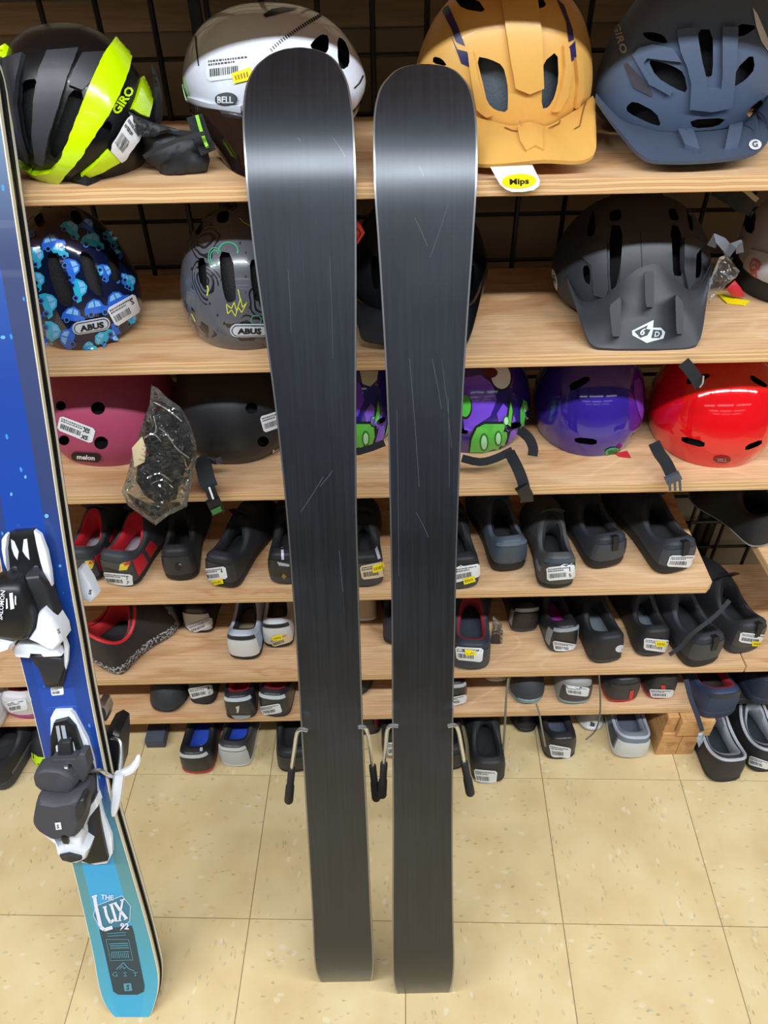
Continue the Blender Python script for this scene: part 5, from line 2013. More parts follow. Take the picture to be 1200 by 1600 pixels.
# 9 pale grey helmet at the right edge
GW = mat('pale_grey_satin', (176, 174, 182), 0.4)
H = helmet('pale grey helmet with red emblem, cut by the right edge on the second shelf', (1152, 1362, 286, 452), Z2 + 0.035, GW,
           vents=[[(1162, 338), (1170, 322), (1182, 330), (1178, 366), (1164, 362)]], ratio=1.15, pitch=4, ex=2.2)
fd = H.fd
V, Fc = [], []
for z, k_ in ((Z2, 0.80), (Z2 + 0.02, 0.93), (Z2 + 0.05, 0.92)):
    for i in range(40):
        an = 2 * math.pi * i / 40
        V.append((fd['X'] + fd['a'] * k_ * math.cos(an), fd['Y'] + fd['b'] * k_ * math.sin(an), z))
for j in range(2):
    for i in range(40):
        Fc.append((j * 40 + i, j * 40 + (i + 1) % 40, (j + 1) * 40 + (i + 1) % 40, (j + 1) * 40 + i))
Fc.append(tuple(range(40))[::-1])
H.add('lower_band', V, Fc, BLKM)
deco(H, 'front_panel', [[(1176, 390), (1206, 398), (1206, 446), (1182, 442), (1160, 434), (1164, 412)]], GW, target=H.outer, off=0.003, wall=0.006, keep=True)
deco(H, 'red_emblem', stroke([(1180, 404), (1175, 412), (1177, 422), (1186, 420), (1184, 412), (1178, 414)], 2.2) + stroke([(1179, 404), (1190, 410), (1188, 420)], 2.0) + stroke([(1176, 426), (1178, 433), (1185, 432), (1184, 424), (1176, 426)], 2.0), mat('emblem_red', (200, 60, 66), 0.4), target=H.outer, off=0.004, keep=True)
V, Fc = ribbon(PY((1118, 292, 1.03), (1140, 304, 1.02), (1160, 318, 1.02), (1176, 324, 1.03)), 0.022, 0.003)
H.add('strap', V, Fc, WEB)
V, Fc = ribbon(PY((1150, 286, 1.0), (1166, 298, 1.0), (1182, 312, 1.01)), 0.006, 0.004)
H.add('strap_edge', V, Fc, mat('tan_web', (150, 136, 112), 0.7))
V, Fc = ribbon(PY((1140, 392, 1.02), (1128, 378, 1.01), (1118, 372, 1.01), (1112, 384, 1.02)), 0.012, 0.003)
H.add('grey_strap', V, Fc, mat('grey_web', (104, 108, 118), 0.8))
V, Fc = ribbon(PY((1136, 398, 1.02), (1146, 384, 1.01), (1154, 380, 1.02), (1156, 394, 1.03)), 0.010, 0.003)
H.add('grey_strap', V, Fc, mat('grey_web', (104, 108, 118), 0.8))

# small clear bag with papers beside it
BG = Thing('clear_bag', 'small clear plastic bag of papers between the charcoal and the pale grey helmets', 'bag', onY(1130, 470, 1.03))
BG.base.z = BG.e.location.z = Z2
V, Fc = pillow([(1124, 402), (1134, 398), (1148, 414), (1156, 424), (1150, 434), (1136, 444), (1120, 462), (1108, 474), (1100, 470), (1108, 440)], 1.03, 0.008, noise=0.002, d0=8, seed=2, slope=0.02)
BG.add('film', V, Fc, FILM)
q = PY((1117, 455, 1.05), (1150, 464, 1.05), (1170, 470, 1.05), (1164, 476, 1.02), (1132, 472, 1.02))
CD = Thing('hang_tag', 'red and yellow card tag lying below the small clear bag', 'tag', q[0])
CD.base.z = CD.e.location.z = Z2
P_ = [onZ(a, c, Z2 + 0.002) for a, c in ((1118, 456), (1150, 466), (1172, 470), (1164, 476), (1136, 473))]
V = P_ + [p - Vector((0, 0, 0.0015)) for p in P_]
CD.add('card', V, [(4, 3, 2, 1, 0), (5, 6, 7, 8, 9)] + [(k, (k + 1) % 5, 5 + (k + 1) % 5, 5 + k) for k in range(5)], YEL, smooth=False)
V, Fc = pillow([(1134, 452), (1148, 438), (1158, 450), (1164, 464), (1146, 464)], onZ(1148, 458, Z2 + 0.012).y, 0.004, d0=6)
CD.add('red_tag', V, Fc, mat('tag_red', (190, 40, 50), 0.5))

# ---- third shelf: round skate helmets
circ = lambda x, y, r: ell(x, y, r, r * 0.92, 18)
PK = mat('raspberry_matte', (166, 66, 98), 0.42)
H = helmet('matte raspberry pink skate helmet with round vents, at the left of the third shelf', (66, 284, 560, 729), Z3, PK,
           vents=[circ(95, 634, 8), circ(153, 638, 11), circ(100, 688, 8.5), circ(158, 692, 11)], ratio=1.15, pitch=4, ex=2.15, h=0.155, flat=0.9, tuck=0.12)
sticker(H, H.outer, [(95, 649), (150, 670), (144, 693), (90, 671)], off=0.0016, seed=3)
lettering(H, 'XS', 136, 672, 6, INKB, ang=18, target=H.outer, bold=0.03, off=0.003, keep=True, name='size_mark')
lettering(H, 'XS', 133, 682, 6, INKB, ang=18, target=H.outer, bold=0.03, off=0.003, keep=True, name='size_mark')
deco(H, 'emblem_plate', [pill(135, 713, 23, 7, 4)], INKB, target=H.outer, off=0.0016, keep=True)
lettering(H, 'melon', 135, 713, 6.5, SIGNW, ang=4, target=H.outer, bold=0.04, off=0.0024, keep=True, sx=1.2)

H = helmet('matte black skate helmet with chin strap, left of the black skis', (268, 466, 560, 725), Z3, mat('soft_black', (28, 29, 32), 0.4),
           vents=[circ(393, 638, 9.5), circ(411, 690, 9)], ratio=1.15, pitch=4, ex=2.15, h=0.155, flat=0.9, tuck=0.2)
sticker(H, H.outer, [(405, 651), (440, 640), (446, 664), (412, 676)], off=0.0016, seed=5)
lettering(H, 'N', 429, 705, 7, SIGNW, target=H.outer, bold=0.03, off=0.0016, keep=True)
V, Fc = ribbon(smooth_pts(PY((312, 716, 1.00), (318, 728, 0.975), (322, 745, 0.955), (327, 760, 0.935)), 4), 0.026, 0.005)
H.add('strap_pad', V, Fc, mat('pad_black', (32, 38, 42), 0.8, bump=0.5))
V, Fc = ribbon(smooth_pts(PY((326, 758, 0.935), (331, 772, 0.935), (336, 786, 0.936)), 3), 0.017, 0.003)
H.add('strap', V, Fc, WEB)
V, Fc = ribbon(PY((327, 762, 0.932), (333, 779, 0.932)), 0.003, 0.004)
H.add('strap_stripe', V, Fc, SIGNW)
V, Fc = ribbon(PY((332, 780, 0.934), (338, 793, 0.934), (341, 801, 0.934)), 0.022, 0.008)
bk = H.add('buckle', V, Fc, BLK)
V, Fc = ribbon(PY((337, 795, 0.927), (340, 801, 0.927)), 0.016, 0.003)
H.add('buckle_mark', V, Fc, mat('green_red', (60, 110, 50), 0.5), parent=bk)
V, Fc = ribbon(PY((326, 719, 0.99), (338, 721, 0.985), (346, 718, 0.99)), 0.010, 0.004)
H.add('strap_slider', V, Fc, BLK)

# two purple and green cartoon-print helmets
VIO, LVIO = mat('violet_gloss', (44, 30, 120), 0.12, coat=0.7), mat('light_violet', (118, 74, 214), 0.15, coat=0.6)
GREEN, DGR, PGR = mat('slime_green', (84, 190, 70), 0.2, coat=0.5), mat('green_dark', (40, 120, 40), 0.3), mat('pale_green_eye', (176, 232, 180), 0.3)


def creature(H, dx, full=True):
    sh = lambda P: [(a + dx, c) for a, c in P]
    t = H.bvh
    deco(H, 'violet_swirl', [sh([(727, 590), (750, 586), (770, 600), (776, 625), (766, 650), (745, 664), (727, 682), (722, 640)])], LVIO, target=t, off=0.0008)
    deco(H, 'violet_swirl', [sh([(776, 646), (786, 630), (795, 640), (804, 652), (808, 675), (800, 700), (790, 700), (796, 680), (786, 660), (780, 664)])], LVIO, target=t, off=0.0008)
    if full:
        deco(H, 'creature_outline', [sh(ell(782, 588, 18, 23, 18, -10))], INKB, target=t, off=0.0010)
        deco(H, 'creature_white', [sh(ell(782, 588, 15, 20, 18, -10))], SIGNW, target=t, off=0.0014)
        deco(H, 'creature_pupil', [sh(ell(766, 583, 11, 8, 14))], mat('maroon', (90, 20, 34), 0.3), target=t, off=0.0018)
        deco(H, 'creature_outline', [sh(ell(727, 636, 11, 19, 16))], INKB, target=t, off=0.0010)
        deco(H, 'creature_green', [sh(ell(727, 634, 9, 17, 16))], GREEN, target=t, off=0.0014)
    deco(H, 'creature_outline', [sh([(732, 706), (734, 684), (743, 665), (756, 659), (778, 659), (790, 656), (795, 622), (799, 620), (802, 642), (799, 668), (793, 690), (788, 706)])], INKB, target=t, off=0.0010)
    deco(H, 'creature_green', [sh([(734, 706), (737, 685), (745, 668), (757, 662), (778, 662), (790, 662), (792, 682), (786, 700), (783, 706)])], GREEN, target=t, off=0.0014)
    deco(H, 'creature_horn', [sh([(792, 662), (797, 626), (800, 642), (797, 666)])], GREEN, target=t, off=0.0016)
    deco(H, 'creature_outline', [sh(ell(756, 690, 7, 14, 14)), sh(ell(778, 684, 6, 12, 14)), sh(ell(790, 657, 5, 8, 12))], DGR, target=t, off=0.0018)
    deco(H, 'creature_eye', [sh(ell(756, 690, 4.6, 11, 14)), sh(ell(778, 684, 3.8, 9, 14)), sh(ell(790, 657, 3.4, 6, 12))], PGR, target=t, off=0.0022)
    deco(H, 'creature_claw', [sh([(812, 640), (817, 624), (822, 628), (826, 645), (824, 662), (820, 650), (816, 668), (808, 682), (812, 660)])], GREEN, target=t, off=0.0014)
    deco(H, 'creature_eye', [sh(ell(819, 638, 2.4, 6, 10))], PGR, target=t, off=0.0020)


H = helmet('purple helmet with green creature print, seen between the two black skis', (471, 624, 560, 701), Z3, VIO,
           vents=[[(580, 655), (602, 650), (602, 660), (581, 665)]], ratio=1.2, pitch=4, ex=2.15, h=0.150, flat=0.85, tuck=0.12)
creature(H, -207, full=False)
deco(H, 'creature_white', [[(562, 580), (590, 580), (588, 594), (578, 604), (566, 600)]], mat('cream_print', (196, 206, 190), 0.3), target=H.bvh, off=0.0014)
V, Fc = ribbon(PY((545, 704, 0.985), (560, 706, 0.98), (580, 700, 0.985), (600, 692, 1.0)), 0.011, 0.004)
H.add('strap', V, Fc, WEB)
H = helmet('purple helmet with green creature print, right of the right black ski', (648, 829, 560, 708), Z3, VIO,
           vents=[[(788, 664), (812, 658), (813, 668), (790, 673)], [(716, 669), (732, 670), (732, 678), (716, 677)]], ratio=1.15, pitch=4, ex=2.15, h=0.155, flat=0.85, tuck=0.12)
creature(H, 0)
V, Fc = ribbon(smooth_pts(PY((722, 716, 0.985), (750, 722, 0.975), (775, 716, 0.98), (800, 704, 1.0)), 3), 0.013, 0.004)
H.add('strap', V, Fc, WEB)
V, Fc = ribbon(smooth_pts(PY((796, 707, 0.99), (808, 730, 0.96), (816, 750, 0.945), (820, 766, 0.94)), 4), 0.018, 0.003)
H.add('strap', V, Fc, WEB)
V, Fc = ribbon(PY((814, 760, 0.938), (822, 772, 0.938), (823, 782, 0.938)), 0.021, 0.008)
H.add('buckle', V, Fc, BLK)
V, Fc = ribbon(smooth_pts(PY((812, 672, 1.03), (826, 684, 1.01), (833, 700, 1.0), (832, 712, 0.99)), 3), 0.016, 0.003)
H.add('strap', V, Fc, WEB)

rq = lambda P: P
H = helmet('glossy purple skate helmet with green oval emblem, between creature and red helmets', (832, 1009, 562, 713), Z3, mat('purple_gloss', (50, 32, 138), 0.08, coat=0.9),
           vents=[[(889, 600), (920, 586), (922, 596), (892, 613)], [(898, 683), (933, 686), (932, 696), (898, 692)], [(984, 680), (1001, 669), (1003, 676), (985, 686)]],
           ratio=1.15, pitch=4, ex=2.1, h=0.155, flat=0.85, tuck=0.12)
deco(H, 'emblem_plate', [ell(957, 705, 12, 6.5, 16, -8)], mat('emblem_green', (40, 170, 90), 0.3), target=H.outer, off=0.0014, keep=True)
lettering(H, 'BELL', 957, 705, 5, mat('dark_green', (10, 70, 40), 0.4), ang=-8, target=H.outer, bold=0.03, off=0.0022, keep=True)
deco(H, 'lilac_side', [[(990, 596), (998, 590), (1003, 600), (1005, 640), (1004, 662), (996, 640), (990, 615)]], mat('lilac_gloss', (104, 60, 176), 0.1, coat=0.6), target=H.bvh, off=0.0008)
TT = Thing('hang_tag', 'small red paper tag under the front of the glossy purple helmet', 'tag', onZ(972, 714, Z3))
P_ = [onZ(a, c, Z3 + 0.0015) for a, c in ((960, 708), (980, 704), (986, 715), (968, 713))]
V = P_ + [p - Vector((0, 0, 0.001)) for p in P_]
TT.add('card', V, [(3, 2, 1, 0), (4, 5, 6, 7)] + [(k, (k + 1) % 4, 4 + (k + 1) % 4, 4 + k) for k in range(4)], mat('tag_red', (206, 40, 60), 0.5), smooth=False)

H = helmet('glossy bright red skate helmet at the right end of the third shelf', (1011, 1222, 552, 731), Z3, mat('red_gloss', (214, 14, 22), 0.08, coat=0.9),
           vents=[[(1072, 591), (1107, 582), (1110, 590), (1074, 603)], [(1065, 681), (1102, 690), (1100, 700), (1065, 691)], [(1165, 696), (1191, 686), (1190, 695), (1164, 705)], [(1172, 584), (1199, 600), (1197, 607), (1173, 595)]],
           ratio=1.1, pitch=4, ex=2.1, h=0.16, flat=0.85, tuck=0.12)
deco(H, 'emblem_plate', [ell(1128, 717, 14, 5.5, 16, 2)], mat('maroon_emblem', (110, 14, 24), 0.3), target=H.outer, off=0.0014, keep=True)
lettering(H, 'BELL', 1128, 717, 5, mat('emblem_pink', (190, 110, 110), 0.4), ang=2, target=H.outer, bold=0.03, off=0.0022, keep=True)
V, Fc = ribbon(smooth_pts(PY((1022, 692, 1.01), (1030, 708, 0.99), (1040, 722, 0.975), (1048, 738, 0.955), (1051, 746, 0.945)), 4), 0.019, 0.003)
H.add('strap', V, Fc, WEB)
V, Fc = ribbon(PY((1049, 742, 0.942), (1054, 752, 0.94)), 0.024, 0.007)
bk = H.add('buckle', V, Fc, mat('buckle_grey', (72, 76, 86), 0.35))
for dx in (-8, 0, 8):
    V, Fc = ribbon(PY((1054 + dx, 750, 0.938), (1055 + dx, 766, 0.938)), 0.004, 0.004)
    H.add('buckle_prong', V, Fc, mat('buckle_grey', (72, 76, 86), 0.35), parent=bk)
HS = Thing('hanging_strap', 'black chin strap hanging from the second shelf over the red helmet', 'strap', onY(1072, 566, 0.95))
V, Fc = ribbon(smooth_pts(PY((1068, 566, 0.948), (1080, 580, 0.945), (1088, 592, 0.945), (1094, 603, 0.945)), 3), 0.017, 0.003)
HS.add('webbing', V, Fc, WEB)
V, Fc = tube(PY((1099, 588, 0.942), (1098, 598, 0.942), (1093, 605, 0.942)), 0.0016, 6)
HS.add('metal_end', V, Fc, CHROME)

# clear bag with helmet pads hanging over the third shelf
PBG = Thing('clear_bag', 'crumpled clear plastic bag of black helmet pads hanging over the third shelf', 'bag', onY(245, 800, 0.93))
bagpoly = [(236, 602), (246, 606), (262, 622), (282, 636), (296, 660), (306, 690), (308, 716), (300, 752), (292, 792), (262, 806), (243, 821), (222, 806), (200, 790), (190, 768), (198, 745), (206, 712), (214, 690), (222, 660), (234, 632)]
V, Fc = pillow(bagpoly, 0.925, 0.026, noise=0.006, d0=22, seed=11, maxlen=10)
PBG.add('film', V, Fc, FILM, sharp=25)
PADM = mat('pad_foam', (26, 28, 33), 0.75, bump=0.5, bscale=200)
for k, (poly, yy, th_) in enumerate([([(228, 655), (250, 640), (270, 650), (284, 690), (290, 730), (282, 760), (262, 762), (248, 735), (232, 715), (226, 685)], 0.925, 0.014),
                                     ([(216, 722), (236, 708), (262, 726), (280, 752), (276, 780), (250, 790), (226, 774), (212, 750)], 0.92, 0.013),
                                     ([(262, 640), (280, 642), (296, 672), (302, 712), (294, 732), (282, 700), (272, 668)], 0.93, 0.010),
                                     ([(196, 768), (212, 778), (238, 790), (262, 796), (240, 800), (212, 792)], 0.92, 0.006)]):
    V, Fc = pillow(poly, yy, th_, d0=10, seed=k)
    PBG.add('helmet_pad', V, Fc, PADM)
V, Fc = pillow([(206, 700), (222, 682), (228, 700), (226, 722), (210, 730)], 0.905, 0.002, d0=5)
PBG.add('paper_slip', V, Fc, CREAML)
for P_ in ([(240, 650), (244, 668), (240, 680)], [(248, 668), (262, 680), (276, 700), (296, 716)], [(232, 745), (250, 740), (268, 752)], [(236, 756), (254, 750), (270, 762)], [(225, 684), (240, 678), (252, 690)], [(240, 628), (262, 640), (284, 658)]):
    V, Fc = tube(smooth_pts([onY(a, c, 0.902) for a, c in P_], 4), 0.0011, 5)
    PBG.add('film_crease', V, Fc, film_mat('crease_film', base=0.7) if 'crease_film' not in bpy.data.materials else bpy.data.materials['crease_film'])
#PART3
# ------------------------------------------------------------------ shoes
FP = [(0, 0), (0.46, 0.012), (0.72, 0.05), (0.80, 0.12), (0.78, 0.25), (0.76, 0.38), (0.83, 0.52), (0.96, 0.66), (1.0, 0.76), (0.90, 0.88), (0.60, 0.965), (0.28, 0.995), (0, 1.0)]
CP = [(0, 0.016), (0.38, 0.024), (0.61, 0.062), (0.71, 0.13), (0.73, 0.21), (0.71, 0.30), (0.66, 0.38), (0.59, 0.44), (0.50, 0.485), (0.39, 0.52), (0.26, 0.545), (0.13, 0.558), (0, 0.562)]
HT = [1.0, 0.99, 0.92, 0.80, 0.72, 0.72, 0.80, 0.93, 1.02, 1.08, 1.12, 1.14, 1.14]
NS = 4


def resamp(P):
    return [(v.x, v.y, v.z) for v in smooth_pts([(a[0], a[1], h) for a, h in zip(P, HT)], NS)]


FPs, CPs = resamp(FP), resamp(CP)
HALF = len(FPs)                      # heel .. toe on one side
NR = 2 * (HALF - 1)                  # ring size


class ShoeGeo:
    def __init__(s, o, yaw, B, L, hk, sole, Zs):
        s.o, s.B, s.L, s.hk, s.sole, s.Z = o, B, L, hk, sole, Zs
        s.f = Vector((math.sin(yaw), math.cos(yaw), 0))
        s.r = Vector((math.cos(yaw), -math.sin(yaw), 0))

    def w(s, x, y, z):
        return s.o + s.r * x + s.f * y + Vector((0, 0, z))

    def idx(s, u):
        """u in (-1, 1): 0 heel, +-1 toe; right side positive"""
        a = min(abs(u), 1.0) * (HALF - 1)
        i = min(int(a), HALF - 2)
        t = a - i
        sg = 1 if u >= 0 else -1
        f = [FPs[i][k] * (1 - t) + FPs[i + 1][k] * t for k in range(3)]
        c = [CPs[i][k] * (1 - t) + CPs[i + 1][k] * t for k in range(3)]
        return f, c, sg

    def S(s, u, t, off=0.0, inn=0.0):
        f, c, sg = s.idx(u)
        g = t ** 1.25
        toe = max(0, (abs(u) - 0.55) / 0.45)
        g = g * (1 - toe * 0.12 * (1 - t))
        bul = 0.06 * math.sin(math.pi * min(1, t * 1.1)) * (1 - toe)
        x = (f[0] * (1 - g) + c[0] * g + bul * 0.5) * s.B / 2
        y = (f[1] * (1 - g) + c[1] * g - (bul * 0.10 if abs(u) < 0.15 else 0)) * s.L
        H_ = (s.hk * c[2]) - s.sole
        z = s.sole + H_ * (1 - (1 - t) ** (1.25 + 0.9 * toe))
        # outward offset
        cx, cy = 0.0, 0.45 * s.L
        if off or inn:
            n = Vector((x / (s.B / 2) * 1.0, (y - 0.3 * s.L) / s.L * (1 if abs(u) < 0.2 or toe > 0.3 else 0.15), 0.5 * toe + 0.15))
            n = n.normalized() * (off - inn)
            x, y, z = x + n.x, y + n.y, z + max(0, n.z)
        return s.w(sg * x, y, z)

    def ringu(s):
        us = [i / (HALF - 1) for i in range(HALF)]
        return us + [-u for u in us[-2:0:-1]]

    def patch(s, u0, u1, t0, t1, off, nu=6, nt=3, edge=0.0015):
        V, Fc = [], []
        for layer in (off, 0.0):
            for j in range(nt + 1):
                for i in range(nu + 1):
                    V.append(s.S(u0 + (u1 - u0) * i / nu, t0 + (t1 - t0) * j / nt, off=layer))
        w_ = nu + 1
        k = w_ * (nt + 1)
        for j in range(nt):
            for i in range(nu):
                a = j * w_ + i
                Fc.append((a, a + 1, a + w_ + 1, a + w_))
        b = [i for i in range(w_)] + [j * w_ + nu for j in range(1, nt + 1)] + [nt * w_ + i for i in range(nu - 1, -1, -1)] + [j * w_ for j in range(nt - 1, 0, -1)]
        for i in range(len(b)):
            p, q = b[i], b[(i + 1) % len(b)]
            Fc.append((q, p, k + p, k + q))
        return V, Fc


RUBB = mat('black_rubber', (26, 27, 30), 0.6)
RUBG = mat('grey_rubber', (58, 60, 66), 0.6)
RUBW = mat('white_rubber', (206, 208, 210), 0.5)


def M(c, r=0.6, b=0.3):
    return mat('cloth_%d_%d_%d_%d' % (c[0], c[1], c[2], int(r * 100)), c, r, bump=b, bscale=350)


def shoe(label, px, py, Z, wpx, yaw=0, toe=False, up=(34, 36, 42), lining=(22, 23, 27), insole=(28, 29, 33), sole=RUBB, soleh=0.020, hk=0.078, counter=None, tab=None, stripes=(), laces=True,
         lace=(28, 30, 34), toecap=None, price=None, yellow=None, big=None, cream=False, decos=(), L=None, rough=0.6, group=None, strap=None, lip=None, piping=None, name='shoe', cat='shoe', lift=0.0):
    c = onZ(px, py, Z)
    zc = depth(c)
    B = wpx * zc / F / (1.0 if toe else 0.86)
    B = max(0.066, min(0.125, B))
    ya = math.radians(yaw)
    L_ = L or min(0.285, max(0.23, B * 2.75))
    f = Vector((math.sin(ya), math.cos(ya), 0))
    if toe:
        o = c - f * L_
    else:
        o = c
        yend = c.y + f.y * L_
        if yend > 1.248:
            L_ = (1.248 - c.y) / f.y
    o = Vector((o.x, o.y, Z))
    g = ShoeGeo(o, ya, B, L_, hk, soleh, Z)
    T = Thing(name, label, cat, o, group)
    us = g.ringu()
    n = len(us)
    # sole
    V, Fc = [], []
    prof = [(0.0, 0.93), (0.004, 0.99), (soleh * 0.55, 1.02), (soleh * 0.95, 1.01), (soleh + 0.002, 0.97)]
    for z, k in prof:
        for u in us:
            ff, cc, sg = g.idx(u)
            lift_ = 0.010 * max(0, (ff[1] - 0.72) / 0.28) ** 2 + 0.004 * max(0, (0.08 - ff[1]) / 0.08)
            V.append(g.w(sg * ff[0] * k * B / 2, (ff[1] - 0.5) * (1 + (k - 1) * 0.6) * L_ + 0.5 * L_, z + (lift_ if z < soleh * 0.5 else lift_ * 0.5) + 0.0003))
    for j in range(len(prof) - 1):
        for i in range(n):
            i2 = (i + 1) % n
            Fc.append((j * n + i, j * n + i2, (j + 1) * n + i2, (j + 1) * n + i))
    Fc.append(tuple(range(n))[::-1])
    Fc.append(tuple(range((len(prof) - 1) * n, len(prof) * n)))
    T.add('sole', V, Fc, sole)
    # upper: outer wall and rolled collar
    ts = [0, 0.08, 0.18, 0.32, 0.48, 0.64, 0.80, 0.92, 1.0]
    V, Fc = [], []
    for t in ts:
        for u in us:
            V.append(g.S(u, t))
    rings = len(ts)
    for (dn, dz) in ((0.002, 0.0025), (0.0055, 0.002)):
        for u in us:
            ff, cc, sg = g.idx(u)
            k = 1 - dn / max(0.02, B / 2 * 0.5)
            y = (cc[1] - 0.27) * k + 0.27
            V.append(g.w(sg * cc[0] * B / 2 * k, y * L_, g.hk * cc[2] + dz))
        rings += 1
    for j in range(rings - 1):
        for i in range(n):
            i2 = (i + 1) % n
            Fc.append((j * n + i, j * n + i2, (j + 1) * n + i2, (j + 1) * n + i))
    um = M(up, rough)
    upo = T.add('upper', V, Fc, um, sharp=60)
    # lining
    V, Fc = [], []
    lv = [(0.0055, 1.0, 0.002), (0.0085, 0.97, -0.002), (0.0095, 0.7, 0), (0.008, 0.35, 0), (0.006, 0.12, 0)]
    for dn, zk, dz in lv:
        for u in us:
            ff, cc, sg = g.idx(u)
            k = 1 - dn / max(0.02, B / 2 * 0.5)
            y = (cc[1] - 0.27) * k + 0.27
            if zk < 0.5 and abs(u) > 0.5:
                y += (0.5 - zk) * 0.12
            z = soleh + 0.006 + (g.hk * cc[2] - soleh - 0.006) * zk + dz
            V.append(g.w(sg * cc[0] * B / 2 * k, y * L_, z))
    for j in range(len(lv) - 1):
        for i in range(n):
            i2 = (i + 1) % n
            Fc.append((j * n + i, j * n + i2, (j + 1) * n + i2, (j + 1) * n + i))
    T.add('lining', V, Fc, M(lining, 0.8), sharp=60)
    V2 = V[-n:]
    T.add('insole', V2, [tuple(range(n))], M(insole, 0.7), smooth=False)
    # tongue and laces
    V, Fc = [], []
    for j, (yy, zz) in enumerate(((0.66, 0.72), (0.58, 0.98), (0.51, 1.16), (0.47, 1.34), (0.455, 1.42))):
        for i in range(7):
            a = (i / 6 - 0.5) * 2
            V.append(g.w(a * (0.20 + 0.08 * j / 4) * B, yy * L_, g.hk * zz - 0.004 * a * a * 2 - (0.004 if j < 2 else 0)))
    m7 = len(V)
    V += [v + Vector((0, 0, -0.003)) + g.f * (0.004) for v in V]
    for j in range(4):
        for i in range(6):
            a = j * 7 + i
            Fc.append((a, a + 1, a + 8, a + 7))
            Fc.append((m7 + a, m7 + a + 7, m7 + a + 8, m7 + a + 1))
    for i in range(6):
        Fc.append((28 + i + 1, 28 + i, m7 + 28 + i, m7 + 28 + i + 1))
        Fc.append((i, i + 1, m7 + i + 1, m7 + i))
    for j in range(4):
        a = j * 7
        Fc.append((a + 7, a, m7 + a, m7 + a + 7))
        a = j * 7 + 6
        Fc.append((a, a + 7, m7 + a + 7, m7 + a))
    T.add('tongue', V, Fc, um)
    if laces:
        lm = M(lace, 0.7)
        for k in range(4):
            yy = 0.52 + k * 0.055
            hz = g.hk * (1.17 - 0.115 * k)
            V, Fc = tube([g.w(-0.17 * B, yy * L_, hz - 0.004), g.w(-0.08 * B, (yy + 0.008) * L_, hz + 0.003), g.w(0.08 * B, (yy + 0.012) * L_, hz + 0.003), g.w(0.17 * B, yy * L_, hz - 0.004)], 0.0022, 6)
            T.add('lace', V, Fc, lm)
    if strap:
        for k, yy in enumerate((0.56, 0.68)):
            hz = g.hk * (1.12 - 0.24 * k)
            V, Fc = ribbon([g.w(-0.30 * B, yy * L_, hz - 0.016), g.w(-0.16 * B, (yy + 0.004) * L_, hz + 0.002), g.w(0.16 * B, (yy + 0.008) * L_, hz + 0.002), g.w(0.32 * B, yy * L_, hz - 0.018)], 0.022, 0.003, side=g.f)
            T.add('strap', V, Fc, M(strap, 0.5))
    if counter:
        V, Fc = g.patch(-0.17, 0.17, 0.02, 0.72, 0.0018, 10, 4)
        T.add('heel_counter', V, Fc, M(counter, 0.45))
    if lip:
        V, Fc = g.patch(-0.17, 0.17, 0.78, 1.0, 0.0022, 10, 3)
        T.add('collar_trim', V, Fc, M(lip, 0.4))
    if piping:
        pts = []
        for u in us + us[:1]:
            ff, cc, sg = g.idx(u)
            pts.append(g.w(sg * cc[0] * B / 2 * 0.97, cc[1] * L_ * 0.985 + 0.003, g.hk * cc[2] + 0.003))
        V, Fc = tube(pts, 0.0036, 6, close=False)
        T.add('collar_piping', V, Fc, M(piping, 0.5))
    if toecap:
        for sgn in (-1, 1):
            V, Fc = g.patch(sgn * 0.72, sgn * 1.0, 0.0, 0.42, 0.0016, 8, 4)
            T.add('toe_cap', V, Fc if sgn > 0 else [q[::-1] for q in Fc], M(toecap, 0.5))
    for (a, b, t0, t1, colr) in stripes:
        V, Fc = g.patch(a, b, t0, t1, 0.0014, 6, 2)
        T.add('side_stripe', V, Fc, M(colr, 0.5))
    if tab:
        p0 = g.S(-0.045, 0.55, off=0.003)
        tw = 0.010
        bpts = [g.S(0, 0.45, off=0.0035), g.S(0, 0.8, off=0.006), g.S(0, 1.0, off=0.004) + Vector((0, 0, 0.006)), g.S(0, 1.0) + g.f * 0.008 + Vector((0, 0, 0.002))]
        V, Fc = ribbon(bpts, tw * 1.2, 0.002, side=g.r)
        T.add('pull_tab', V, Fc, M(tab, 0.6))
    T.geo = g
    kids = [o_ for o_ in T.e.children if o_.name.split('.')[0] in ('upper', 'sole', 'heel_counter', 'collar_trim', 'toe_cap', 'side_stripe')]
    T.bvh = bvh_of(*kids)
    if price:
        sticker(T, T.bvh, price, yellow=yellow, big=big, cream=cream, off=0.0016, seed=int(px))
    for dname, polys, colr in decos:
        deco(T, dname, polys, mat('print_%d_%d_%d' % colr, colr, 0.4) if isinstance(colr, tuple) else colr, target=T.bvh, off=0.0012, keep=True)
    return T


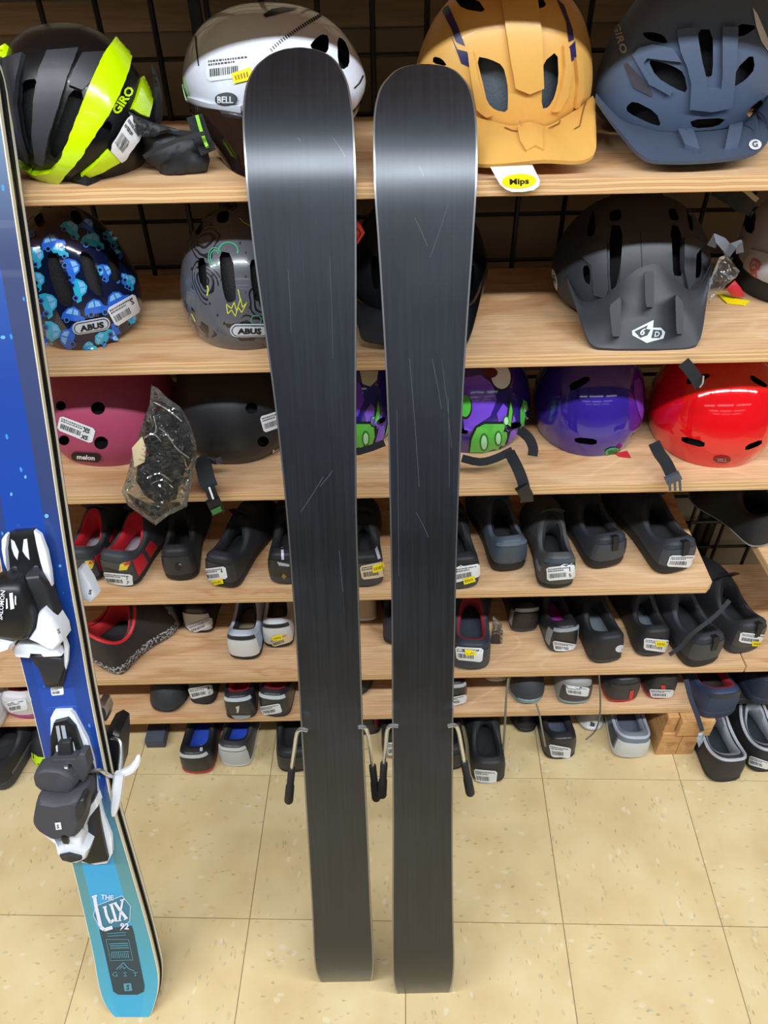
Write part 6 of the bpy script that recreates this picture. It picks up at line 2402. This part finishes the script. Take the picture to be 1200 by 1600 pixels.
# fourth shelf
RED, DKR = (206, 30, 48), (150, 20, 34)
shoe('black cycling shoe with red lining, nearest the blue ski on the fourth shelf', 130, 912, Z4, 60, 8, up=(52, 56, 60), lining=RED, insole=(150, 150, 160), soleh=0.014, counter=(60, 62, 64), stripes=[(0.2, 0.34, 0.1, 0.7, RED), (0.4, 0.5, 0.1, 0.6, RED)],
     decos=[('rainbow_mark', [[(133, 876), (148, 874), (144, 888), (131, 890)]], (214, 190, 60)), ('rainbow_mark', [[(140, 875), (148, 874), (146, 880), (138, 881)]], (200, 60, 40))])
shoe('black cycling shoe with bright red lining and white heel label, second from the blue ski', 187, 918, Z4, 62, 14, up=(56, 60, 64), lining=RED, insole=(160, 160, 170), soleh=0.014, counter=(62, 64, 66), stripes=[(0.2, 0.32, 0.1, 0.75, RED), (0.36, 0.44, 0.1, 0.7, RED)],
     price=[(160, 893), (206, 897), (208, 915), (166, 912)], big='17', decos=[('rainbow_mark', [[(188, 880), (204, 876), (198, 890), (186, 891)]], (214, 190, 60)), ('rainbow_mark', [[(196, 878), (204, 876), (202, 882), (194, 884)]], (200, 60, 40)), ('letter_band', [[(162, 886), (184, 892), (182, 898), (161, 893)]], (18, 18, 20))])
shoe('plain black shoe with small round heel mark on the fourth shelf', 284, 911, Z4, 56, -3, up=(36, 38, 42), counter=(40, 42, 46), decos=[('round_mark', [ell(278, 885, 5, 5.5)], (16, 16, 18)), ('mark_letter', [ell(281, 882, 2, 2)], (150, 150, 150))])
shoe('black strap shoe with white and yellow heel stickers on the fourth shelf', 346, 921, Z4, 58, 18, up=(34, 37, 42), strap=(46, 50, 56), laces=False, counter=(40, 42, 46), price=[(315, 889), (352, 884), (356, 903), (321, 908)], yellow=[(330, 907), (348, 902), (350, 910), (332, 914)], big='6')
shoe('black shoe with white pull loop, partly behind the left black ski on the fourth shelf', 448, 917, Z4, 60, 2, up=(30, 32, 36), sole=RUBG, soleh=0.024, counter=(36, 37, 38), decos=[('loop_stripe', [[(439, 855), (443, 855), (444, 874), (440, 874)]], (190, 195, 210)), ('curved_stripe', [[(433, 877), (452, 881), (452, 885), (436, 883)]], (160, 165, 172)), ('gold_mark', [[(443, 895), (448, 900), (444, 905), (440, 900)]], (130, 110, 50))])
shoe('black shoe with cream and yellow heel label, seen between the black skis', 574, 921, Z4, 58, -4, up=(30, 32, 36), sole=RUBG, soleh=0.024, counter=(70, 66, 54), price=[(562, 884), (601, 876), (606, 900), (566, 905)], cream=True, yellow=[(581, 883), (597, 878), (600, 889), (582, 894)],
     decos=[('loop_stripe', [[(584, 855), (589, 854), (594, 872), (590, 874)]], (190, 195, 210))])
shoe('dark shoe with white and yellow heel stickers, right of the right black ski', 724, 924, Z4, 58, -6, up=(30, 32, 37), sole=RUBG, soleh=0.020, counter=(44, 44, 44), price=[(708, 886), (748, 880), (750, 900), (710, 910)], yellow=[(723, 902), (740, 898), (742, 907), (725, 912)])
shoe('blue grey shoe with glossy heel trim and bent tongue on the fourth shelf', 797, 896, Z4, 60, -8, up=(72, 82, 96), lining=(20, 22, 26), sole=RUBB, soleh=0.026, lip=(96, 106, 118), counter=(64, 74, 86))
shoe('worn grey black shoe with large white heel label on the fourth shelf', 869, 923, Z4, 60, 0, up=(74, 76, 80), lining=(22, 23, 27), soleh=0.016, counter=(62, 62, 60), lip=(64, 76, 90), price=[(854, 886), (897, 881), (898, 903), (855, 907)], big='15', stripes=[(-0.3, -0.18, 0.3, 0.5, (120, 122, 126))])
shoe('charcoal trainer with black heel pull loop, second from the right end of the fourth shelf', 950, 891, Z4, 66, -13, up=(44, 48, 56), soleh=0.026, sole=RUBB, counter=(56, 62, 70), tab=(18, 19, 22))
shoe('charcoal trainer with white heel label at the right end of the fourth shelf', 1056, 899, Z4, 68, -13, up=(46, 50, 58), soleh=0.026, sole=RUBB, counter=(58, 64, 72), tab=(18, 19, 22), price=[(1047, 867), (1088, 867), (1086, 887), (1041, 884)])
# right edge
shoe('black shoe with pale grey piping on the slanting shelf piece at the right edge', 1206, 850, S4 + TH + 0.001, 80, -24, up=(30, 31, 36), soleh=0.004, sole=mat('grey_piping', (120, 116, 116), 0.5), hk=0.08)

# fifth shelf
shoe('large black shoe with red collar and thick speckled sole beside the blue ski', 158, 1047, Z5, 92, 34, L=0.20, up=(36, 33, 38), lining=(196, 36, 42), insole=(30, 30, 34), sole=SPECK, soleh=0.030, hk=0.105, piping=(206, 44, 48), lace=(24, 24, 28))
shoe('black cycling shoe with red heel dot on the fifth shelf', 263, 987, Z5, 46, 0, up=(30, 30, 34), rough=0.35, soleh=0.012, stripes=[(-0.24, -0.14, 0.0, 0.5, (210, 212, 216))], decos=[('red_dot', [pill(262, 976, 8, 5, -4)], (206, 36, 34)), ('white_band', [[(247, 960), (265, 956), (266, 961), (249, 965)]], (180, 184, 190))])
shoe('black and white cycling shoe with white label next to the red dot shoe', 311, 991, Z5, 48, 5, up=(34, 34, 38), rough=0.35, soleh=0.012, counter=(190, 186, 182), price=[(292, 978), (330, 964), (332, 976), (300, 990)])
shoe('white cycling shoe with navy collar trim and grey sides on the fifth shelf', 382, 1034, Z5, 54, 3, up=(176, 184, 196), lining=(40, 42, 50), insole=(132, 122, 100), soleh=0.016, sole=RUBB, counter=(214, 214, 214), rough=0.35, lip=(30, 32, 38), stripes=[(0.2, 0.34, 0.2, 0.9, (150, 166, 190)), (-0.34, -0.2, 0.2, 0.9, (150, 166, 190))])
shoe('white cycling shoe with yellow sticker beside the left black ski on the fifth shelf', 436, 1015, Z5, 50, -2, up=(190, 192, 194), lining=(30, 32, 36), insole=(120, 112, 96), soleh=0.016, counter=(206, 206, 204), rough=0.35, lip=(26, 28, 32), price=[(420, 1000), (450, 988), (455, 1002), (428, 1010)], cream=True, yellow=[(425, 994), (440, 989), (442, 998), (427, 1000)])
shoe('beige shoe seen between the black skis on the fifth shelf', 569, 974, Z5, 44, 0, up=(176, 160, 136), sole=RUBW, soleh=0.014)
shoe('navy shoe mostly behind the right black ski on the fifth shelf', 630, 1012, Z5, 66, 0, up=(36, 42, 56), sole=RUBB)
shoe('navy shoe with red mesh lining and yellow price sticker on the fifth shelf', 734, 1050, Z5, 66, 5, up=(44, 50, 62), lining=(150, 34, 48), insole=(42, 50, 62), sole=mat('navy_rubber', (52, 62, 78), 0.5), soleh=0.024, counter=(50, 56, 68), price=[(712, 1010), (755, 1012), (753, 1034), (714, 1030)], cream=False, yellow=[(726, 1013), (744, 1015), (744, 1022), (728, 1023)])
shoe('black and silver cycling shoe with grey heel arch, left of the magenta insole shoe', 820, 990, Z5, 46, -4, up=(34, 34, 38), rough=0.35, soleh=0.014, sole=RUBG, counter=(30, 31, 34), lip=(150, 158, 166), stripes=[(-0.26, -0.17, 0.05, 0.8, (140, 146, 152)), (0.17, 0.26, 0.05, 0.8, (140, 146, 152))])
shoe('black and silver cycling shoe with magenta insole and white label', 881, 1021, Z5, 51, -8, up=(36, 37, 42), rough=0.35, lining=(26, 26, 32), insole=(150, 40, 140), soleh=0.014, sole=RUBG, lip=(150, 158, 166), stripes=[(-0.26, -0.17, 0.05, 0.8, (140, 146, 152)), (0.17, 0.26, 0.05, 0.8, (140, 146, 152))], price=[(864, 1000), (900, 1006), (900, 1018), (866, 1016)])
shoe('black shoe with grey insole and white round heel emblem on the fifth shelf', 949, 1038, Z5, 58, -8, up=(32, 34, 40), insole=(96, 106, 112), soleh=0.012, sole=mat('dark_olive_rubber', (54, 50, 46), 0.6), decos=[('round_emblem', [ell(969, 1013, 8, 5.5, 16, -14)], (200, 206, 214)), ('emblem_mark', [[(965, 1011), (973, 1010), (971, 1016), (967, 1016)]], (36, 36, 40)), ])
shoe('black shoe with grey insole, white label and yellow sticker on the fifth shelf', 1019, 1028, Z5, 54, -4, up=(34, 35, 40), insole=(92, 102, 110), soleh=0.012, sole=mat('dark_olive_rubber', (54, 50, 46), 0.6), price=[(1007, 996), (1050, 1000), (1046, 1020), (1006, 1014)], yellow=[(1023, 1000), (1040, 1001), (1040, 1009), (1025, 1009)])
shoe('charcoal shoe with loose long lace, on the fifth shelf left of the labelled one', 1100, 1044, Z5, 64, -14, up=(44, 47, 54), soleh=0.028, sole=RUBB, counter=(54, 59, 64), tab=(20, 21, 24), hk=0.09)
shoe('charcoal shoe with white label and yellow sticker at the right edge of the fifth shelf', 1166, 1023, Z5, 60, -14, up=(46, 48, 54), soleh=0.026, sole=RUBG, counter=(66, 66, 64), tab=(20, 21, 24), hk=0.09, price=[(1158, 987), (1200, 992), (1198, 1009), (1154, 1002)], yellow=[(1174, 1000), (1192, 1002), (1192, 1009), (1174, 1008)])
shoe('dark slate shoe lying behind, above the right end of the fifth shelf', 1116, 935, Z5, 62, 164, toe=True, up=(40, 46, 52), toecap=(46, 54, 60), L=0.24) if False else None

# sixth shelf
shoe('white and pink running shoe left of the blue ski on the lowest shelf', 36, 1126, Z6, 62, 8, up=(216, 212, 216), lining=(170, 60, 100), soleh=0.022, sole=mat('pink_rubber', (176, 70, 130), 0.5), counter=(206, 200, 196), stripes=[(-0.18, 0.18, 0.62, 0.70, (160, 50, 110))], price=[(9, 1097), (40, 1091), (44, 1108), (16, 1113)])
shoe('white running shoe cut by the left edge on the lowest shelf', -34, 1150, Z6, 66, 6, up=(206, 208, 214), sole=RUBW, lining=(90, 92, 100))
shoe('black round-toed shoe with toe facing out on the lowest shelf', 258, 1116, Z6, 60, 184, toe=True, up=(46, 48, 52), hk=0.07, soleh=0.012, toecap=(42, 44, 47), stripes=[(0.78, 0.84, 0.3, 0.7, (66, 68, 72))])
shoe('black shoe with big white heel label on the lowest shelf', 316, 1103, Z6, 44, 4, up=(38, 40, 42), soleh=0.012, price=[(294, 1075), (330, 1069), (333, 1084), (300, 1092)], big='41')
shoe('black and silver cycling shoe with red lining on the lowest shelf, left of its twin', 377, 1126, Z6, 52, -2, up=(46, 47, 52), rough=0.3, lining=(190, 30, 50), insole=(170, 30, 40), soleh=0.010, lip=(200, 214, 224), decos=[('silver_mark', [[(368, 1104), (374, 1102), (373, 1112), (370, 1114), (370, 1108)]], (200, 196, 180)), ('silver_base', [[(362, 1117), (392, 1117), (388, 1124), (366, 1124)]], (150, 152, 154))])
shoe('black and silver cycling shoe with red lining and white label on the lowest shelf', 428, 1122, Z6, 52, 8, up=(46, 47, 52), rough=0.3, lining=(190, 30, 50), insole=(170, 30, 40), soleh=0.010, lip=(200, 214, 224), price=[(405, 1104), (437, 1098), (441, 1112), (412, 1118)])
shoe('dark shoe toe seen between the black skis on the lowest shelf', 556, 1090, Z6, 50, 184, toe=True, up=(40, 40, 44), hk=0.065, soleh=0.012)
shoe('black shoe with magenta collar and white label, right of the right black ski', 706, 1105, Z6, 52, 0, up=(40, 36, 42), lining=(170, 30, 90), rough=0.3, soleh=0.012, lip=(180, 184, 190), price=[(690, 1092), (728, 1084), (731, 1096), (694, 1106)])
shoe('beige shoe at the back of the lowest shelf under the navy shoe', 776, 1068, Z6, 40, 0, up=(186, 166, 136), sole=RUBW, soleh=0.012, hk=0.055)
shoe('pale grey trail shoe with toe facing out and hanging lace on the lowest shelf', 826, 1104, Z6, 56, 180, toe=True, up=(168, 172, 170), hk=0.072, soleh=0.018, sole=mat('aqua_rubber', (130, 156, 160), 0.6), toecap=(52, 55, 60), lace=(150, 150, 136))
shoe('pale grey trail shoe with white heel label on the lowest shelf', 898, 1103, Z6, 56, 0, up=(152, 154, 152), soleh=0.016, sole=mat('aqua_rubber', (130, 156, 160), 0.6), lining=(80, 84, 84), counter=(62, 64, 68), price=[(884, 1070), (921, 1074), (918, 1088), (886, 1084)])
shoe('black and red road shoe with red heel lettering on the lowest shelf', 974, 1099, Z6, 56, -6, up=(40, 41, 46), rough=0.45, soleh=0.012, sole=mat('red_rubber', (176, 38, 40), 0.5), counter=(44, 45, 50), decos=[('red_lettering', [[(984, 1079), (990, 1078), (989, 1086), (984, 1098), (981, 1098)]], (196, 40, 36))])
shoe('black and red road shoe with white heel label near the wooden blocks', 1034, 1094, Z6, 50, -4, up=(40, 41, 46), rough=0.45, soleh=0.012, sole=mat('red_rubber', (176, 38, 40), 0.5), price=[(1015, 1076), (1053, 1077), (1050, 1090), (1018, 1089)], decos=[('red_lettering', [[(1033, 1070), (1039, 1070), (1040, 1076), (1033, 1076)]], (196, 40, 36))])
ZD = S6 - 0.03 + TH + 0.0005
shoe('navy blue casual shoe with red lining and dark collar on the dark board', 1122, 1126, ZD, 68, -8, up=(42, 56, 84), lining=(160, 34, 46), insole=(40, 24, 30), soleh=0.030, sole=mat('navy_rubber2', (44, 54, 76), 0.55), lip=(44, 44, 54), hk=0.092)
shoe('navy blue casual shoe cut by the right edge on the dark board', 1202, 1104, ZD, 62, -8, up=(40, 48, 66), lining=(30, 32, 40), soleh=0.028, sole=mat('navy_rubber2', (44, 54, 76), 0.55), hk=0.088)

# on the floor
ZF = 0.0003
shoe('dark hiking shoe on the floor at the left edge', -16, 1236, ZF, 70, 14, up=(38, 38, 44), soleh=0.03, sole=RUBG, lace=(70, 68, 62), stripes=[(0.25, 0.6, 0.02, 0.2, (96, 94, 88))], hk=0.09)
shoe('black shoe with lime toe patch on the floor left of the blue ski', 70, 1200, ZF, 46, 176, L=0.2, toe=True, up=(30, 32, 36), hk=0.075, soleh=0.012, decos=[('lime_patch', [[(49, 1175), (60, 1182), (69, 1183), (71, 1194), (57, 1196), (51, 1186)]], (190, 226, 20))])
shoe('black cycling shoe with blue insole on the floor, nearest the blue ski', 308, 1211, ZF, 56, 2, up=(34, 35, 38), rough=0.4, insole=(30, 70, 180), soleh=0.012, sole=mat('red_rubber', (176, 38, 40), 0.5), lip=(196, 198, 200), decos=[('white_lettering', [[(314, 1152), (318, 1152), (316, 1174), (312, 1174)]], (190, 196, 210))])
shoe('white and black cycling shoe with blue insole on the floor', 367, 1200, ZF, 54, 6, up=(60, 62, 66), rough=0.35, insole=(30, 70, 190), soleh=0.014, sole=RUBW, counter=(190, 192, 194), lip=(206, 208, 210), lining=(24, 24, 28))
shoe('black strap shoe on the floor left of the left black ski', 466, 1209, ZF, 66, -6, up=(32, 34, 38), strap=(40, 42, 46), laces=False, soleh=0.018, counter=(40, 41, 44))
shoe('black shoe with pink stripe at the back of the floor between the black skis', 572, 1150, ZF, 48, 0, up=(36, 36, 40), rough=0.35, soleh=0.012, stripes=[(0.1, 0.16, 0.3, 0.9, (206, 40, 120))], lip=(150, 152, 156))
shoe('black shoe with white heel label on the floor behind the right black ski', 626, 1188, ZF, 62, 0, up=(36, 38, 44), soleh=0.014, sole=mat('tan_rubber', (160, 110, 84), 0.6), price=[(606, 1160), (624, 1158), (626, 1178), (606, 1180)])
shoe('dark shoe half behind the right black ski on the floor', 700, 1206, ZF, 62, -2, up=(34, 37, 42), soleh=0.014, counter=(34, 36, 40))
shoe('black shoe with white heel label standing on the floor right of the black skis', 764, 1225, ZF, 56, 0, up=(42, 43, 45), lining=(24, 25, 28), insole=(26, 28, 32), soleh=0.012, hk=0.075, price=[(741, 1201), (777, 1204), (775, 1224), (744, 1222)])
shoe('dark shoe with toe facing out, under the lowest shelf', 822, 1147, ZF, 42, 180, toe=True, up=(36, 34, 38), hk=0.07, soleh=0.012, rough=0.4)
shoe('black shoe with blue grey insole and white label on the floor', 876, 1188, ZF, 54, -3, up=(40, 39, 42), insole=(74, 82, 98), lining=(40, 44, 54), rough=0.35, soleh=0.012, price=[(858, 1162), (892, 1168), (890, 1184), (862, 1182)])
shoe('small white shoe toe with black star mark under the lowest shelf', 926, 1144, ZF, 42, 180, toe=True, up=(196, 196, 192), hk=0.062, soleh=0.010, sole=RUBW, decos=[('star_mark', [[(923, 1127), (930, 1130), (928, 1136), (922, 1134)]], (60, 60, 66))])
shoe('white and grey running shoe with pale grey collar on the floor near the wooden blocks', 985, 1188, ZF, 60, 2, up=(112, 122, 130), lining=(140, 144, 160), insole=(84, 90, 106), soleh=0.020, sole=RUBW, counter=(206, 208, 206), piping=(176, 180, 196), stripes=[(-0.34, -0.2, 0.1, 0.8, (48, 56, 66)), (0.2, 0.34, 0.1, 0.8, (48, 56, 66))])
shoe('black casual shoe with pale grey collar piping on the floor right of the wooden blocks', 1134, 1224, ZF, 60, -4, up=(40, 40, 44), lining=(150, 152, 160), insole=(34, 40, 46), soleh=0.014, piping=(176, 178, 186), hk=0.082)
shoe('black casual shoe with grey piping and white label at the right edge on the floor', 1198, 1208, ZF, 58, -6, up=(38, 38, 42), lining=(150, 152, 160), insole=(34, 40, 46), soleh=0.014, piping=(176, 178, 186), hk=0.082, price=[(1172, 1180), (1202, 1190), (1200, 1202), (1170, 1194)])

# small odds and ends
P_ = [onY(a, c, 0.952) for a, c in ((0, 0),)]
ln = Thing('shoe_lace', 'pale lace hanging from the grey trail shoe to the floor shoe', 'lace', onY(848, 1165, 0.93))
V, Fc = tube(smooth_pts(PY((838, 1100, 0.955), (843, 1116, 0.95), (847, 1140, 0.94), (852, 1166, 0.935)), 4), 0.0022, 6)
ln.add('cord', V, Fc, M((130, 128, 112), 0.8))
ln = Thing('shoe_lace', 'grey lace looping down left of the pale grey toe, over the lowest shelf edge', 'lace', onY(786, 1170, 0.93))
V, Fc = tube(smooth_pts(PY((794, 1060, 0.97), (791, 1090, 0.955), (789, 1130, 0.945), (786, 1175, 0.935)), 4), 0.0024, 6)
ln.add('cord', V, Fc, M((120, 116, 100), 0.8))
ln = Thing('shoe_lace', 'thin grey cord dangling past the lowest shelf beside the small white toe', 'lace', onY(930, 1150, 0.93))
V, Fc = tube(smooth_pts(PY((936, 1056, 0.955), (938, 1090, 0.952), (937, 1120, 0.945), (930, 1142, 0.94), (915, 1156, 0.93)), 4), 0.0018, 6)
ln.add('cord', V, Fc, M((96, 98, 92), 0.8))
ln = Thing('shoe_lace', 'flat navy lace hanging beside the wooden blocks', 'lace', onY(1098, 1145, 0.93))
V, Fc = ribbon(smooth_pts(PY((1072, 1062, 0.95), (1079, 1090, 0.94), (1090, 1120, 0.93), (1097, 1142, 0.925)), 4), 0.010, 0.0015)
ln.add('band', V, Fc, M((44, 54, 76), 0.7))
V, Fc = pillow([(1091, 1146), (1099, 1144), (1098, 1160), (1092, 1168), (1088, 1156)], 0.925, 0.006, d0=4)
ln.add('charm', V, Fc, M((170, 184, 204), 0.3))
ln = Thing('shoe_lace', 'flat charcoal lace trailing over the dark shoe at the right end', 'lace', onY(1046, 1022, 0.94))
V, Fc = ribbon(smooth_pts(PY((1140, 938, 0.975), (1118, 962, 0.965), (1082, 990, 0.958), (1064, 1010, 0.957), (1046, 1023, 0.956)), 4), 0.008, 0.002)
ln.add('band', V, Fc, M((38, 40, 46), 0.7))
# paper bits and boxes among the shoes
V, Fc = box(onY(222, 1150, 0.99).x, onY(252, 1150, 0.99).x, 0.99, 1.05, 0.0005, 0.03, 0.002)
single('small_box', 'small dark grey box on the floor behind the blue ski', 'box', V, Fc, mat('slate_card', (62, 70, 84), 0.6), base=(onY(236, 1150, 0.99).x, 1.0, 0))
q = [onY(a, c, 1.08) for a, c in ((175, 946), (214, 946), (208, 976), (188, 974), (178, 966))]
V = q + [p + Vector((0, 0.001, 0)) for p in q]
single('paper_tag', 'brown paper tag standing behind the red-collared shoe', 'tag', V, [(4, 3, 2, 1, 0), (5, 6, 7, 8, 9)] + [(k, (k + 1) % 5, 5 + (k + 1) % 5, 5 + k) for k in range(5)], mat('kraft_paper', (170, 126, 94), 0.7), smooth=False)
BB = Thing('clear_bag', 'tiny clear bag with a dark spare pad beside the red-lined navy shoe', 'bag', onZ(778, 1012, Z5))
V, Fc = pillow([(770, 962), (784, 974), (786, 985), (784, 1016), (774, 1014), (768, 990)], onZ(778, 1012, Z5).y + 0.012, 0.003, d0=4)
BB.add('film', V, Fc, FILM)
V, Fc = pillow([(768, 992), (776, 989), (782, 996), (780, 1012), (770, 1012), (766, 1002)], onZ(778, 1012, Z5).y + 0.012, 0.002, d0=4)
BB.add('spare_pad', V, Fc, M((46, 48, 54), 0.6))
